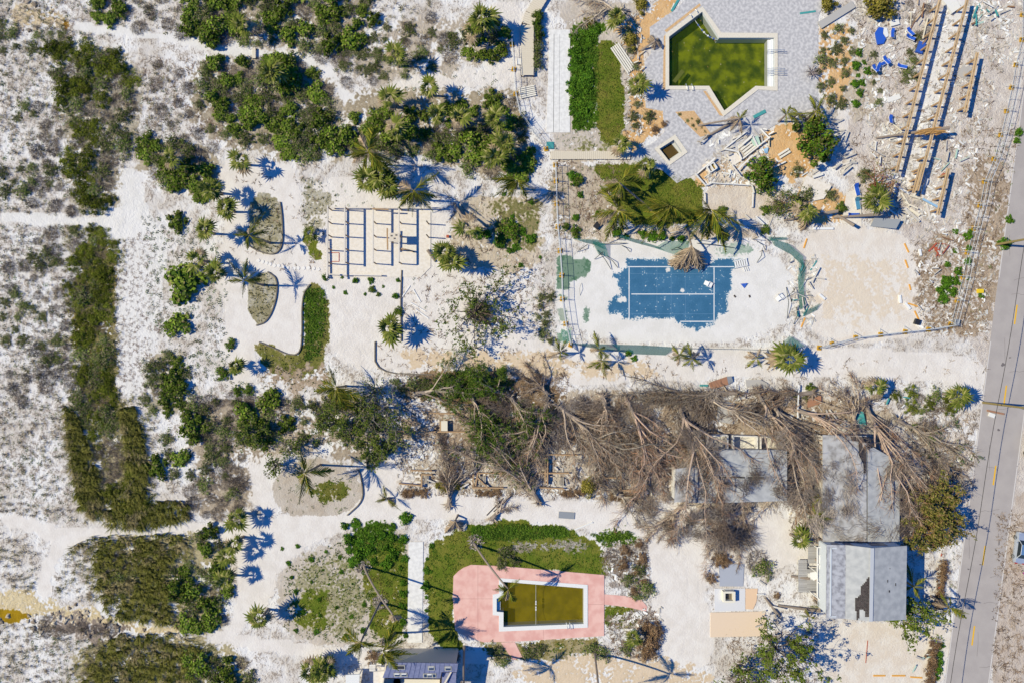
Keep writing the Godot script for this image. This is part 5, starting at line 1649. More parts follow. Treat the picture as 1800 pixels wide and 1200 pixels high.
	thicket("weed", [1000, 310, 1030, 310, 1060, 395, 1000, 400], 3.0, 0.5, 1.5, "bright green weed clump on bare soil behind the court", "weeds behind the court", 0.9)
	for q in [[1014, 320, 1.2, "big round green weed clump on soil west of the lawn"], [1010, 408, 1.0, "round green weed clump at the court's corner"], [996, 400, 0.7, "smaller green weed clump at the court's corner"]]:
		bush("round", P(q[0], q[1]), q[2], q[3])
	thicket("weed", [840, 410, 900, 390, 935, 420, 900, 440], 1.4, 0.6, 1.1, "green weed clump in the palm shade east of the pile foundation", "weeds east of the pile foundation")
	bush("round", P(893, 408), 2.2, "dark green bush in shade east of the pile foundation", "", 0.6)
	thicket("weed", [870, 340, 950, 340, 950, 470, 900, 470], 2.6, 0.25, 0.6, "small weed on tan soil west of the temporary fence", "small weeds west of the temporary fence")
	thicket("weed", [1680, 405, 1705, 412, 1705, 500, 1660, 530, 1650, 480], 1.9, 0.5, 0.85, "leafy weed on the littered verge inside the temporary fence", "weeds on the littered verge")
	thicket("weed", [1660, 490, 1680, 495, 1672, 530, 1650, 520], 1.3, 0.7, 1.1, "larger olive weed on the littered verge inside the temporary fence", "larger weeds on the verge")
	for q in [[1775, 387, 0.8, "green weed beside the road above the wooden pole"], [1765, 430, 1.2, "green weed round the foot of the wooden pole"], [1791, 232, 0.8, "green weed outside the fence near the road"], [1787, 247, 0.7, "second green weed outside the fence near the road"], [1725, 520, 0.6, "green weed behind the yellow bag"]]:
		bush("weed", P(q[0], q[1]), q[2], q[3])
	thicket("weed", [600, 920, 720, 910, 700, 990, 620, 990], 1.5, 0.5, 1.2, "bright green weed on the lawn west of the white path", "weeds on the west lawn")
	thicket("weed", [490, 960, 640, 955, 640, 1120, 520, 1110], 2.2, 0.25, 0.6, "small green weed on the bare soil of the west lawn", "small weeds on bare soil", 1.0, 60)
	thicket("weed", [705, 970, 716, 970, 716, 1120, 700, 1120], 1.6, 0.4, 0.8, "green weed along the west edge of the white path", "weeds along the white path")
	thicket("weed", [746, 960, 760, 955, 760, 1100, 746, 1100], 1.6, 0.4, 0.8, "green weed along the east edge of the white path", "weeds along the white path's east edge")
	thicket("weed", [570, 485, 705, 490, 700, 525, 580, 520], 2.0, 0.3, 0.7, "small weed on the sand below the pile foundation", "weeds below the foundation")
	# gardens round the pink deck
	for q in [[890, 970, 1.5], [905, 985, 1.0], [882, 990, 1.2], [1075, 975, 1.4], [1090, 990, 1.5], [1110, 975, 1.3], [1125, 1000, 1.4], [1105, 1020, 1.2], [1135, 1035, 1.5], [1120, 1045, 1.2], [1130, 960, 1.0]]:
		bush("dead" if rng.randi() % 3 == 0 else "mixed", P(q[0], q[1]), q[2], "half dead brown green shrub on the grey gravel bed by pink deck", "half dead shrubs by the pink deck", 0.9)
	thicket("brown", [1085, 958, 1135, 955, 1142, 1040, 1110, 1040], 2.0, 0.8, 1.3, "dry brown bush on the grey gravel bed by pink deck", "dry bushes by the pink deck", 0.9)
	for q in [[1150, 1105, 1.8], [1142, 1125, 2.1], [1135, 1145, 1.7], [1133, 1100, 1.3]]:
		bush("brown", P(q[0], q[1]), q[2], "big brown dead hedge bush at the sandy drive's edge", "brown dead hedge at the drive", 1.1)
	for q in [[1250, 1016, 1.1, "low oval dry brown bush beside the grey patio slab"], [1264, 980, 1.6, "grey brown dry bush above the grey patio slab"], [1275, 985, 1.2, "second grey brown dry bush above the grey patio slab"], [1366, 1046, 0.7, "small round dry brown bush by the fallen palm trunk"]]:
		bush("brown", P(q[0], q[1]), q[2], q[3], "", 0.9)
	bush("dead", P(1330, 985), 2.3, "large dead grey bush east of the patio slab")
	bush("mixed", P(1340, 1000), 1.8, "half green dry bush east of the patio slab")
	for q in [[930, 1145, 1.4], [950, 1140, 1.1], [1040, 1140, 1.5], [1060, 1150, 1.3], [1100, 1140, 1.1], [870, 1145, 1.5], [885, 1160, 1.3]]:
		bush("mixed", P(q[0], q[1]), q[2], "straggly garden shrub on the strip south of pink deck", "shrubs south of the pink deck", 0.9)
	# hedges of the two houses
	for k in 9:
		bush("brown", P(718 + k * 10.5, 1152 + rr(-1, 1)), rr(0.9, 1.15), "dry brown hedge bush in the row behind the tin roof", "dry hedge behind the tin roof", 1.2)
	bush("brown", P(655, 1152), 1.3, "thin brown hedge bush at the palm crown by the tin roof")
	for k in 7:
		bush("brown", P(1657 - k * 1.4, 990 + k * 12.0), rr(0.9, 1.2), "brown hedge bush in the row between gable house and road", "brown hedge by the gable house", 1.3)
	for k in 6:
		bush("brown", P(1640 - k * 1.6, 1130 + k * 13.0), rr(0.95, 1.2), "brown hedge bush in the row beside the road's southern end", "brown hedge at the road's southern end", 1.3)
	for k in 5:
		bush("weed", P(1654 - k * 1.5, 1135 + k * 14.0), rr(0.5, 0.9), "green weed between brown hedge and road", "weeds between hedge and road")
	for q in [[720, 866, 14], [850, 866, 0], [1000, 866, 0], [1085, 872, 0]]:
		for k in 4:
			bush("brown", P(q[0] + k * 11.0 - 8.0, q[1] + rr(-2, 2)), rr(0.7, 1.0), "low dry hedge bush in front of the broken timber cottage row", "dry hedge at the cottage row", 0.8)
	for q in [[781, 848, 1.4], [803, 850, 1.3]]:
		bush("olive", P(q[0], q[1]), q[2], "round dry olive shrub between the broken cottages", "round shrubs between the broken cottages", 0.9)
	bush("olive", P(1036, 852), 1.7, "brownish round shrub before the broken cottage row", "", 0.8)
	# green tangle along the drive and by the road
	thicket("mixed", [690, 668, 780, 668, 860, 655, 900, 670, 890, 690, 700, 690], 1.5, 0.8, 1.5, "dark green shrub in the tangle along the sandy drive", "shrubs along the sandy drive", 0.9)
	thicket("scrub", [1560, 690, 1620, 690, 1690, 700, 1680, 712, 1640, 728, 1590, 720], 1.4, 0.9, 1.5, "dense green shrub by the drive's mouth at the road", "shrubs at the drive's mouth", 0.9)
	thicket("grape", [1395, 685, 1425, 682, 1425, 702, 1395, 702], 1.3, 0.7, 1.1, "green shrub among the brown sheets of the rubble line", "shrubs in the rubble line", 0.9)
	thicket("weed", [1100, 618, 1120, 618, 1120, 632, 1100, 632], 1.2, 0.4, 0.7, "green weed at the foot of the court's south screen", "weeds at the south screen")
	thicket("weed", [1085, 410, 1200, 410, 1200, 420, 1085, 420], 1.4, 0.6, 1.0, "green weed along the court's north edge", "weeds along the court's north edge")
	thicket("mixed", [940, 520, 968, 520, 972, 600, 950, 590], 1.4, 0.7, 1.2, "dark shrub along the court's west side", "shrubs along the court's west side")
	for q in [[1262, 405, 0.9], [1275, 418, 0.8], [1345, 405, 0.9], [1270, 370, 0.9], [1363, 365, 1.3], [1345, 370, 0.9], [1405, 355, 1.6], [1420, 340, 1.4], [1460, 345, 1.2], [1478, 365, 1.0], [1520, 310, 1.3], [1400, 300, 1.2]]:
		bush("mixed" if q[2] > 1.1 else "round", P(q[0], q[1]), q[2], "green shrub in the rubble north of the bare sand lot", "shrubs north of the bare lot", 0.9)

func build_palms() -> void:
	var L := [
		["coco", 438, 414, 5.2, 2.5, "young coconut palm on the dry kerbed bed, northern one", [474, 427], -1, 9, 0.0],
		["coco", 430, 493, 5.2, 2.5, "young coconut palm on the dry kerbed bed, southern one", [462, 501], -1, 9, 0.0],
		["coco", 648, 268, 6.0, 4.0, "tall coconut palm with long fronds north of the pile foundation", [], 4.6, 15, 0.1],
		["coco", 727, 335, 6.0, 3.8, "coconut palm with yellow ribs at the pile foundation's north edge", [], 4.6, 15, 0.05],
		["coco", 910, 318, 5.0, 3.2, "yellowish coconut palm beside the temporary fence", [], 4.4, 12, 0.2],
		["coco", 1088, 321, 4.5, 3.6, "coconut palm on a bare trunk leaning over the lawn", [1163, 387], 3.8, 12, 0.25],
		["coco", 1086, 370, 4.5, 3.6, "coconut palm behind the court with trailing yellow fronds", [], 4.7, 12, 0.15],
		["coco", 1177, 362, 5.0, 3.8, "coconut palm on the lawn beside the leaning trunk", [], 4.6, 13, 0.1],
		["coco", 1248, 368, 5.0, 4.4, "coconut palm with long fronds beside the sand filled enclosure", [], 4.7, 13, 0.1],
		["coco", 537, 830, 7.0, 3.4, "tall coconut palm on the oval soil bed", [], -1, 15, 0.1],
		["coco", 592, 680, 4.5, 3.6, "coconut palm in the thicket below the green strip", [], 4.7, 13, 0.1],
		["coco", 680, 876, 1.0, 2.2, "small green coconut palm on the sand beside oval bed", [], 4.7, 8, 0.0],
		["coco", 634, 1128, 9.0, 3.0, "tall leaning coconut palm with green head above the sandy path", [668, 1058], 4.6, 12, 0.15],
		["coco", 674, 1143, 8.5, 3.0, "tall leaning coconut palm with green head by the tin roof", [694, 1112], 4.7, 12, 0.15],
		["coco", 893, 1035, 7.5, 2.6, "leaning coconut palm with its head over the pink deck pool", [834, 956], 4.7, 9, 0.1],
		["coco", 816, 1235, 12.0, 3.0, "bare palm trunk rising past the tin roof", [816, 1136], -1, 8, 0.5],
		["coco", 1055, 1250, 12.0, 3.0, "bare palm trunk south of the pink deck", [1045, 1146], -1, 8, 0.5],
		["coco", 985, 618, 3.0, 2.0, "young palm at the western end of the court's south row", [], -1, 9, 0.0],
		["coco", 1053, 614, 3.2, 2.0, "young palm leaning on the court's south screen", [], -1, 9, 0.0],
		["coco", 1058, 634, 2.6, 1.9, "young palm beside the one on the south screen", [], -1, 8, 0.0],
		["coco", 1194, 625, 3.0, 1.9, "young palm of the pair south of the court, western", [], -1, 8, 0.0],
		["coco", 1216, 630, 3.2, 2.1, "young palm of the pair south of the court, eastern", [], -1, 9, 0.0],
		["coco", 1330, 628, 2.5, 1.9, "young palm next to the big fan palm south of the court", [], -1, 8, 0.0],
		["coco", 1382, 202, 2.5, 2.0, "young palm at the paved deck's edge, beside the teal board", [], -1, 7, 0.0],
		["coco", 1404, 200, 2.5, 2.0, "young palm between two others at the paved deck's edge", [], -1, 7, 0.0],
		["coco", 1434, 196, 3.0, 2.2, "young palm beside the sea grape at the paved deck's edge", [], -1, 9, 0.0],
		["coco", 1436, 908, 3.0, 2.0, "young palm at the torn house's northwest corner", [], -1, 9, 0.0],
		["coco", 1442, 874, 2.5, 1.8, "small green palm among fallen pine branches", [], -1, 9, 0.0],
		["coco", 1443, 1066, 2.2, 1.5, "small palm at the gable house's southwest corner", [], -1, 7, 0.0],
		["coco", 1424, 1084, 1.6, 1.4, "small palm on the fallen trunk near the gable house", [], -1, 7, 0.0],
		["coco", 1605, 1030, 4.0, 2.6, "banana like palm beside the gable roof's east eave", [], -1, 8, 0.1],
		["coco", 1668, 1067, 4.0, 2.2, "young palm between hedge and road casting a star shadow", [], -1, 9, 0.0],
		["fan", 424, 281, 3.0, 1.7, "fan palm at the garden drive's top", [], -1, 18, 0.05],
		["fan", 372, 332, 3.5, 1.7, "fan palm at the thicket's edge beside the garden drive", [], -1, 18, 0.05],
		["fan", 396, 364, 3.0, 1.6, "fan palm on the sand between thicket and kerbed bed", [], -1, 18, 0.05],
		["fan", 359, 404, 3.5, 1.7, "fan palm on open sand below the thicket", [], -1, 18, 0.1],
		["fan", 348, 456, 3.2, 1.7, "fan palm at the large round sea grape's northern edge", [], -1, 18, 0.1],
		["fan", 380, 480, 3.2, 1.7, "fan palm between large round sea grape and kerbed bed", [], -1, 18, 0.1],
		["fan", 645, 318, 3.5, 1.9, "fan palm in the cluster above the pile foundation", [], -1, 20, 0.05, "fan palms above the pile foundation"],
		["fan", 665, 310, 4.0, 2.0, "fan palm in the cluster above the pile foundation", [], -1, 20, 0.05, "fan palms above the pile foundation"],
		["fan", 680, 325, 3.5, 1.9, "fan palm in the cluster above the pile foundation", [], -1, 20, 0.05, "fan palms above the pile foundation"],
		["fan", 782, 442, 2.5, 1.8, "fan palm east of the pile foundation, darker of a pair", [], -1, 20, 0.0],
		["fan", 794, 460, 2.8, 1.9, "fan palm east of the pile foundation, southern of a pair", [], -1, 20, 0.0],
		["fan", 683, 576, 2.8, 2.0, "fan palm by the dark kerb south of the foundation", [], -1, 20, 0.0],
		["fan", 826, 402, 4.0, 2.0, "battered fan palm with grey folded leaves on a fallen trunk", [798, 358], -1, 12, 0.4],
		["fan", 845, 32, 4.0, 2.0, "large fan palm near the boarded landing", [], -1, 22, 0.05],
		["fan", 835, 52, 3.0, 1.8, "smaller fan palm below the large one near boarded landing", [], -1, 18, 0.05],
		["fan", 695, 98, 3.5, 1.7, "fan palm casting a blue shadow on the sandy clearing", [], -1, 18, 0.05],
		["fan", 683, 175, 3.0, 1.8, "fan palm at the thicket's edge below the clearing", [], -1, 18, 0.05],
		["fan", 752, 155, 3.0, 1.6, "fan palm on the clearing's southern edge", [], -1, 18, 0.05],
		["fan", 692, 228, 3.2, 1.8, "fan palm inside the thicket beside tall coconut palm", [], -1, 18, 0.05],
		["fan", 770, 202, 3.0, 1.7, "fan palm in the thicket group below the clearing", [], -1, 18, 0.05, "fan palms in the thicket below the clearing"],
		["fan", 805, 205, 3.0, 1.7, "fan palm in the thicket group below the clearing", [], -1, 18, 0.05, "fan palms in the thicket below the clearing"],
		["fan", 868, 212, 3.4, 1.8, "fan palm in the thicket group below the clearing", [], -1, 18, 0.05, "fan palms in the thicket below the clearing"],
		["fan", 872, 275, 3.6, 2.0, "pale fan palm at the thicket's southern edge", [], -1, 20, 0.1],
		["fan", 890, 250, 3.6, 1.9, "pale fan palm beside the long concrete strip's end", [], -1, 20, 0.1],
		["fan", 425, 45, 3.0, 1.8, "pale fan palm above the footbridge", [], -1, 20, 0.1],
		["fan", 476, 130, 3.0, 1.8, "pale fan palm in the thicket by the footbridge", [], -1, 20, 0.1],
		["fan", 300, 280, 3.0, 1.6, "fan palm half hidden in the sea grapes by the drive", [], -1, 16, 0.1],
		["fan", 1091, 252, 2.2, 1.5, "yellow green fan palm at the boarded walkway's end", [], -1, 18, 0.0],
		["fan", 1136, 290, 2.5, 1.7, "fan palm beside the paved deck's south corner", [], -1, 18, 0.0],
		["fan", 1120, 147, 2.5, 1.5, "fan palm casting a blue shadow on the paved deck", [], -1, 18, 0.0],
		["fan", 1389, 631, 3.2, 2.3, "big fan palm at the court's southeast corner", [], -1, 22, 0.0],
		["fan", 1537, 685, 3.0, 1.8, "fan palm beside the torn root plate at the drive", [], -1, 16, 0.1],
		["fan", 1685, 693, 3.2, 1.8, "pale fan palm at the road end of the drive", [], -1, 16, 0.25],
		["fan", 1405, 947, 2.6, 1.8, "fan palm west of the torn porch", [], -1, 18, 0.0],
		["fan", 415, 910, 2.6, 1.7, "fan palm at the sandy path's north side", [], -1, 18, 0.0],
		["fan", 412, 955, 3.0, 1.6, "fan palm at the sandy path's south side", [], -1, 18, 0.0],
		["fan", 402, 975, 2.6, 1.5, "fan palm below the one at the path's south side", [], -1, 16, 0.0],
		["fan", 398, 1020, 2.8, 1.6, "fan palm on the east edge of the sea grape clump", [], -1, 18, 0.0],
		["fan", 458, 1087, 3.4, 1.8, "fan palm alone on the sand west of the lawn", [], -1, 20, 0.0],
		["fan", 545, 1178, 2.5, 1.8, "fan palm in the clump by the southern sandy path", [], -1, 18, 0.0, "fan palms by the southern sandy path"],
		["fan", 562, 1184, 2.5, 1.8, "fan palm in the clump by the southern sandy path", [], -1, 18, 0.0, "fan palms by the southern sandy path"],
		["fan", 575, 1172, 2.5, 1.7, "fan palm in the clump by the southern sandy path", [], -1, 18, 0.0, "fan palms by the southern sandy path"],
		["fan", 1540, 356, 3.0, 2.1, "pale fan palm beside the blue lounge chairs", [], -1, 20, 0.1],
		["fan", 1417, 366, 2.6, 1.8, "fan palm among shrubs north of the bare lot", [], -1, 16, 0.1],
		["fan", 414, 642, 2.2, 1.4, "small fan palm beside the clipped oval shrub", [], -1, 14, 0.1],
		["fan", 545, 410, 1.0, 1.2, "small palm at the tip of the sand drive's green corner", [], -1, 10, 0.1],
		["fan", 1115, 1118, 1.5, 1.3, "low grey palm on the gravel bed by the brown hedge", [], -1, 14, 0.2],
		["fan", 1085, 30, 2.0, 1.5, "palm at the orange sand's northern end", [], -1, 14, 0.2],
	]
	for e in L:
		rng.seed = int(e[1] * 7 + e[2] * 13)
		palm(e[0], e[1], e[2], e[3], e[4], e[5], e[10] if e.size() > 10 else "", e[6], e[7], e[8], e[9])
	# headless and dead palms
	rng.seed = 411
	palm("coco", 690, 1080, 8.5, 2.2, "tall leaning palm with a dead brown head on the west lawn", "", [639, 994], 4.7, 10, 1.0)
	palm("coco", 1216, 432, 3.0, 4.2, "dead palm with a grey skirt of fronds hanging over the court", "", [1205, 400], 4.7, 26, 1.0)
	palm("coco", 1152, 72, 1.2, 1.8, "small dead palm toppled on the paved deck", "", [1128, 88], -1, 10, 1.0)
	palm("coco", 1300, 208, 2.5, 1.8, "uprooted palm lying across the paved deck to the rubble", "", [1227, 221], -1, 8, 0.5)
	palm("coco", 800, 915, 1.6, 2.4, "dead palm crown lying by the sandy drive above the lawn", "", [805, 905], 4.7, 16, 1.0)
	palm("coco", 1420, 375, 1.5, 3.0, "dead palm with hanging grey fronds at the bare lot's edge", "", [1418, 395], 4.7, 9, 1.0)
	# collars of dropped fronds round palm feet
	for q in [[638, 995, "grey disc of dry fronds round the dead headed palm's foot"], [668, 1058, "grey disc of dry fronds round the green headed palm's foot"], [836, 952, "grey disc of dry fronds round the pool palm's foot"]]:
		var mb := MB.new()
		for k in 160:
			var a := rr(0, TAU)
			var r := rr(0.25, 1.25)
			var p := Vector3(cos(a) * r, rr(0.02, 0.25), sin(a) * r)
			leaf_quad(mb, p, (Vector3.UP + rdir() * 0.5).normalized(), rr(0.12, 0.28), 0.35, pick([C(150, 138, 128), C(184, 174, 164), C(110, 98, 88)]))
		var o := single(mb.mesh(), "frond_litter", M.vcol, q[2], "litter")
		o.position = P(q[0], q[1])

func build_trees() -> void:
	var pal := [Color(0.075, 0.11, 0.02), Color(0.10, 0.13, 0.02), Color(0.05, 0.08, 0.015), Color(0.12, 0.13, 0.03)]
	var grey := C(150, 138, 126)
	open_tree(835, 548, 4.0, 6.2, 2600, 0.17, pal, C(112, 94, 80), "half bare tree with radiating branches south of the foundation", 501, "broadleaf_tree", 3, 0.25)
	open_tree(625, 735, 5.0, 4.5, 2200, 0.15, pal, grey, "open leafy tree in the thicket south of the drive", 502)
	open_tree(672, 720, 5.5, 5.0, 900, 0.15, pal, C(164, 152, 142), "mostly bare grey tree in the thicket by the drive", 503)
	open_tree(655, 790, 4.0, 3.2, 1800, 0.16, pal, grey, "leafy tree north of the palm's shadow on the sand", 504)
	open_tree(585, 745, 5.0, 3.6, 2000, 0.15, pal, grey, "leafy tree between two grey trees in the shaded thicket", 520)
	open_tree(440, 760, 4.0, 2.8, 1500, 0.15, pal, grey, "small leafy tree on the dense clump's sandy side", 521)
	open_tree(700, 765, 4.5, 3.0, 900, 0.15, pal, grey, "sparse tree over the shaded sand by the long sill", 522)
	open_tree(480, 820, 3.5, 1.9, 500, 0.16, pal, grey, "small sparse tree on the sand west of the oval bed", 505)
	open_tree(510, 785, 3.5, 2.4, 700, 0.15, pal, grey, "small sparse tree above the oval soil bed", 506)
	var lime := [Color(0.10, 0.14, 0.02), Color(0.13, 0.16, 0.025), Color(0.07, 0.10, 0.015)]
	open_tree(1372, 1150, 6.0, 7.5, 5200, 0.17, lime, C(128, 112, 98), "wide green tree with twisted bare limbs south of the peach slab", 507)
	open_tree(1310, 1190, 5.0, 4.5, 1800, 0.17, lime, C(128, 112, 98), "smaller green tree beside the wide twisted one", 508)
	open_tree(1600, 1085, 4.5, 4.5, 2300, 0.2, lime, C(150, 130, 112), "green tree at the gable house's southeast corner", 509)
	var rusty := [Color(0.12, 0.12, 0.025), Color(0.17, 0.15, 0.04), Color(0.20, 0.14, 0.06), Color(0.08, 0.09, 0.02)]
	open_tree(1650, 890, 6.5, 4.4, 5500, 0.17, rusty, C(178, 132, 96), "olive and rust coloured tree east of the grey wing", 510)
	open_tree(1632, 935, 6.5, 4.6, 5500, 0.17, rusty, C(178, 132, 96), "olive tree with rusty limbs east of the gable roof", 511)
	open_tree(1668, 925, 6.0, 3.6, 3800, 0.17, rusty, C(178, 132, 96), "olive tree shading the road edge", 512)
	open_tree(1545, 320, 3.0, 3.5, 300, 0.15, rusty, C(150, 92, 60), "broken red barked tree in the debris by the blue chairs", 513)
	open_tree(1380, 355, 3.0, 2.6, 700, 0.14, pal, C(120, 96, 76), "thin tree beside the tilted tan slab", 514)
	open_tree(655, 690, 3.0, 3.0, 200, 0.14, pal, C(170, 158, 146), "leafless tree at the drive's western tangle", 515)
	open_tree(1430, 125, 1.5, 1.6, 0, 0.1, pal, C(150, 138, 136), "small leafless shrub lying on the paved deck's edge", 516, "bare_shrub", 3, 0.1)
	# fallen casuarinas
	bush("dead", P(838, 545, 1.0) * Vector3(1, 0, 1), 2.6, "dead brown twiggy shrub under the half bare tree", "", 2.2)
	bush("mixed", P(842, 550, 1.0) * Vector3(1, 0, 1), 2.0, "olive regrowth at the half bare tree's foot", "", 1.6)
	fallen_pine(1520, 712, 1590, 965, 0.6, "huge fallen brown pine fanning over the grey wing's roof", 601, 1300, 0.0, 3.4, 14)
	fallen_pine(1350, 702, 1500, 930, 0.5, "fallen brown pine reaching from the rubble to the grey wing", 602, 1100, 0.0, 2.8, 12)
	fallen_pine(1330, 690, 1420, 880, 0.5, "fallen brown pine between cottage and grey wing", 612, 800, 0.0, 3.0, 10)
	fallen_pine(1192, 712, 1270, 950, 0.5, "fallen brown pine sprawling across the cottage roof", 603, 1200, 0.0, 3.4, 12)
	fallen_pine(1105, 708, 1190, 930, 0.6, "fallen brown pine west of the cottage roof", 604, 1100, 0.0, 1.8, 11)
	fallen_pine(985, 715, 1140, 850, 0.65, "fallen brown pine with thick trunk in the middle tangle", 605, 1200, 0.0, 1.6, 11)
	fallen_pine(1060, 700, 1090, 850, 0.6, "fallen brown pine in the centre of the tangle", 613, 900, 0.0, 1.6, 10)
	fallen_pine(960, 712, 900, 830, 0.6, "fallen dark pine over the broken timber cottages", 606, 800, 0.05, 1.4, 9)
	fallen_pine(945, 878, 860, 720, 0.4, "fallen pine with its foot on the sand before the cottages", 607, 800, 0.1, 1.6, 9)
	fallen_pine(790, 880, 800, 770, 0.4, "fallen pine lying across the timber frames", 608, 700, 0.0, 1.0, 8)
	fallen_pine(1290, 690, 1090, 700, 0.18, "long fallen pine lying along the boundary line", 609, 700, 0.0, 0.9, 7, 0.8)
	fallen_pine(1420, 690, 1270, 705, 0.2, "dark fallen pine crossing the brown sheets", 614, 500, 0.0, 0.9, 6, 0.8)
	fallen_pine(830, 698, 885, 800, 0.35, "fallen pine with green needles near the timber cottages", 610, 500, 0.8, 1.8, 8)
	fallen_pine(880, 690, 820, 655, 0.8, "leaning pine with green needles beside the sandy drive", 611, 350, 0.9, 2.0, 7)
	fallen_pine(740, 690, 860, 670, 0.5, "green needled pine bough lying along the drive's edge", 630, 260, 0.85, 1.4, 7)
	fallen_pine(900, 700, 960, 790, 0.6, "fallen pine with a few green needles, by the cottages", 631, 500, 0.3, 1.8, 8)
	fallen_pine(1240, 700, 1400, 760, 0.35, "thick limbed fallen pine lying sideways above the cottage", 632, 500, 0.0, 2.6, 8, 1.05)
	fallen_pine(1000, 760, 1190, 800, 0.3, "long sideways fallen pine across the middle tangle", 633, 600, 0.0, 1.8, 8, 0.95)
	fallen_pine(1400, 720, 1560, 780, 0.35, "sideways fallen pine above the grey wing's roof", 634, 420, 0.0, 4.4, 7, 1.0)
	fallen_pine(1500, 745, 1470, 665, 0.35, "upturned grey root mass and branches by the drive", 615, 420, 0.0, 1.4, 12, 1.1)
	fallen_pine(960, 690, 925, 645, 0.9, "heap of dry brown branches on the drive's edge", 616, 420, 0.0, 0.9, 9, 0.9)
	fallen_pine(1090, 870, 1150, 900, 0.9, "thin dead branches on the sand before the cottage row", 617, 350, 0.0, 0.5, 7)
	fallen_pine(1310, 900, 1250, 975, 0.7, "fan of dead brush on the sand below the cottage", 618, 700, 0.0, 0.6, 9, 0.95)
	fallen_pine(1195, 890, 1140, 940, 0.7, "light dead brush spread on the sandy drive", 619, 500, 0.0, 0.4, 8, 1.05)
	fallen_pine(1640, 800, 1690, 850, 0.9, "loose dead branches on the rubble beside the road", 620, 400, 0.0, 0.5, 8)
	fallen_pine(1580, 740, 1700, 810, 0.4, "thin fallen branches reaching towards the road", 621, 500, 0.05, 0.8, 8)
	fallen_pine(870, 905, 905, 865, 0.5, "dry branch heap at the sandy drive beside the lawn", 622, 120, 0.0, 0.4, 4)
	fallen_pine(1085, 20, 1000, 10, 0.8, "flattened dry branches beside the northern weeds", 623, 250, 0.0, 0.4, 7, 1.15)

func brush_mesh(n: int, len_m: float, spread: float) -> ArrayMesh:   # a loose bundle of twigs along +x
	var mb := MB.new()
	for i in n:
		var p := Vector3(rr(-1.2, 0.6), rr(0.0, 0.7), rr(-1.0, 1.0))
		var d := (Vector3(1, rr(-0.15, 0.1), 0) + rdir() * spread).normalized()
		var l := rr(0.3, 1.0) * len_m
		var m := p + d * l * 0.5 + rdir() * 0.12
		var e := p + d * l
		m.y = maxf(m.y, 0.02)
		e.y = maxf(e.y, 0.02)
		var k := rr(0.55, 1.3)
		mb.tube([p, m, e], [0.022, 0.018, 0.008], 3, Color(k, k * 0.97, k * 0.95))
	return mb.mesh()

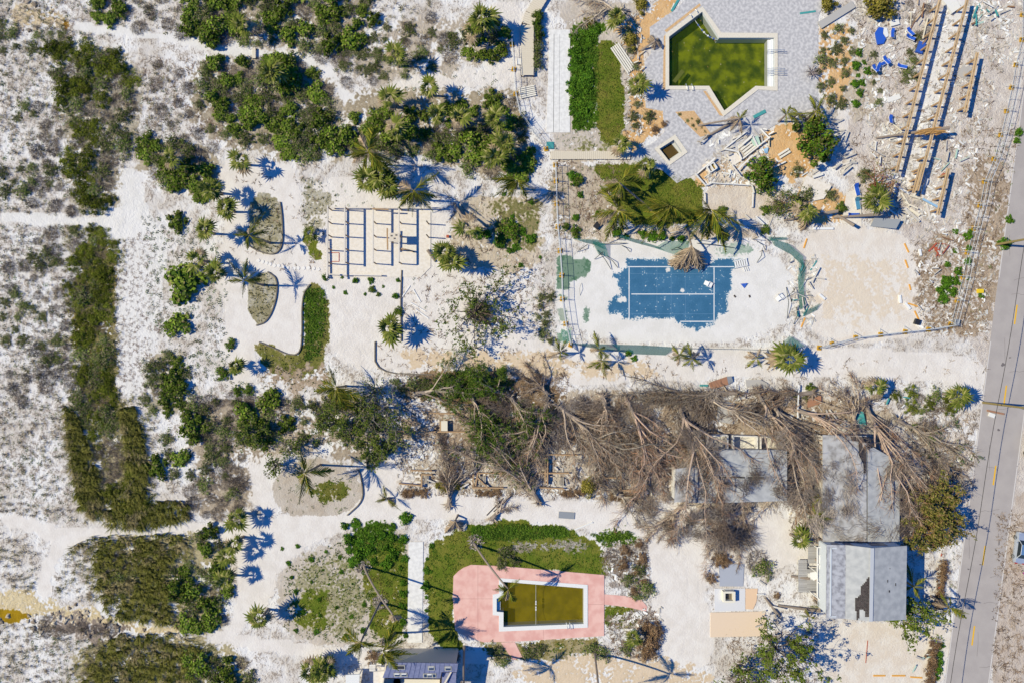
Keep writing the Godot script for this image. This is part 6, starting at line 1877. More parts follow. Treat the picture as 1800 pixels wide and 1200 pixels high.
func build_cover() -> void:
	rng.seed = 901
	var bp := [C(148, 132, 120), C(172, 158, 146), C(120, 104, 94), C(190, 176, 164)]
	var bm := brush_mesh(70, 1.8, 0.7)
	scatter("pine_brush", "brown tangle of pine twigs over the ruined cottages and sand", "branches", bm, [[[840, 700, 960, 700, 1000, 760, 940, 860, 880, 800], 0.7], [[960, 705, 1060, 700, 1190, 800, 1190, 880, 1080, 870, 980, 790], 0.42], [[1060, 695, 1300, 690, 1230, 760, 1180, 800, 1060, 720], 0.35]], bp, 0.6, 1.2, 0.1, -0.2, [], -0.75, 0.8, 0.0, 0.8)
	scatter("pine_brush", "brown tangle of pine twigs lying over the cottage roof", "branches", bm, [[[1190, 740, 1240, 740, 1275, 880, 1290, 960, 1200, 940, 1190, 860], 0.55], [[1345, 760, 1385, 760, 1385, 880, 1350, 880], 0.8]], bp, 0.6, 1.2, 0.1, -0.2, [], -1.3, 0.5, 2.6, 3.7)
	scatter("pine_brush", "brown tangle of pine twigs draped over the grey wing", "branches", bm, [[[1385, 780, 1450, 800, 1520, 930, 1480, 950, 1400, 900], 0.6], [[1530, 800, 1580, 790, 1590, 940, 1545, 950], 0.75], [[1455, 790, 1520, 800, 1520, 940, 1480, 940], 0.25], [[1250, 800, 1340, 795, 1340, 870, 1270, 880], 0.2]], bp, 0.6, 1.2, 0.1, -0.2, [], -0.9, 0.5, 2.8, 4.2)
	scatter("pine_brush", "brown tangle of pine twigs between grey wing and road", "branches", bm, [[[1540, 735, 1640, 740, 1700, 830, 1680, 880, 1600, 900, 1585, 800], 0.45], [[1120, 860, 1340, 860, 1320, 960, 1260, 980, 1130, 940], 0.35]], bp, 0.6, 1.1, 0.1, -0.1, [], -0.8, 0.9, 0.0, 0.6)
	var dry := [C(184, 168, 144), C(160, 144, 118), C(204, 192, 168), Color(0.19, 0.175, 0.08)]
	var ol := [Color(0.10, 0.11, 0.03), Color(0.14, 0.14, 0.05), Color(0.075, 0.095, 0.025)]
	var gr := [Color(0.075, 0.145, 0.016), Color(0.11, 0.18, 0.022), Color(0.055, 0.105, 0.012)]
	var paths := [[130, 36, 230, 48, 370, 73, 520, 88, 565, 98, 640, 178, 610, 190, 560, 130, 515, 108, 400, 100, 250, 66, 130, 54], [-20, 898, 60, 912, 200, 928, 420, 912, 430, 945, 300, 940, 120, 958, 90, 1055, 60, 1050, 70, 990, 95, 960, -20, 928], [-20, 370, 190, 383, 190, 398, -20, 394], [-20, 1030, 60, 1040, 165, 1065, 345, 1112, 250, 1120, 60, 1092, -20, 1092]]
	var tuft := tuft_mesh(9, 0.35, 0.75, 0.035, 0.9)
	var west := [[-20, -20, 340, -20, 330, 60, 250, 60, 120, 70, 200, 120, 300, 110, 330, 240, 260, 250, 210, 300, 130, 380, 130, 700, 110, 720, 140, 920, 60, 910, -20, 900], 2.5]
	scatter("dune_grass", "sparse dry tufts of grass over the western white dunes", "grass", tuft, [west, [[-20, 930, 90, 960, 60, 1050, -20, 1050], 3.5], [[-20, 1095, 200, 1100, 160, 1220, -20, 1220], 3.5], [[100, 965, 165, 950, 160, 1070, 90, 1060], 4.0], [[250, 700, 300, 760, 330, 920, 250, 920], 2.0], [[400, 0, 760, 0, 760, 120, 600, 150, 420, 80], 1.6]], dry, 0.5, 1.15, 0.2, 0.0, paths)
	scatter("green_tufts", "small green plants dotted over the western white dunes", "plant", weed_mesh(9, 0.3), [west, [[250, 380, 370, 400, 400, 500, 400, 680, 320, 640, 260, 560], 6.0], [[300, 640, 400, 620, 440, 690, 340, 700], 3.0], [[-20, 1095, 200, 1100, 160, 1220, -20, 1220], 1.8], [[600, 130, 800, 110, 900, 130, 850, 170, 650, 170], 1.2]], ol + gr, 0.5, 1.2, 0.25, 0.1, paths)
	scatter("sand_litter", "brown seaweed scraps strewn over the beach track sand", "litter", tuft_mesh(5, 0.12, 0.25, 0.03, 3.0), [[[195, 430, 270, 400, 285, 560, 260, 690, 205, 700, 195, 560], 9.0], [[20, 0, 130, 0, 120, 60, 20, 50], 4.0], west], [C(176, 160, 146), C(150, 132, 120), C(200, 186, 172)], 0.6, 1.2, 0.3, -0.05, paths)
	var reed := tuft_mesh(10, 0.8, 1.5, 0.035, 0.6, Vector3(0.25, 0, 0.5))
	scatter("grass_fringe", "thin olive grass fringing the tall grass plots", "grass", tuft_mesh(8, 0.4, 0.9, 0.03, 0.8), [[[100, 700, 150, 715, 190, 800, 205, 900, 150, 925, 118, 840], 4.0], [[195, 700, 250, 695, 275, 800, 275, 900, 215, 900], 4.0], [[100, 950, 330, 925, 345, 960, 310, 1110, 180, 1095, 140, 1010], 4.0], [[190, 1100, 330, 1100, 380, 1140, 350, 1220, 100, 1220, 140, 1150], 4.0], [[110, 395, 220, 415, 210, 700, 120, 700], 3.0]], [Color(0.16, 0.16, 0.04), Color(0.22, 0.20, 0.06), Color(0.28, 0.24, 0.12)], 0.6, 1.2, 0.2, -0.1, paths)
	scatter("tall_grass", "tall olive grass bent by the wind south of the beach strip", "grass", reed, [[[114, 712, 136, 728, 158, 790, 172, 840, 182, 892, 166, 908, 140, 892, 128, 830, 120, 780], 30.0], [[208, 718, 236, 712, 252, 770, 260, 820, 258, 860, 244, 902, 222, 862, 222, 800], 22.0], [[165, 898, 260, 878, 335, 878, 332, 908, 260, 927, 190, 927], 16.0], [[170, 860, 240, 850, 235, 890, 185, 890], 6.0]], [Color(0.16, 0.16, 0.034), Color(0.215, 0.20, 0.05), Color(0.115, 0.125, 0.022), Color(0.29, 0.24, 0.12)], 0.5, 1.2, 0.16, -0.22, [], 0.0, 0.6)
	scatter("tall_grass", "tall olive grass in the plot south of the sandy path fork", "grass", reed, [[[112, 962, 160, 942, 320, 936, 332, 950, 292, 1000, 300, 1060, 312, 1102, 250, 1092, 190, 1082, 165, 1030, 158, 1000, 160, 965], 13.0], [[235, 960, 285, 955, 295, 1050, 260, 1060, 245, 1010], 18.0], [[200, 1112, 310, 1112, 352, 1142, 330, 1220, 128, 1220, 160, 1160], 14.0]], [Color(0.16, 0.16, 0.034), Color(0.215, 0.20, 0.05), Color(0.115, 0.125, 0.022), Color(0.29, 0.24, 0.12)], 0.5, 1.15, 0.18, -0.05, [], 0.6, 0.8)
	# lawns
	var lw := tuft_mesh(9, 0.12, 0.28, 0.03, 1.0)
	var lp := [Color(0.22, 0.20, 0.05), Color(0.16, 0.18, 0.03), Color(0.12, 0.165, 0.022), Color(0.17, 0.19, 0.032), Color(0.10, 0.16, 0.018)]
	scatter("lawn_grass", "short olive lawn grass beside the concrete strip and behind the court", "grass", lw, [[[1042, 78, 1085, 72, 1092, 130, 1099, 190, 1094, 240, 1070, 258, 1050, 235, 1046, 150], 14.0], [[1042, 290, 1130, 287, 1165, 302, 1238, 322, 1234, 388, 1170, 400, 1095, 390, 1080, 340, 1052, 312], 14.0]], lp, 0.7, 1.1, 0.1, -0.9)
	scatter("lawn_grass", "patchy lawn grass either side of the white path and pink deck", "grass", lw, [[[500, 1000, 560, 965, 625, 940, 700, 930, 716, 950, 714, 1128, 640, 1130, 560, 1130, 500, 1110], 7.0], [[620, 958, 700, 940, 714, 960, 714, 1110, 690, 1128, 652, 1110, 642, 1020, 622, 990], 10.0], [[750, 962, 800, 932, 880, 915, 1000, 927, 1058, 962, 1080, 1000, 1060, 1009, 850, 992, 826, 990, 796, 1008, 794, 1110, 826, 1140, 762, 1140, 750, 1050], 12.0], [[1063, 1064, 1115, 1068, 1128, 1082, 1105, 1110, 1064, 1103], 10.0], [[550, 850, 600, 840, 615, 860, 602, 880, 562, 886], 10.0], [[830, 1130, 905, 1132, 1058, 1122, 1060, 1148, 900, 1160, 852, 1150], 9.0]], lp + gr, 0.7, 1.2, 0.15, -0.12, [[877, 1128, 907, 1127, 920, 1155, 900, 1162]])
	scatter("green_grass", "bright green grass above the pink deck and below the drive", "grass", tuft_mesh(9, 0.2, 0.4, 0.035, 0.9), [[[860, 920, 990, 924, 1006, 940, 900, 950, 842, 946, 824, 932], 16.0], [[1032, 937, 1108, 932, 1122, 953, 1060, 958], 14.0], [[536, 505, 570, 508, 574, 560, 560, 625, 535, 636, 533, 540], 14.0], [[1002, 50, 1050, 40, 1048, 225, 1010, 236, 1004, 130], 8.0], [[620, 932, 680, 918, 698, 950, 640, 984], 10.0]], gr, 0.8, 1.3, 0.15, -0.5)
	scatter("bed_grass", "dry mottled grass on the kerbed beds and green strip", "grass", lw, [[[456, 342, 474, 342, 490, 356, 494, 386, 495, 428, 484, 446, 460, 443, 434, 429, 432, 410, 442, 390, 440, 356], 9.0], [[441, 487, 470, 480, 486, 491, 483, 530, 469, 563, 450, 570, 438, 550, 437, 510], 9.0], [[456, 604, 505, 626, 530, 626, 532, 520, 572, 508, 576, 600, 560, 640, 500, 655, 460, 640], 7.0], [[530, 300, 600, 345, 565, 420, 530, 410], 4.0], [[460, 640, 600, 645, 560, 690, 460, 685], 4.0]], [C(150, 142, 96), C(120, 116, 66), C(176, 166, 130), Color(0.10, 0.12, 0.03)], 0.7, 1.4, 0.25, -0.1)
	# peat clods and torn roots along the muddy channel and shore
	var clod := MB.new()
	for k in 9:
		var a := TAU * k / 9.0
		var b := TAU * (k + 1) / 9.0
		var r0 := 0.5 + 0.18 * sin(k * 2.3)
		var r1 := 0.5 + 0.18 * sin(((k + 1) % 9) * 2.3)
		clod.tri(Vector3(0.05, 0.34, 0), Vector3(cos(a) * r0 * 0.6, 0.26, sin(a) * r0 * 0.6), Vector3(cos(b) * r1 * 0.6, 0.24, sin(b) * r1 * 0.6), Color.WHITE)
		clod.quad(Vector3(cos(a) * r0 * 0.6, 0.26, sin(a) * r0 * 0.6), Vector3(cos(a) * r0, -0.05, sin(a) * r0), Vector3(cos(b) * r1, -0.05, sin(b) * r1), Vector3(cos(b) * r1 * 0.6, 0.24, sin(b) * r1 * 0.6), Color.WHITE)
	scatter("peat_clods", "dark peat clods and torn roots along the muddy channel", "branches", clod.mesh(), [[[-20, 1082, 60, 1078, 130, 1060, 210, 1085, 330, 1108, 340, 1122, 230, 1122, 120, 1118, -20, 1112], 1.1], [[60, 1055, 110, 1062, 190, 1078, 180, 1092, 90, 1080], 0.5], [[0, 0, 60, 0, 110, 16, 60, 22, 10, 20], 1.6], [[20, 40, 100, 48, 60, 64, 20, 60], 1.6]], [C(176, 160, 140), C(146, 130, 112), C(198, 182, 158), C(212, 196, 168)], 0.2, 1.0, 0.25, -0.1)
	scatter("ground_weeds", "small weeds and leaf scraps on bare soil and verges", "plant", weed_mesh(8, 0.22), [[[700, 490, 960, 490, 960, 600, 720, 600], 0.8], [[530, 300, 760, 340, 760, 366, 575, 366, 545, 420], 0.9], [[900, 600, 1000, 610, 1000, 660, 900, 655], 0.8], [[780, 340, 960, 335, 965, 560, 900, 600, 850, 480], 1.5], [[965, 290, 1090, 290, 1095, 405, 975, 420], 2.0], [[480, 835, 600, 805, 637, 850, 600, 905, 500, 900], 1.5], [[970, 235, 1095, 240, 1095, 262, 970, 262], 4.0], [[1740, 200, 1795, 210, 1750, 560, 1700, 560], 1.0], [[495, 1000, 716, 930, 716, 1130, 520, 1120], 1.5], [[960, 500, 975, 500, 980, 600, 950, 600], 3.0], [[1670, 970, 1690, 975, 1672, 1110, 1655, 1110], 3.0]], gr + ol, 0.6, 1.3, 0.25, 0.0)

# ---------------------------------------------------------------- objects
var unit: ArrayMesh
var PM := {}

func piece(called: String, px: float, py: float, len_m: float, w: float, th: float, deg: float, mat: String, label: String, category: String, group := "", h := 0.0, tilt := 0.0) -> MeshInstance3D:
	# deg: turn in the picture, 0 = along x, positive = clockwise
	var o := MeshInstance3D.new()
	o.mesh = unit
	o.material_override = PM[mat]
	o.name = numbered(called)
	add_child(o)
	var b := Basis(Vector3.UP, -deg_to_rad(deg)) * Basis(Vector3(0, 0, 1), tilt)
	o.transform = Transform3D(b * Basis().scaled(Vector3(len_m, th, w)), P(px, py, h) + Vector3(0, th * 0.5 + absf(sin(tilt)) * len_m * 0.5, 0))
	tag(o, label, category, group)
	return o

func net_mat(c: Color, a: float) -> StandardMaterial3D:
	var m := StandardMaterial3D.new()
	var s := c.linear_to_srgb()
	m.albedo_color = Color(s.r, s.g, s.b, a)
	m.transparency = BaseMaterial3D.TRANSPARENCY_ALPHA
	m.roughness = 0.9
	m.cull_mode = BaseMaterial3D.CULL_DISABLED
	return m

func pile_row(a: Array, b: Array, hh: float, n: int, label: String) -> void:
	var pa := P(a[0], a[1], hh)
	var pb := P(b[0], b[1], hh)
	var t := thing("pile_row", label, "pile row", "", Vector3(pa.x, 0, pa.z))
	var d := (pb - pa).normalized()
	var z := d.cross(Vector3.UP)
	var ln := pa.distance_to(pb)
	var segs := maxi(int(ln / 5.0), 1)
	for s in [-1, 1]:
		for k in segs:
			var mb := MB.new()
			mb.bar(d * (ln * k / segs) + z * s * 0.13 + Vector3(0, hh, 0), d * (ln * (k + 1) / segs - 0.04) + z * (s * 0.13 + rr(-0.04, 0.04)) + Vector3(0, hh + rr(-0.03, 0.03), 0), 0.1, 0.28, vary(C(204, 176, 140), 0.15))
			part(mb.mesh(), "beam", M.vcol, t)
	for k in n:
		var q := d * (ln * (k + 0.5) / n)
		var mb := MB.new()
		mb.tube([q - Vector3(0, 0.1, 0), q + Vector3(0, hh + 0.12, 0)], [0.16, 0.15], 7, C(150, 116, 84))
		part(mb.mesh(), "pile", M.wood, t)
		if k % 1 == 0:
			mb = MB.new()
			mb.bar(q + Vector3(0, hh - 0.2, 0) + z * 0.1, q + Vector3(0, hh - 0.2, 0) - z * rr(0.2, 0.35), 0.14, 0.2, C(120, 92, 66))
			part(mb.mesh(), "cross_cap", M.wood, t)

func fence_run(pts: Array, label: String, foot_label: String, g: String) -> void:
	for k in pts.size():
		var q: Array = pts[k]
		var t := thing("fence_weight", foot_label, "fence foot", g + " feet", P(q[0], q[1]), rr(-0.3, 0.3))
		var mb := MB.new()
		mb.box(Transform3D(Basis(), Vector3(0, 0.09, 0)), Vector3(0.62, 0.16, 0.72), C(206, 158, 36))
		part(mb.mesh(), "block", M.vcol, t)
		mb = MB.new()
		mb.box(Transform3D(Basis(), Vector3(0.04, 0.2, 0)), Vector3(0.34, 0.07, 0.36), C(90, 72, 40))
		part(mb.mesh(), "socket", M.vcol, t)
		if k == pts.size() - 1: break
		var e: Array = pts[k + 1]
		var a := P(q[0], q[1])
		var b := P(e[0], e[1])
		var o := thing("mesh_fence", label, "fence panel", g, a)
		var d := b - a
		mb = MB.new()
		var fl := 1.9
		var c := C(206, 210, 216)
		for s in [[Vector3(0, fl, 0), d + Vector3(0, fl, 0)], [Vector3(0, 0.25, 0), d + Vector3(0, 0.25, 0)], [Vector3(0, 1.05, 0), d + Vector3(0, 1.05, 0)]]:
			mb.tube([s[0], s[1]], [0.032, 0.032], 4, c)
		for f in [0.02, 0.5, 0.98]:
			mb.tube([d * f + Vector3(0, 0.05, 0), d * f + Vector3(0, fl, 0)], [0.032, 0.032], 4, c)
		part(mb.mesh(), "frame", M.vcol, o)
		mb = MB.new()
		var n := int(d.length() / 0.16)
		for i in n:
			var f := (i + 0.5) / n
			mb.tube([d * f + Vector3(0, 0.25, 0), d * f + Vector3(0, fl, 0)], [0.006, 0.006], 3, c)
		var ms := part(mb.mesh(), "wire_mesh", M.vcol, o)
		ms.set_meta("kind", "stuff")
		mb = MB.new()
		var side := d.normalized().cross(Vector3.UP)
		mb.tube([Vector3(0, 1.5, 0), side * 0.9 + Vector3(0, 0.05, 0)], [0.03, 0.03], 4, c)
		mb.tube([Vector3(0, 0.1, 0), side * 0.9 + Vector3(0, 0.05, 0)], [0.03, 0.03], 4, c)
		part(mb.mesh(), "brace", M.vcol, o)

func lounger(px: float, py: float, deg: float, blue: Color, label: String, group := "", wreck := 0.0) -> void:
	var t := thing("sun_lounger", label, "lounger", group, P(px, py, 0.0), -deg_to_rad(deg))
	if wreck > 0: t.scale = Vector3.ONE * 0.78
	if wreck > 0: t.rotation.z = wreck
	t.position.y = absf(wreck) * 0.8
	var mb := MB.new()
	for s in [-1, 1]:
		mb.bar(Vector3(-0.9, 0.34, s * 0.33), Vector3(0.95, 0.34, s * 0.33), 0.07, 0.07, C(244, 244, 246))
	part(mb.mesh(), "frame", M.vcol, t)
	mb = MB.new()
	mb.box(Transform3D(Basis(), Vector3(0.3, 0.39, 0)), Vector3(1.2, 0.05, 0.58), blue)
	part(mb.mesh(), "seat", M.vcol, t)
	mb = MB.new()
	mb.box(Transform3D(Basis(Vector3(0, 0, 1), -0.6), Vector3(-0.58, 0.58, 0)), Vector3(0.72, 0.05, 0.6), vary(blue, 0.2))
	part(mb.mesh(), "backrest", M.vcol, t)
	for q in [[-0.7, -0.3], [-0.7, 0.3], [0.75, -0.3], [0.75, 0.3]]:
		mb = MB.new()
		mb.box(Transform3D(Basis(), Vector3(q[0], 0.16, q[1])), Vector3(0.06, 0.33, 0.06), C(240, 240, 242))
		part(mb.mesh(), "leg", M.vcol, t)

func sheet(called: String, pts: Array, mat: Material, label: String, category: String, group := "") -> MeshInstance3D:   # a crumpled sheet: a fan of [px, py, h] points round their middle
	var mb := MB.new()
	var mid := Vector3.ZERO
	var top := []
	for q in pts:
		var p := P(q[0], q[1]) + Vector3(0, q[2], 0)
		top.append(p)
		mid += p / pts.size()
	for k in top.size():
		var j := (k + 1) % top.size()
		mb.tri(mid - Vector3(0, 0.02, 0), top[k], top[j], Color.WHITE)
		mb.tri(mid - Vector3(0, 0.06, 0), top[j] - Vector3(0, 0.04, 0), top[k] - Vector3(0, 0.04, 0), Color.WHITE)
	return single(mb.mesh(), called, mat, label, category, group)

func build_objects() -> void:
	rng.seed = 3131
	var ub := MB.new()
	ub.box(Transform3D(), Vector3.ONE, Color.WHITE)
	unit = ub.mesh()
	PM = {"dirty": sm3(C(212, 204, 192)), "dusty": sm3(C(228, 220, 210)), "white": sm3(C(240, 238, 234)), "grey": sm3(C(190, 186, 182)), "tan": sm3(C(214, 190, 158)), "brown": sm3(C(150, 112, 80)), "dark": sm3(C(84, 74, 68)), "teal": sm3(C(70, 160, 160)), "blue": sm3(C(40, 90, 190)), "orange": sm3(C(238, 172, 70)), "red": sm3(C(186, 92, 66)), "cream": sm3(C(236, 226, 204)), "steel": sm3(C(150, 154, 160), 0.5), "pipe": sm3(C(248, 248, 248), 0.5), "yellow": sm3(C(240, 206, 40)), "black": sm3(C(40, 40, 44), 0.5), "rust": sm3(C(170, 124, 96)), "pale_blue": sm3(C(150, 190, 226)), "mint": sm3(C(186, 214, 200))}
	# timber pile rows of the vanished houses by the road
	pile_row([1654, -4], [1576, 304], 2.2, 13, "western row of timber piles carrying twin beams through the debris")
	pile_row([1702, -4], [1613, 336], 2.2, 14, "middle row of timber piles carrying twin beams beside clean sand")
	pile_row([1719, 92], [1697, 198], 2.0, 5, "short eastern row of timber piles near the temporary fence")
	pile_row([1668, 296], [1649, 378], 2.0, 4, "short row of timber piles below the red pot")
	pile_row([1572, 316], [1562, 352], 1.8, 2, "broken stub of the western timber pile row")
	pile_row([1620, 288], [1606, 340], 1.8, 3, "broken timber piles beside the middle row's end")
	# temporary fences
	var fp := "galvanised mesh panel of the temporary fence along the road"
	fence_run([[1797, -18], [1797, 26], [1796, 70], [1785, 114], [1778, 154], [1769, 195], [1759, 237], [1747, 279], [1730, 319], [1722, 361], [1711, 402], [1700, 444], [1692, 487], [1682, 528], [1671, 570]], fp, "yellow block foot of the temporary fence along the road", "road fence")
	fence_run([[1671, 572], [1632, 579], [1591, 583], [1548, 588], [1504, 593], [1463, 604], [1440, 611]], "galvanised mesh panel of the fence across the bare lot", "yellow block foot of the fence across the bare lot", "bare lot fence")
	fence_run([[976, 290], [977, 318], [978, 358], [980, 399], [984, 441], [987, 484], [988, 526], [994, 569], [1003, 606]], "galvanised mesh panel of the fence along the court's west side", "yellow block foot of the fence along the court's west side", "court fence")
	fence_run([[900, 78], [903, 122], [906, 165], [915, 205], [960, 262]], "galvanised mesh panel of the fence beside the boarded landing", "yellow block foot of the fence beside the boarded landing", "landing fence")
	# road side
	utility_pole(1752, 430, 1840, 414, "wooden utility pole leaning over the road by green weeds", true)
	utility_pole(1729, 707, 1812, 718, "utility pole by the drive's mouth casting a shadow over the road", false)
	var pts := []
	var rad := []
	for y in range(-60, 1300, 40):
		pts.append(P(1772.0 - (y - 720.0) * 0.17 - 68.0, y) + Vector3(0, 6.0 - 0.3 * sin((y + 60) / 330.0 * PI) ** 2, 0))
		rad.append(0.045)
	var wb := MB.new()
	wb.tube(pts, rad, 4, C(70, 66, 66))
	single(wb.mesh(), "power_line", M.vcol, "thin dark power cable running above the road", "cable")
	car()
	bicycle()
	# blue pool furniture thrown about
	var blue := C(28, 92, 204)
	lounger(1505, 334, 75, blue, "bright blue lounger on the tan slab, with teal tail", "")
	lounger(1506, 358, 80, C(80, 150, 190), "faded teal lounger standing alone on the tan slab", "")
	lounger(1498, 379, 0, blue, "blue striped lounger at the tan slab's southern edge", "")
	for q in [[1566, 62, 100, 0.3], [1598, 60, 60, 0.4], [1540, 122, 120, 0.5], [1556, 110, 60, 0.4], [1584, 119, 20, 0.3], [1536, 126, 70, 0.6], [1562, 214, 100, 0.5], [1553, 112, 150, 0.2], [1599, 68, 30, 0.2]]:
		lounger(q[0], q[1], q[2], blue, "overturned blue and white lounger thrown into the debris strip", "overturned loungers in the debris strip", q[3])
	var mt := thing("blue_mattress", "big blue mattress torn open beside the debris strip", "mattress", "", P(1546, 64))
	var mb := MB.new()
	mb.prism(PackedVector2Array([Vector2(-0.7, -0.5), Vector2(-0.2, -1.3), Vector2(0.5, -1.2), Vector2(0.4, -0.3), Vector2(0.9, 0.4), Vector2(0.5, 1.2), Vector2(-0.35, 1.3)]), 0.02, 0.3, blue)
	part(mb.mesh(), "cover", M.vcol, mt)
	mb = MB.new()
	mb.prism(PackedVector2Array([Vector2(0.4, -1.35), Vector2(1.1, -1.2), Vector2(1.3, 0.0), Vector2(0.95, 0.25), Vector2(0.5, -0.4)]), 0.02, 0.22, C(238, 240, 244))
	part(mb.mesh(), "filling", M.vcol, mt)
	piece("cushion", 1572, 41, 1.3, 0.8, 0.3, -15, "white", "white and blue box cushion above the blue mattress", "cushion")
	piece("tarpaulin", 1617, 85, 1.0, 1.7, 0.4, 20, "blue", "dark blue crate cover between tangled shrubs and pile row", "cover")
	# slatted things
	slats(1095, 103, 56, 4.6, 1.6, 5, "white slatted bench back lying at the olive lawn's edge")
	slats(927, 162, -12, 2.4, 1.7, 6, "white slatted pallet on dry ground below the landing")
	slats(1483, 749, -45, 1.8, 1.3, 8, "white framed brown louvre grille among fallen pines")
	# paved deck bits
	piece("teal_board", 1187, 9, 2.2, 0.35, 0.12, -60, "teal", "teal board lying on the paved deck's northern edge", "board")
	piece("teal_board", 1335, 201, 2.0, 0.5, 0.2, -28, "teal", "teal board on the deck behind the uprooted palm", "board")
	piece("teal_board", 1420, 22, 2.4, 0.3, 0.12, -8, "teal", "teal board at the paved deck's far corner", "board")
	piece("planter_wall", 1470, 27, 6.0, 1.1, 0.3, -32, "grey", "sloping grey slab at the paved deck's far corner", "slab")
	sawhorse(1235, 246, -45, "small weathered sawhorse standing on the paved deck")
	# court bits
	var ch := thing("broken_lounger", "white moulded lounger frame lying on the sanded court", "lounger", "", P(1302, 463), -deg_to_rad(-12))
	mb = MB.new()
	for s in [-1, 1]: mb.bar(Vector3(-1.0, 0.2, s * 0.5), Vector3(1.0, 0.2, s * 0.5), 0.16, 0.18, C(246, 246, 246))
	part(mb.mesh(), "frame", M.vcol, ch)
	mb = MB.new()
	for k in 6: mb.box(Transform3D(Basis(), Vector3(-0.85 + k * 0.34, 0.24, 0)), Vector3(0.22, 0.1, 0.95), C(244, 244, 244))
	part(mb.mesh(), "seat", M.vcol, ch)
	mb = MB.new()
	for k in 3: mb.box(Transform3D(Basis(Vector3.UP, 0.2), Vector3(0.3 + k * 0.3, 0.1, 1.0)), Vector3(0.12, 0.1, 0.7), C(244, 244, 244))
	part(mb.mesh(), "leg", M.vcol, ch)
	chair(1247, 501, 25, "white broken chair frame lying on the blue court paint", C(246, 246, 246))
	chair(1372, 521, -40, "white toppled plastic chair at the sanded court's east side", C(246, 246, 246))
	sheet("blue_tarp", [[1302, 499, 0.05], [1313, 498, 0.3], [1309, 507, 0.05]], PM["blue"], "small dark blue triangle of tarp on the sanded court", "tarp")
	for q in [[1292, 521], [1318, 521], [1370, 519], [1392, 528]]:
		piece("shingle", q[0], q[1], rr(0.3, 0.5), 0.25, 0.06, rr(0, 90), "dark", "small dark scrap lying on the sanded court", "scrap", "scraps on the sanded court")
	court_screens()
	# oddments
	piece("yellow_bag", 1722, 512, 0.8, 0.6, 0.45, 0, "yellow", "bright yellow bag on the littered verge by the road", "bag")
	piece("red_pot", 1660, 310, 0.75, 0.65, 0.6, 5, "red", "terracotta coloured pot among white boards beside pile row", "pot")
	piece("red_pot", 1647, 438, 0.6, 0.5, 0.3, 5, "red", "terracotta coloured box in the debris heap by the bare lot", "box")
	piece("red_pot", 787, 416, 0.4, 0.4, 0.35, 5, "red", "small terracotta pot east of the pile foundation", "pot")
	piece("black_bin", 1611, 566, 0.75, 0.8, 0.5, 20, "black", "small black bin lying at the bare lot's corner", "bin")
	piece("black_bin", 1680, 567, 0.6, 0.9, 0.6, 10, "steel", "dark grey cabinet at the temporary fences' corner", "cabinet")
	piece("black_bag", 1049, 397, 0.8, 0.9, 0.5, 40, "black", "black crate with grey lid behind the court", "crate")
	piece("white_cooler", 916, 110, 1.2, 0.9, 0.4, 5, "white", "white board box beside the boarded landing", "box")
	piece("door_leaf", 1696, 126, 1.5, 2.0, 0.1, 30, "grey", "grey door panel lying between the pile rows", "panel")
	piece("white_appliance", 1670, 8, 1.6, 2.6, 0.5, -35, "white", "white appliance case beside the middle pile row's top", "appliance")
	piece("window_casement", 1571, 173, 2.0, 0.75, 0.15, -18, "white", "white window frame lying beside the western pile row", "window")
	piece("grey_board", 996, 905, 2.4, 1.0, 0.12, 4, "steel", "grey metal sheet on the sandy drive above the pink deck", "sheet")
	piece("white_board", 1026, 924, 3.0, 0.22, 0.1, -22, "white", "long white board beside the grey metal sheet", "board")
	piece("teal_sheet", 967, 256, 1.1, 1.1, 0.12, 0, "teal", "teal panel at the concrete strip's southern end", "panel")
	var sl := sheet("tilted_slab", [[1415, 310, 0.5], [1460, 328, 0.45], [1447, 350, 0.3], [1428, 354, 0.2], [1404, 345, 0.2]], M.cream, "tilted tan floor slab in the rubble", "slab")
	sheet("fallen_wall", [[1487, 340, 0.25], [1512, 330, 0.2], [1515, 400, 0.1], [1480, 392, 0.1]], M.cream, "tan slab carrying the blue loungers", "slab")
	sheet("grey_awning", [[1535, 384, 0.4], [1577, 388, 1.2], [1570, 404, 0.9], [1530, 398, 0.1]], PM["steel"], "grey teal awning sheet fallen on the bare lot's edge", "awning")
	for q in [[1447, 402, 3.0, 0], [1582, 526, 1.2, 85], [1617, 444, 1.0, 80], [1445, 522, 1.1, 40], [1595, 538, 1.2, 50]]:
		piece("white_post", q[0], q[1], q[2], 0.32, 0.25, q[3], "pipe", "white post lying on the bare sand lot", "post", "white posts on the bare lot")
	for q in [[1416, 428, 1.5, -72], [1594, 436, 1.5, 65], [1594, 464, 1.3, 70], [1600, 505, 0.9, 75], [1605, 536, 1.5, 18], [1612, 555, 1.6, 65], [1412, 567, 1.5, -68], [1546, 1187, 1.8, 0], [1580, 1187, 2.0, 0], [1611, 1190, 1.8, 4]]:
		piece("orange_board", q[0], q[1], q[2], 0.2, 0.1, q[3], "orange", "orange yellow barrier board on the pale sand", "board", "orange barrier boards")
	for q in [[1425, 1121, 0.15, 4], [1524, 1145, 0.2, 95]]:
		piece("red_tape", q[0] + 0.0, q[1], 3.4 if q[3] > 50 else 0.3, 0.1, 0.05, q[3], "red", "thin red marker strip on the sand by the gable house", "strip", "red strips")
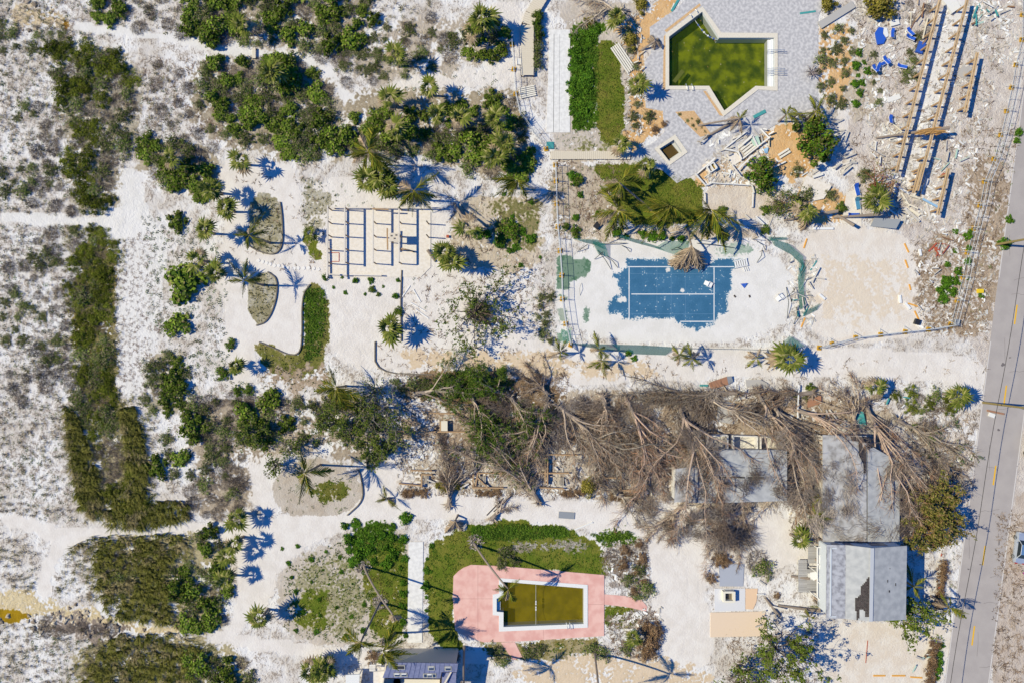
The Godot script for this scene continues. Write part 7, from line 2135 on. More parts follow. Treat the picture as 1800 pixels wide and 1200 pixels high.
	# long uprooted palm trunks
	for q in [[1378, 388, 1466, 374, "white curved palm trunk lying along the bare lot's edge", 1.2], [1470, 378, 1492, 400, "bent grey palm trunk arching onto the bare lot", 1.6], [1465, 383, 1540, 380, "grey palm trunk propped over the tan slab's edge", 1.3], [1540, 243, 1650, 234, "long grey palm trunk lying across the timber pile rows", 2.6], [1390, 1012, 1420, 1014, "fallen palm trunk pointing at the torn porch", 0.5], [1368, 1063, 1440, 1072, "fallen palm trunk south of the torn porch", 0.3], [765, 460, 752, 440, "short log beside the foundation slab's corner", 0.2], [800, 362, 815, 388, "pale fallen trunk leading to the battered fan palm", 0.5], [1235, 245, 1300, 208, "pale log on the paved deck", 0.3], [1345, 1050, 1368, 1080, "white plank like trunk beside the drive", 0.2]]:
		var tb := MB.new()
		var a := P(q[0], q[1])
		var b := P(q[2], q[3]) + Vector3(0, q[5], 0)
		tb.tube([a + Vector3(0, 0.15, 0), a.lerp(b, 0.5) + Vector3(0, 0.2, 0), b + Vector3(0, 0.1, 0)], [0.16, 0.2, 0.26], 7, C(170, 158, 146))
		single(tb.mesh(), "palm_log", M.bark, q[4], "log")
	var skirt := MB.new()
	for k in 90:
		var f := rr(0, 1)
		var p := P(1606, 238).lerp(P(1648, 234), f) + Vector3(0, 2.3 + rr(-0.1, 0.3), rr(-0.3, 0.8) * (0.4 + f * 0.6))
		var e := p + Vector3(-rr(0.5, 1.4), rr(-0.2, 0.1), rr(0.0, 0.3))
		skirt.bar(p, e, 0.14, 0.03, vary(C(186, 142, 84), 0.3))
	single(skirt.mesh(), "dead_frond_skirt", M.vcol, "tan skirt of dead fronds on the long grey palm trunk", "fronds")
	ruins()

func slats(px: float, py: float, deg: float, l: float, w: float, n: int, label: String) -> void:
	var t := thing("slatted_pallet", label, "slatted panel", "", P(px, py), -deg_to_rad(deg))
	for k in n:
		var mb := MB.new()
		mb.box(Transform3D(Basis(), Vector3(0, 0.22, -w * 0.5 + w * (k + 0.5) / n)), Vector3(l, 0.06, w / n * 0.68), vary(C(244, 238, 224), 0.06))
		part(mb.mesh(), "slat", M.vcol, t)
	for s in [-0.4, 0.4]:
		var mb := MB.new()
		mb.box(Transform3D(Basis(), Vector3(l * s, 0.1, 0)), Vector3(0.12, 0.2, w), C(180, 160, 130))
		part(mb.mesh(), "batten", M.vcol, t)

func sawhorse(px: float, py: float, deg: float, label: String) -> void:
	var t := thing("sawhorse", label, "sawhorse", "", P(px, py, 0.0) + Vector3(0, 0.07, 0), -deg_to_rad(deg))
	var mb := MB.new()
	mb.bar(Vector3(-0.9, 0.8, 0), Vector3(0.9, 0.8, 0), 0.14, 0.16, C(200, 188, 168))
	part(mb.mesh(), "top_rail", M.vcol, t)
	for q in [[-0.7, -0.4], [-0.7, 0.4], [0.7, -0.4], [0.7, 0.4]]:
		mb = MB.new()
		mb.bar(Vector3(q[0], 0.8, 0), Vector3(q[0], 0.0, q[1]), 0.1, 0.06, C(176, 160, 140))
		part(mb.mesh(), "leg", M.vcol, t)

func chair(px: float, py: float, deg: float, label: String, c: Color) -> void:
	var t := thing("chair", label, "chair", "", P(px, py), -deg_to_rad(deg))
	var mb := MB.new()
	mb.box(Transform3D(Basis(), Vector3(0, 0.25, 0)), Vector3(0.75, 0.06, 0.7), c)
	part(mb.mesh(), "seat", M.vcol, t)
	mb = MB.new()
	mb.box(Transform3D(Basis(Vector3(0, 0, 1), 0.3), Vector3(-0.55, 0.35, 0)), Vector3(0.7, 0.06, 0.65), c)
	part(mb.mesh(), "backrest", M.vcol, t)
	for q in [[0.35, 0.3], [0.35, -0.3], [-0.35, 0.3], [-0.35, -0.3]]:
		mb = MB.new()
		mb.box(Transform3D(Basis(), Vector3(q[0], 0.12, q[1])), Vector3(0.06, 0.24, 0.06), c)
		part(mb.mesh(), "leg", M.vcol, t)
	for s in [-1, 1]:
		mb = MB.new()
		mb.bar(Vector3(-0.35, 0.48, s * 0.38), Vector3(0.35, 0.42, s * 0.38), 0.07, 0.05, c)
		part(mb.mesh(), "armrest", M.vcol, t)

func utility_pole(bx: float, by: float, tx: float, ty: float, label: String, arm: bool) -> void:
	var a := P(bx, by)
	var hh := 9.0
	var b := P(tx, ty, hh)
	var t := thing("utility_pole", label, "utility pole", "", a)
	var mb := MB.new()
	mb.tube([Vector3(0, -0.2, 0), (b - a) * 0.5, b - a], [0.19, 0.16, 0.13], 8, C(150, 132, 84))
	part(mb.mesh(), "pole", M.vcol, t)
	mb = MB.new()
	mb.bar(b - a + Vector3(0.13, -0.6, -1.1) , b - a + Vector3(-0.13, -0.6, 1.1), 0.12, 0.14, C(130, 112, 80))
	part(mb.mesh(), "cross_arm", M.vcol, t)
	for s in [-1.0, -0.4, 0.4, 1.0]:
		mb = MB.new()
		mb.tube([b - a + Vector3(0, -0.55, s), b - a + Vector3(0, -0.3, s)], [0.06, 0.05], 6, C(190, 190, 190))
		part(mb.mesh(), "insulator", M.vcol, t)
	if not arm:
		mb = MB.new()
		mb.tube([b - a + Vector3(0.3, -1.8, 0), b - a + Vector3(0.3, -0.9, 0)], [0.26, 0.26], 9, C(150, 154, 158))
		part(mb.mesh(), "transformer", M.vcol, t)

func car() -> void:
	# silver saloon parked on the verge, nose to the north-west, half outside the frame
	var t := thing("parked_car", "silver blue saloon car parked on the road's sandy verge", "car", "", P(1791, 961), -deg_to_rad(97.5))
	var body := C(196, 206, 222)
	var prof := [[-2.35, 0.45, 0.62], [-2.3, 0.72, 0.78], [-1.9, 0.88, 0.86], [-1.2, 0.95, 0.9], [1.0, 0.95, 0.9], [1.7, 0.88, 0.88], [2.15, 0.78, 0.8], [2.35, 0.6, 0.62]]
	var mb := MB.new()
	for k in prof.size() - 1:
		var a: Array = prof[k]
		var b: Array = prof[k + 1]
		var pa := []
		var pb := []
		for q in [[-1.0, 0.22], [-1.02, 0.55], [-0.9, 1.0], [0.9, 1.0], [1.02, 0.55], [1.0, 0.22]]:
			pa.append(Vector3(a[0], 0.2 + (a[1] - 0.2) * (q[1] - 0.2) / 0.8 , q[0] * a[2]))
			pb.append(Vector3(b[0], 0.2 + (b[1] - 0.2) * (q[1] - 0.2) / 0.8, q[0] * b[2]))
		for j in 5: mb.quad(pa[j], pa[j + 1], pb[j + 1], pb[j], body)
		if k == 0: mb.quad(pa[0], pa[1], pa[4], pa[5], body); mb.quad(pa[1], pa[2], pa[3], pa[4], body)
		if k == prof.size() - 2: mb.quad(pb[0], pb[5], pb[4], pb[1], body); mb.quad(pb[1], pb[4], pb[3], pb[2], body)
	var paint := StandardMaterial3D.new()
	paint.vertex_color_use_as_albedo = true
	paint.roughness = 0.25
	paint.metallic = 0.35
	paint.clearcoat_enabled = true
	part(mb.mesh(), "body", paint, t)
	mb = MB.new()
	mb.box(Transform3D(Basis(), Vector3(0.05, 1.42, 0)), Vector3(1.5, 0.06, 1.18), C(120, 160, 204))
	part(mb.mesh(), "roof", paint, t)
	var gl := [["windscreen", [Vector3(-1.25, 0.96, -0.78), Vector3(-1.25, 0.96, 0.78), Vector3(-0.7, 1.42, 0.58), Vector3(-0.7, 1.42, -0.58)]], ["rear_window", [Vector3(1.45, 0.96, 0.76), Vector3(1.45, 0.96, -0.76), Vector3(0.8, 1.42, -0.57), Vector3(0.8, 1.42, 0.57)]], ["side_window", [Vector3(-1.1, 0.96, 0.82), Vector3(1.3, 0.96, 0.82), Vector3(0.75, 1.4, 0.6), Vector3(-0.65, 1.4, 0.6)]], ["side_window", [Vector3(1.3, 0.96, -0.82), Vector3(-1.1, 0.96, -0.82), Vector3(-0.65, 1.4, -0.6), Vector3(0.75, 1.4, -0.6)]]]
	for e in gl:
		mb = MB.new()
		mb.quad(e[1][0], e[1][1], e[1][2], e[1][3], Color.WHITE)
		part(mb.mesh(), e[0], M.glass, t)
	mb = MB.new()
	for s in [-1, 1]:
		mb.tube([Vector3(-1.3, 0.97, s * 0.8), Vector3(-0.68, 1.44, s * 0.6), Vector3(0.8, 1.44, s * 0.6), Vector3(1.5, 0.97, s * 0.8)], [0.04, 0.04, 0.04, 0.04], 4, C(240, 244, 250))
	part(mb.mesh(), "roof_pillar", paint, t)
	for q in [[-1.45, -0.86], [-1.45, 0.86], [1.4, -0.86], [1.4, 0.86]]:
		mb = MB.new()
		mb.tube([Vector3(q[0], 0.32, q[1] - 0.11), Vector3(q[0], 0.32, q[1] + 0.11)], [0.32, 0.32], 14, C(40, 40, 42))
		var w := part(mb.mesh(), "wheel", M.rubber, t)
		mb = MB.new()
		mb.tube([Vector3(q[0], 0.32, q[1] + signf(q[1]) * 0.1), Vector3(q[0], 0.32, q[1] + signf(q[1]) * 0.13)], [0.2, 0.02], 10, C(180, 182, 186))
		part(mb.mesh(), "rim", M.metal, w)
	for q in [[-2.25, -0.55, "headlight", 240], [-2.25, 0.55, "headlight", 240], [2.28, -0.55, "tail_light", 150], [2.28, 0.55, "tail_light", 150]]:
		mb = MB.new()
		mb.box(Transform3D(Basis(), Vector3(q[0], 0.66, q[1])), Vector3(0.18, 0.14, 0.34), C(240, 240, 240) if q[3] == 240 else C(170, 40, 40))
		part(mb.mesh(), q[2], M.gloss, t)
	for s in [-1, 1]:
		mb = MB.new()
		mb.box(Transform3D(Basis(), Vector3(-0.85, 0.98, s * 0.98)), Vector3(0.14, 0.12, 0.2), body)
		part(mb.mesh(), "mirror", paint, t)
	# second vehicle of which only the nearside shows at the frame's edge
	t = thing("parked_car", "dark grey car at the road's far verge with a mirror showing", "car", "", P(1812, 780), -deg_to_rad(97.5))
	mb = MB.new()
	mb.prism(PackedVector2Array([Vector2(-2.2, -0.7), Vector2(-1.8, -0.85), Vector2(1.9, -0.85), Vector2(2.2, -0.65), Vector2(2.2, 0.65), Vector2(1.9, 0.85), Vector2(-1.8, 0.85), Vector2(-2.2, 0.7)]), 0.25, 0.95, C(70, 70, 76))
	part(mb.mesh(), "body", paint, t)
	mb = MB.new()
	mb.prism(PackedVector2Array([Vector2(-0.9, -0.62), Vector2(1.3, -0.62), Vector2(1.3, 0.62), Vector2(-0.9, 0.62)]), 0.95, 1.5, C(60, 60, 66))
	part(mb.mesh(), "cabin", M.gloss, t)
	for q in [[-1.4, -0.8], [-1.4, 0.8], [1.4, -0.8], [1.4, 0.8]]:
		mb = MB.new()
		mb.tube([Vector3(q[0], 0.32, q[1] - 0.1), Vector3(q[0], 0.32, q[1] + 0.1)], [0.32, 0.32], 12, C(40, 40, 42))
		part(mb.mesh(), "wheel", M.rubber, t)

func bicycle() -> void:
	# a loaded bicycle or trike at the frame's edge: black wheel, magenta and orange load
	var t := thing("cargo_bicycle", "black wheeled bicycle with magenta and orange load on the verge", "bicycle", "", P(1801, 1012), -deg_to_rad(60))
	var mb := MB.new()
	for x in [-0.7, 0.7]:
		mb = MB.new()
		var pts := []
		var rad := []
		for k in 17:
			pts.append(Vector3(x + cos(TAU * k / 16) * 0.34, 0.36 + sin(TAU * k / 16) * 0.34, 0))
			rad.append(0.03)
		mb.tube(pts, rad, 4, C(40, 40, 40))
		part(mb.mesh(), "wheel", M.rubber, t)
	mb = MB.new()
	for s in [[Vector3(-0.7, 0.36, 0), Vector3(-0.3, 0.85, 0)], [Vector3(-0.3, 0.85, 0), Vector3(0.45, 0.85, 0)], [Vector3(0.45, 0.85, 0), Vector3(0.7, 0.36, 0)], [Vector3(-0.3, 0.85, 0), Vector3(0.05, 0.4, 0)], [Vector3(0.05, 0.4, 0), Vector3(0.45, 0.85, 0)]]:
		mb.tube([s[0], s[1]], [0.025, 0.025], 4, C(60, 60, 64))
	part(mb.mesh(), "frame", M.vcol, t)
	mb = MB.new()
	mb.tube([Vector3(0.5, 1.0, -0.3), Vector3(0.48, 1.02, 0), Vector3(0.5, 1.0, 0.3)], [0.025, 0.025, 0.025], 4, C(50, 50, 50))
	part(mb.mesh(), "handlebar", M.vcol, t)
	mb = MB.new()
	mb.box(Transform3D(Basis(), Vector3(-0.6, 0.95, 0)), Vector3(0.9, 0.35, 0.55), C(206, 60, 180))
	part(mb.mesh(), "magenta_bag", M.vcol, t)
	mb = MB.new()
	mb.box(Transform3D(Basis(), Vector3(0.3, 0.7, 0.25)), Vector3(0.8, 0.25, 0.3), C(250, 100, 40))
	part(mb.mesh(), "orange_bag", M.vcol, t)

func court_screens() -> void:
	var net := net_mat(C(44, 128, 118), 0.34)
	var pale := net_mat(C(120, 176, 164), 0.25)
	var e := [
		["torn green court screen draped over bent poles at the northwest", [[1005, 421, 0.8], [1050, 422, 0.5], [1062, 440, 0.6], [1055, 432, 0.1], [1030, 428, 0.3]], net],
		["crumpled dark green screen heap beside the bent poles", [[1040, 424, 0.2], [1062, 430, 1.0], [1070, 452, 0.3], [1052, 448, 0.2]], net],
		["long green screen wedge lying along the court's north edge", [[1078, 416, 0.6], [1090, 415, 1.0], [1150, 432, 0.3], [1170, 441, 0.05], [1120, 428, 0.1]], net],
		["pale green screen spread over sand at the court's north edge", [[1170, 424, 0.1], [1212, 424, 0.2], [1206, 452, 0.05], [1180, 446, 0.05], [1150, 436, 0.1]], pale],
		["thin green screen along the court's southern edge, western half", [[1000, 603, 1.2], [1120, 606, 1.2], [1185, 610, 1.1], [1170, 624, 0.1], [1115, 622, 0.1], [1020, 608, 0.1]], net],
		["thin green screen along the court's southern edge, eastern half", [[1190, 611, 1.1], [1300, 613, 1.2], [1400, 616, 1.0], [1395, 617, 0.1], [1290, 614, 0.1], [1195, 613, 0.1]], net],
		["green screen heap hanging at the court's northeast corner", [[1350, 420, 1.0], [1380, 430, 1.2], [1408, 452, 0.9], [1412, 470, 0.3], [1390, 448, 0.2], [1360, 432, 0.2]], net],
		["green screen band through the wreckage east of the court", [[1404, 455, 0.6], [1416, 470, 0.3], [1410, 500, 0.6], [1414, 540, 0.4], [1405, 545, 0.2], [1402, 490, 0.2]], net],
		["dark green screen fold at the wreckage's southern end", [[1408, 550, 0.4], [1440, 533, 0.6], [1436, 545, 0.2], [1415, 556, 0.1]], net],
		["dark green screen behind the big fan palm", [[1362, 612, 0.9], [1385, 590, 0.8], [1412, 608, 0.9], [1400, 614, 0.3]], net],
		["teal board like screen roll at the court's northeast corner", [[1349, 417, 0.5], [1382, 418, 0.5], [1382, 422, 0.3], [1350, 424, 0.3]], net],
		["green screen strip standing at the southern northwest fence", [[985, 582, 0.3], [1003, 580, 0.5], [1004, 600, 0.2], [990, 602, 0.1]], pale]]
	for q in e: sheet("court_screen", q[1], q[2], q[0], "screen")
	# bent fence poles of the court
	for q in [[1015, 443, 1033, 430], [1045, 456, 1060, 443], [1050, 440, 1074, 474], [1066, 450, 1086, 471], [1052, 430, 1102, 428], [1093, 432, 1107, 443], [1340, 440, 1330, 462], [1225, 428, 1290, 436], [1330, 424, 1345, 440], [1180, 440, 1190, 435], [1190, 435, 1205, 448], [1395, 570, 1400, 540], [1382, 505, 1383, 560], [1383, 522, 1399, 505]]:
		var tb := MB.new()
		tb.tube([P(q[0], q[1]) + Vector3(0, 0.15, 0), P((q[0] + q[2]) * 0.5, (q[1] + q[3]) * 0.5) + Vector3(0, 0.9, 0), P(q[2], q[3]) + Vector3(0, 0.2, 0)], [0.05, 0.05, 0.05], 5, C(60, 72, 70))
		single(tb.mesh(), "bent_pole", M.vcol, "bent dark fence pole lying at the tennis court's edge", "pole", "bent poles of the court fence")
	for k in 9:
		var x := 1085.0 + k * 34.0
		var tb := MB.new()
		tb.tube([P(x, 421), P(x, 421) + Vector3(rr(-0.3, 0.3), rr(0.8, 2.4), rr(-0.3, 0.3))], [0.05, 0.05], 5, C(70, 84, 80))
		single(tb.mesh(), "fence_post", M.vcol, "dark standing post of the court's broken north fence", "post", "posts of the court's north fence")
	var nt := MB.new()
	nt.tube([P(1020, 520), P(1018, 508) + Vector3(0, 0.6, 0), P(1022, 498) + Vector3(0, 0.1, 0)], [0.03, 0.03, 0.03], 4, C(150, 146, 140))
	single(nt.mesh(), "bent_wire", M.vcol, "thin bent wire on the sanded court's west side", "wire")

func ruins() -> void:
	# row of broken timber cottages: floor frames, entry steps
	var fr := [
		["broken timber floor frame with steps, westernmost of the cottage row", 735, 845, [[702, 848, 742, 852], [742, 832, 742, 855], [722, 825, 760, 826], [742, 832, 760, 833]], [748, 841]],
		["broken timber floor frame with white braces by round shrubs", 860, 842, [[830, 855, 885, 856], [832, 832, 832, 853], [840, 830, 900, 830], [840, 830, 836, 852], [840, 838, 860, 858]], [848, 843]],
		["timber floor frame with dark cross beams on the sand", 965, 835, [[948, 797, 1015, 798], [958, 800, 958, 850], [948, 830, 1000, 830], [948, 855, 990, 857], [962, 800, 962, 850]], [985, 845]],
		["timber floor frame with steps at the thick branches", 1100, 848, [[1088, 860, 1135, 860], [1090, 830, 1090, 858], [1055, 838, 1090, 838], [1135, 835, 1135, 860]], [1096, 845]],
		["long timber sill with cream door panel in the tree shade", 790, 757, [[700, 757, 820, 758], [775, 740, 775, 757], [787, 740, 787, 757], [745, 725, 800, 726]], [781, 749]]]
	for e in fr:
		var o := P(e[1], e[2])
		var t := thing("ruined_cottage", e[0], "frame", "", o)
		for s in e[3]:
			var mb := MB.new()
			mb.bar(P(s[0], s[1]) - o + Vector3(0, 0.6, 0), P(s[2], s[3]) - o + Vector3(0, 0.6 + rr(-0.1, 0.1), 0), 0.2, 0.22, Color.WHITE)
			part(mb.mesh(), "beam", M.wood, t)
			for f in [0.05, 0.95]:
				var q := P(s[0], s[1]).lerp(P(s[2], s[3]), f) - o
				mb = MB.new()
				mb.box(Transform3D(Basis(), q + Vector3(0, 0.25, 0)), Vector3(0.2, 0.5, 0.2), Color.WHITE)
				part(mb.mesh(), "post", M.wood, t)
		for k in 5:
			var mb := MB.new()
			mb.box(Transform3D(Basis(), P(e[4][0] - 5 + k * 2.5, e[4][1]) - o + Vector3(0, 0.5 - k * 0.03, 0)), Vector3(0.12, 0.06, 1.3), vary(C(200, 186, 164), 0.2))
			part(mb.mesh(), "plank", M.vcol, t)
	piece("cream_board", 781, 748, 0.95, 1.5, 0.1, 0, "cream", "cream door panel on the long timber sill", "door", "", 0.7)
	# enclosure of white pipes round the sand patch and the collapsed bungalow
	for q in [[1240, 327, 1250, 323], [1250, 323, 1320, 327], [1320, 327, 1324, 340], [1322, 340, 1321, 365], [1237, 340, 1238, 358]]:
		var tb := MB.new()
		tb.bar(P(q[0], q[1]) + Vector3(0, 0.5, 0), P(q[2], q[3]) + Vector3(0, 0.45, 0), 0.14, 0.12, C(240, 238, 234))
		for f in [0.0, 1.0]:
			var p := P(q[0], q[1]).lerp(P(q[2], q[3]), f)
			tb.box(Transform3D(Basis(), p + Vector3(0, 0.22, 0)), Vector3(0.12, 0.46, 0.12), C(230, 226, 220))
		single(tb.mesh(), "white_railing", M.vcol, "white railing length round the sand filled enclosure", "railing", "railings round the sand enclosure")
	for q in [[1224, 307, 1255, 280], [1220, 307, 1240, 327], [1272, 263, 1310, 233], [1272, 264, 1296, 268], [1296, 268, 1302, 282], [1336, 228, 1350, 246], [1340, 228, 1346, 230], [1302, 256, 1320, 240], [1320, 240, 1330, 258], [1302, 282, 1352, 242], [1295, 300, 1320, 275], [1350, 238, 1358, 233], [1360, 295, 1380, 285]]:
		var tb := MB.new()
		tb.bar(P(q[0], q[1]) + Vector3(0, rr(0.25, 0.8), 0), P(q[2], q[3]) + Vector3(0, rr(0.25, 0.9), 0), 0.2, 0.16, C(244, 240, 234))
		single(tb.mesh(), "roof_timber", M.vcol, "long white roof timber in the collapsed bungalow rubble", "timber", "roof timbers of the collapsed bungalow")
	slats(1315, 257, -38, 2.6, 1.8, 4, "white wall panel with open studs in the collapsed bungalow")
	slats(1378, 270, -32, 1.9, 0.9, 2, "pair of white boards beside the sea grape in the rubble")
	var ax := thing("white_cabinet", "white open cabinet with yellow inside in the bungalow rubble", "cabinet", "", P(1250, 296), 0.6)
	for q in [[-0.6, 0, 0.14, 1.0], [0.6, 0, 0.14, 1.0], [0, -0.5, 1.2, 0.14], [0, 0.5, 1.2, 0.14], [0, 0, 0.14, 0.9]]:
		var mb := MB.new()
		mb.box(Transform3D(Basis(), Vector3(q[0], 0.35, q[1])), Vector3(q[2], 0.6, q[3]), C(244, 242, 238))
		part(mb.mesh(), "panel", M.vcol, ax)
	var mb2 := MB.new()
	mb2.box(Transform3D(Basis(), Vector3(0.3, 0.12, 0)), Vector3(0.5, 0.1, 0.8), C(210, 170, 60))
	part(mb2.mesh(), "lining", M.vcol, ax)
	for k in 16:
		var cb := MB.new()
		var ring := PackedVector2Array()
		var r := rr(0.2, 0.34)
		for j in 10: ring.append(Vector2(cos(TAU * j / 10), sin(TAU * j / 10)) * r)
		cb.prism(ring, 0.0, rr(0.08, 0.3), vary(C(232, 216, 196), 0.08))
		var o := single(cb.mesh(), "paving_disc", M.vcol, "round cream paving disc in the bungalow rubble", "paving disc", "paving discs in the rubble")
		o.position = P(1238 + fmod(k * 13.7, 52.0), 292 + fmod(k * 7.3, 26.0))
	sheet("wall_sheet", [[1276, 272, 0.2], [1294, 270, 0.3], [1305, 282, 0.2], [1288, 292, 0.1]], M.cream, "cream wall sheet lying in the bungalow rubble", "sheet")
	sheet("mint_sheet", [[1318, 246, 0.4], [1330, 240, 0.6], [1336, 254, 0.4], [1326, 260, 0.2]], PM["mint"], "pale mint panel in the bungalow rubble", "panel")
	sheet("blue_rag", [[1342, 262, 0.1], [1350, 260, 0.3], [1349, 270, 0.1], [1344, 270, 0.2]], PM["pale_blue"], "crumpled light blue rag in the bungalow rubble", "rag")
	# sheets along the drive
	sheet("brown_sheet", [[1245, 672, 0.3], [1276, 661, 0.5], [1280, 675, 0.3], [1250, 684, 0.1]], PM["rust"], "brown plywood sheet with grey end on the drive's edge", "sheet")
	sheet("grey_sheet", [[1276, 661, 0.5], [1284, 660, 0.6], [1288, 670, 0.3], [1280, 675, 0.3]], PM["steel"], "grey end panel on the brown plywood sheet", "sheet")
	sheet("grey_sheet", [[1310, 667, 0.3], [1335, 666, 0.4], [1352, 675, 0.2], [1350, 682, 0.1], [1312, 680, 0.2]], PM["grey"], "pale grey metal sheet beside the plywood", "sheet")
	sheet("brown_sheet", [[1418, 702, 0.2], [1442, 694, 0.4], [1443, 708, 0.3], [1420, 716, 0.1]], PM["rust"], "brown plywood sheet by the green shrub in the rubble line", "sheet")
	sheet("brown_sheet", [[1356, 690, 0.2], [1380, 685, 0.4], [1376, 706, 0.2], [1355, 708, 0.1]], PM["rust"], "brown plywood sheet under the pine limbs", "sheet")
	sheet("white_sheet", [[1298, 685, 0.3], [1311, 683, 0.5], [1310, 700, 0.2], [1296, 702, 0.1]], PM["white"], "white panel corner under the dark fallen pine", "sheet")
	sheet("teal_tarp", [[1499, 722, 0.4], [1514, 722, 0.7], [1522, 748, 0.3], [1512, 751, 0.1], [1502, 744, 0.3]], PM["teal"], "crumpled teal tarpaulin among the fallen pines", "tarp")
	sheet("grey_sheet", [[1262, 702, 0.2], [1290, 708, 0.3], [1288, 745, 0.2], [1260, 740, 0.1]], PM["grey"], "pale floor sheet north of the roofless rooms", "sheet")
	sheet("teal_tarp", [[1620, 878, 0.6], [1638, 876, 0.8], [1640, 892, 0.5], [1624, 894, 0.4]], PM["teal"], "small teal tarp caught in the rusty tree", "tarp")
	piece("teal_pipe", 1237, 677, 1.2, 0.3, 0.2, 0, "teal", "teal box end on the drive's edge by plywood", "box")
	piece("white_mast", 1403, 705, 5.0, 0.14, 0.14, 92, "pipe", "thin white pole standing over the brown sheets", "pole", "", 0.6)
	piece("white_cross_arm", 1750, 724, 2.6, 0.25, 0.2, 12, "rust", "broken brown crossarm lying on the road", "crossarm")
	piece("white_insulator", 1743, 729, 0.9, 0.6, 0.25, 20, "white", "white crushed light fitting on the road", "fitting")
	sheet("white_canopy", [[1411, 996, 2.6], [1424, 993, 2.7], [1430, 1002, 2.7], [1418, 1010, 2.5], [1412, 1004, 2.5]], PM["white"], "white torn canopy over the grey wooden deck", "canopy")
	piece("white_table", 1423, 1010, 0.9, 0.9, 0.7, 0, "white", "white table under the torn canopy", "table")
	# white pipes in the oval yard
	for q in [[714, 512, 0.0, 2.0, -55], [733, 520, 0, 2.2, 60], [735, 540, 0, 2.6, 30], [742, 552, 0, 2.4, 35], [759, 447, 0, 2.2, 68], [868, 528, 0, 3.0, 65], [878, 555, 0, 2.6, 40]]:
		piece("white_pipe", q[0], q[1], q[3], 0.13, 0.1, q[4], "pipe", "white plastic pipe lying on the levelled sand yard", "pipe", "white pipes on the sand yard")
	for q in [[880, 572, 1.6, 30], [888, 578, 1.5, 50], [875, 580, 1.4, 10], [892, 565, 1.6, 70], [885, 590, 1.4, -20]]:
		piece("white_board", q[0], q[1], q[2], 0.25, 0.15, q[3], "white", "white board in the blue shadow of the half bare tree", "board", "boards under the half bare tree")
	# dark pipes on the sand before the cottage row
	for q in [[885, 883, 4.0, -42], [870, 890, 3.6, -46]]:
		piece("dark_pipe", q[0], q[1], q[2], 0.12, 0.1, q[3], "dark", "long dark pipe lying on the sandy drive", "pipe", "dark pipes on the sandy drive")

func heap(a: Array, n: int, l0: float, l1: float, mats: Array, label: String, group: String, called := "plank", w0 := 0.09, w1 := 0.24, hmax := 0.45, deg := 999.0, dj := 90.0) -> void:
	for q in inside(poly(a), int(n * 0.68), 0.35):
		var k: String = mats[rng.randi() % mats.size()]
		if k == "white" and rr(0, 1) < 0.6: k = "dirty" if rr(0, 1) < 0.5 else "dusty"
		var px: float = q.x * K + 900.0
		var py: float = q.y * K + 600.0
		piece(called, px, py, rr(l0, l1), rr(w0, w1), rr(0.05, 0.14), rr(0, 180) if deg > 900 else deg + rr(-dj, dj), k, label, "plank", group, rr(0.0, hmax), rr(-0.12, 0.12))

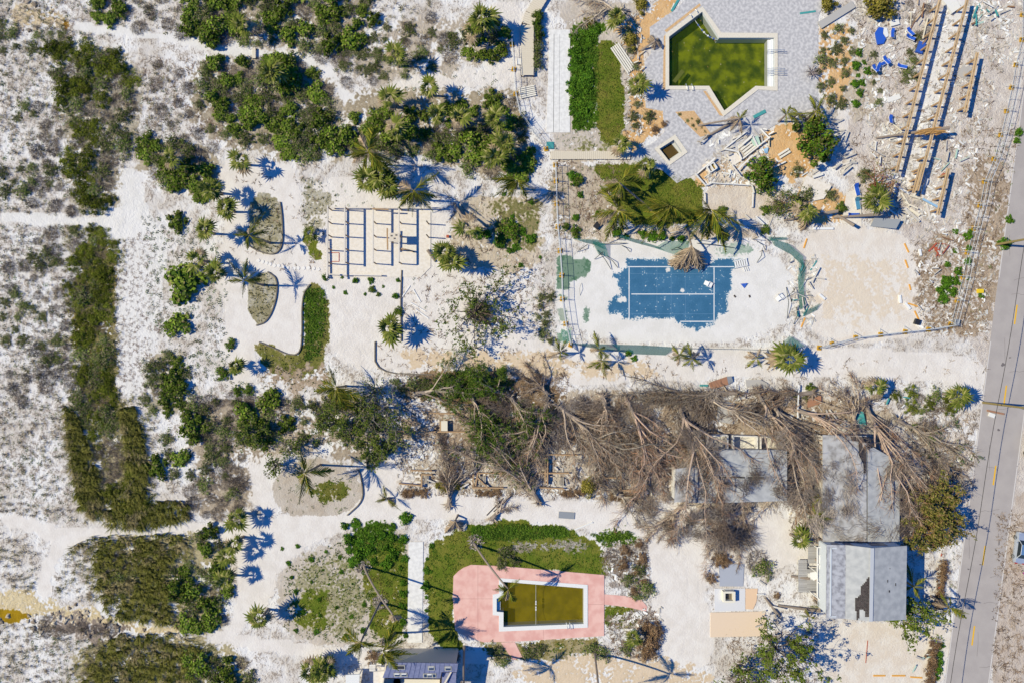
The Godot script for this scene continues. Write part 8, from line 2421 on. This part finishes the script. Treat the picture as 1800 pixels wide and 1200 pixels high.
func build_debris() -> void:
	rng.seed = 808
	heap([1255, 240, 1340, 232, 1360, 260, 1350, 300, 1320, 320, 1250, 320, 1235, 300], 34, 0.6, 2.2, ["white", "white", "white", "cream", "grey"], "white plank in the rubble of the collapsed bungalow", "planks of the collapsed bungalow")
	heap([1470, 212, 1492, 240, 1505, 275, 1500, 300, 1470, 300, 1478, 250], 26, 1.2, 2.6, ["white", "grey"], "long white plank in the blue shade of the sea grape trees", "planks in the sea grapes' shade", "plank", 0.15, 0.3, 0.5, -35.0, 40.0)
	heap([1395, 300, 1440, 295, 1445, 310, 1400, 318], 7, 1.0, 2.2, ["white"], "white plank beside the tilted tan slab", "planks beside the tilted slab", "plank", 0.15, 0.35, 0.3, -20.0, 30.0)
	heap([1555, 215, 1590, 230, 1575, 300, 1545, 300, 1530, 270], 22, 0.8, 2.6, ["white", "white", "grey", "cream"], "white plank in the debris west of the pile rows", "planks west of the pile rows")
	heap([1580, 310, 1640, 315, 1645, 360, 1620, 392, 1570, 380], 26, 0.8, 3.0, ["white", "white", "cream", "pale_blue"], "white board at the southern end of the pile rows", "boards at the pile rows' end", "plank", 0.15, 0.45, 0.4, 60.0, 60.0)
	heap([1640, 262, 1690, 240, 1700, 300, 1660, 360, 1645, 330], 18, 0.6, 2.0, ["white", "white", "grey", "mint"], "white scrap board between middle pile row and fence", "boards between pile row and fence")
	heap([1700, 0, 1790, 0, 1760, 30, 1712, 45], 22, 0.6, 2.2, ["white", "grey", "teal", "brown", "mint"], "scrap board in the heap at the pile rows' top", "boards at the pile rows' top")
	heap([1600, 0, 1650, 0, 1630, 80, 1595, 90], 16, 0.8, 2.6, ["white", "tan", "brown", "cream"], "tan board caught along the western pile row", "boards along the western pile row", "plank", 0.1, 0.2, 0.4, -75.0, 25.0)
	heap([1630, 410, 1670, 410, 1665, 450, 1640, 450], 14, 0.6, 1.8, ["white", "grey", "brown", "red"], "scrap board in the heap at the bare lot's top corner", "boards at the bare lot's corner")
	heap([1600, 470, 1650, 470, 1640, 570, 1600, 560], 10, 0.5, 1.5, ["white", "white", "grey"], "white scrap on the littered verge of the bare lot", "scraps on the verge")
	heap([1390, 450, 1430, 455, 1440, 540, 1400, 570, 1385, 520], 26, 0.6, 2.2, ["white", "white", "grey", "steel", "teal"], "white strut in the wreckage between court and bare lot", "struts east of the court", "plank", 0.08, 0.18, 0.5)
	heap([1410, 455, 1445, 460, 1440, 490, 1412, 500], 7, 1.5, 2.6, ["white"], "long white frame bar in the wreckage east of the court", "bars east of the court", "plank", 0.12, 0.16, 0.4)
	heap([1440, 715, 1500, 740, 1500, 765, 1420, 765], 16, 0.8, 2.4, ["white", "white", "cream", "grey"], "white board among the pines above the grey wing", "boards above the grey wing")
	heap([1220, 690, 1360, 670, 1350, 700, 1230, 700], 14, 0.8, 2.4, ["white", "tan", "brown", "grey"], "board in the rubble line along the drive", "boards along the drive")
	heap([700, 790, 900, 780, 910, 860, 710, 860], 26, 0.5, 1.8, ["white", "white", "cream", "grey", "tan"], "scrap board among the broken timber cottages", "boards among the cottages")
	heap([950, 790, 1180, 790, 1180, 870, 960, 870], 24, 0.5, 1.8, ["white", "cream", "grey", "tan"], "scrap board under the fallen pines by cottages", "boards under the pines")
	heap([1000, 770, 1190, 780, 1180, 860, 1010, 850], 16, 0.5, 1.6, ["white", "white", "grey"], "white scrap showing through the pine tangle", "scraps in the pine tangle", "scrap_board", 0.1, 0.3, 0.9)
	heap([1380, 890, 1450, 860, 1450, 950, 1400, 930], 16, 0.5, 1.6, ["white", "cream", "tan", "brown"], "scrap board below the pine branches west of grey wing", "boards west of the grey wing")
	heap([1600, 800, 1690, 790, 1690, 860, 1620, 870], 22, 0.4, 1.3, ["white", "white", "tan", "cream", "rust"], "scrap of board on the rubble patch by the road", "scraps by the road")
	heap([1640, 960, 1660, 975, 1650, 1060, 1632, 1060], 10, 0.4, 1.2, ["white", "grey", "red"], "scrap between gable house and brown hedge", "scraps by the brown hedge")
	heap([1610, 1120, 1640, 1110, 1630, 1200, 1605, 1200], 12, 0.5, 1.5, ["white", "grey", "mint"], "pale scrap beside the hedge at the road's southern end", "scraps beside the southern hedge")
	heap([1085, 395, 1240, 392, 1250, 412, 1090, 412], 14, 0.6, 2.4, ["white", "white", "cream"], "white board strewn along the court's north edge", "boards north of the court", "plank", 0.12, 0.25, 0.1, -10.0, 30.0)
	heap([1300, 370, 1380, 375, 1380, 410, 1300, 412], 10, 0.6, 2.0, ["white", "white", "pale_blue"], "white board by the sand enclosure's south side", "boards south of the enclosure")
	heap([1100, 95, 1130, 60, 1135, 140, 1110, 160], 8, 0.4, 1.2, ["white", "grey", "cream"], "white scrap in the orange sand bed", "scraps in the orange sand")
	heap([1350, 1040, 1380, 1050, 1370, 1090, 1350, 1080], 5, 0.8, 2.4, ["white", "grey"], "white plank on the sand west of the porch", "planks west of the porch")
	heap([1310, 1030, 1350, 1020, 1350, 1120, 1330, 1110], 7, 0.4, 1.2, ["white", "grey", "dark"], "scrap beside the peach floor slabs", "scraps by the peach slabs")
	heap([1560, 685, 1600, 700, 1580, 730, 1540, 720], 6, 0.6, 1.6, ["white", "teal", "grey"], "scrap under the drive's mouth shrubs", "scraps at the drive's mouth")
	# brown plant litter and chips: nobody could count these
	var chip := MB.new()
	chip.box(Transform3D(Basis(), Vector3(0, 0.03, 0)), Vector3(0.32, 0.05, 0.12), Color.WHITE)
	chip.box(Transform3D(Basis(Vector3.UP, 0.9), Vector3(0.2, 0.03, 0.15)), Vector3(0.18, 0.05, 0.08), Color(0.8, 0.8, 0.8))
	var cm := chip.mesh()
	var wh := [C(244, 242, 238), C(226, 220, 212), C(200, 190, 178)]
	var br := [C(140, 116, 96), C(168, 144, 122), C(110, 90, 76), C(190, 170, 150)]
	scatter("debris_litter", "fine pale building debris strewn over the eastern lots", "debris", cm, [[[1250, 235, 1350, 235, 1355, 325, 1240, 325], 8.0], [[1500, 0, 1790, 0, 1690, 400, 1560, 390, 1520, 200], 2.6], [[1540, 210, 1650, 230, 1640, 390, 1560, 390], 4.0], [[1700, 0, 1795, 0, 1790, 130, 1700, 60], 2.5], [[1620, 400, 1755, 400, 1735, 590, 1610, 580], 2.0], [[690, 770, 1190, 770, 1190, 875, 700, 870], 3.0], [[1385, 450, 1440, 450, 1430, 570, 1385, 570], 5.0], [[1590, 790, 1700, 780, 1690, 880, 1600, 950], 6.0], [[1380, 870, 1450, 850, 1450, 950, 1390, 940], 3.0], [[1090, 20, 1130, 20, 1130, 240, 1100, 240], 3.0], [[1060, 950, 1140, 950, 1140, 1050, 1062, 1010], 5.0], [[1065, 1085, 1160, 1065, 1160, 1160, 1080, 1150], 4.0]], wh, 0.4, 2.4, 0.3, -0.28)
	scatter("plant_litter", "brown twigs and dead leaves strewn over drives and verges", "litter", tuft_mesh(6, 0.2, 0.6, 0.025, 4.0), [[[700, 480, 965, 490, 970, 600, 720, 610], 1.2], [[660, 605, 1000, 612, 1000, 655, 660, 650], 1.0], [[1000, 620, 1740, 632, 1730, 680, 1000, 665], 0.5], [[400, 270, 560, 290, 570, 480, 400, 480], 0.5], [[690, 690, 1560, 690, 1560, 780, 1450, 880, 700, 870], 4.0], [[690, 655, 1000, 655, 1000, 690, 690, 700], 9.0], [[1600, 420, 1755, 390, 1735, 600, 1620, 580], 5.0], [[1690, 200, 1795, 220, 1760, 400, 1690, 400], 3.0], [[1090, 20, 1130, 20, 1130, 240, 1100, 240], 4.0], [[780, 345, 960, 340, 960, 600, 800, 480], 1.5], [[1750, 900, 1800, 900, 1800, 1200, 1745, 1200], 5.0], [[1060, 950, 1140, 950, 1140, 1050, 1062, 1010], 9.0], [[1065, 1085, 1160, 1065, 1160, 1160, 1080, 1150], 9.0], [[1590, 700, 1720, 730, 1690, 880, 1590, 950], 6.0], [[1380, 860, 1450, 850, 1450, 960, 1390, 940], 6.0], [[1500, 0, 1790, 0, 1690, 400, 1500, 390], 1.5], [[965, 280, 1090, 290, 1095, 410, 975, 420], 3.0], [[250, 100, 400, 100, 420, 260, 260, 240], 2.5], [[1280, 1110, 1440, 1110, 1430, 1210, 1280, 1210], 5.0]], br, 0.6, 1.4, 0.25, -0.1)
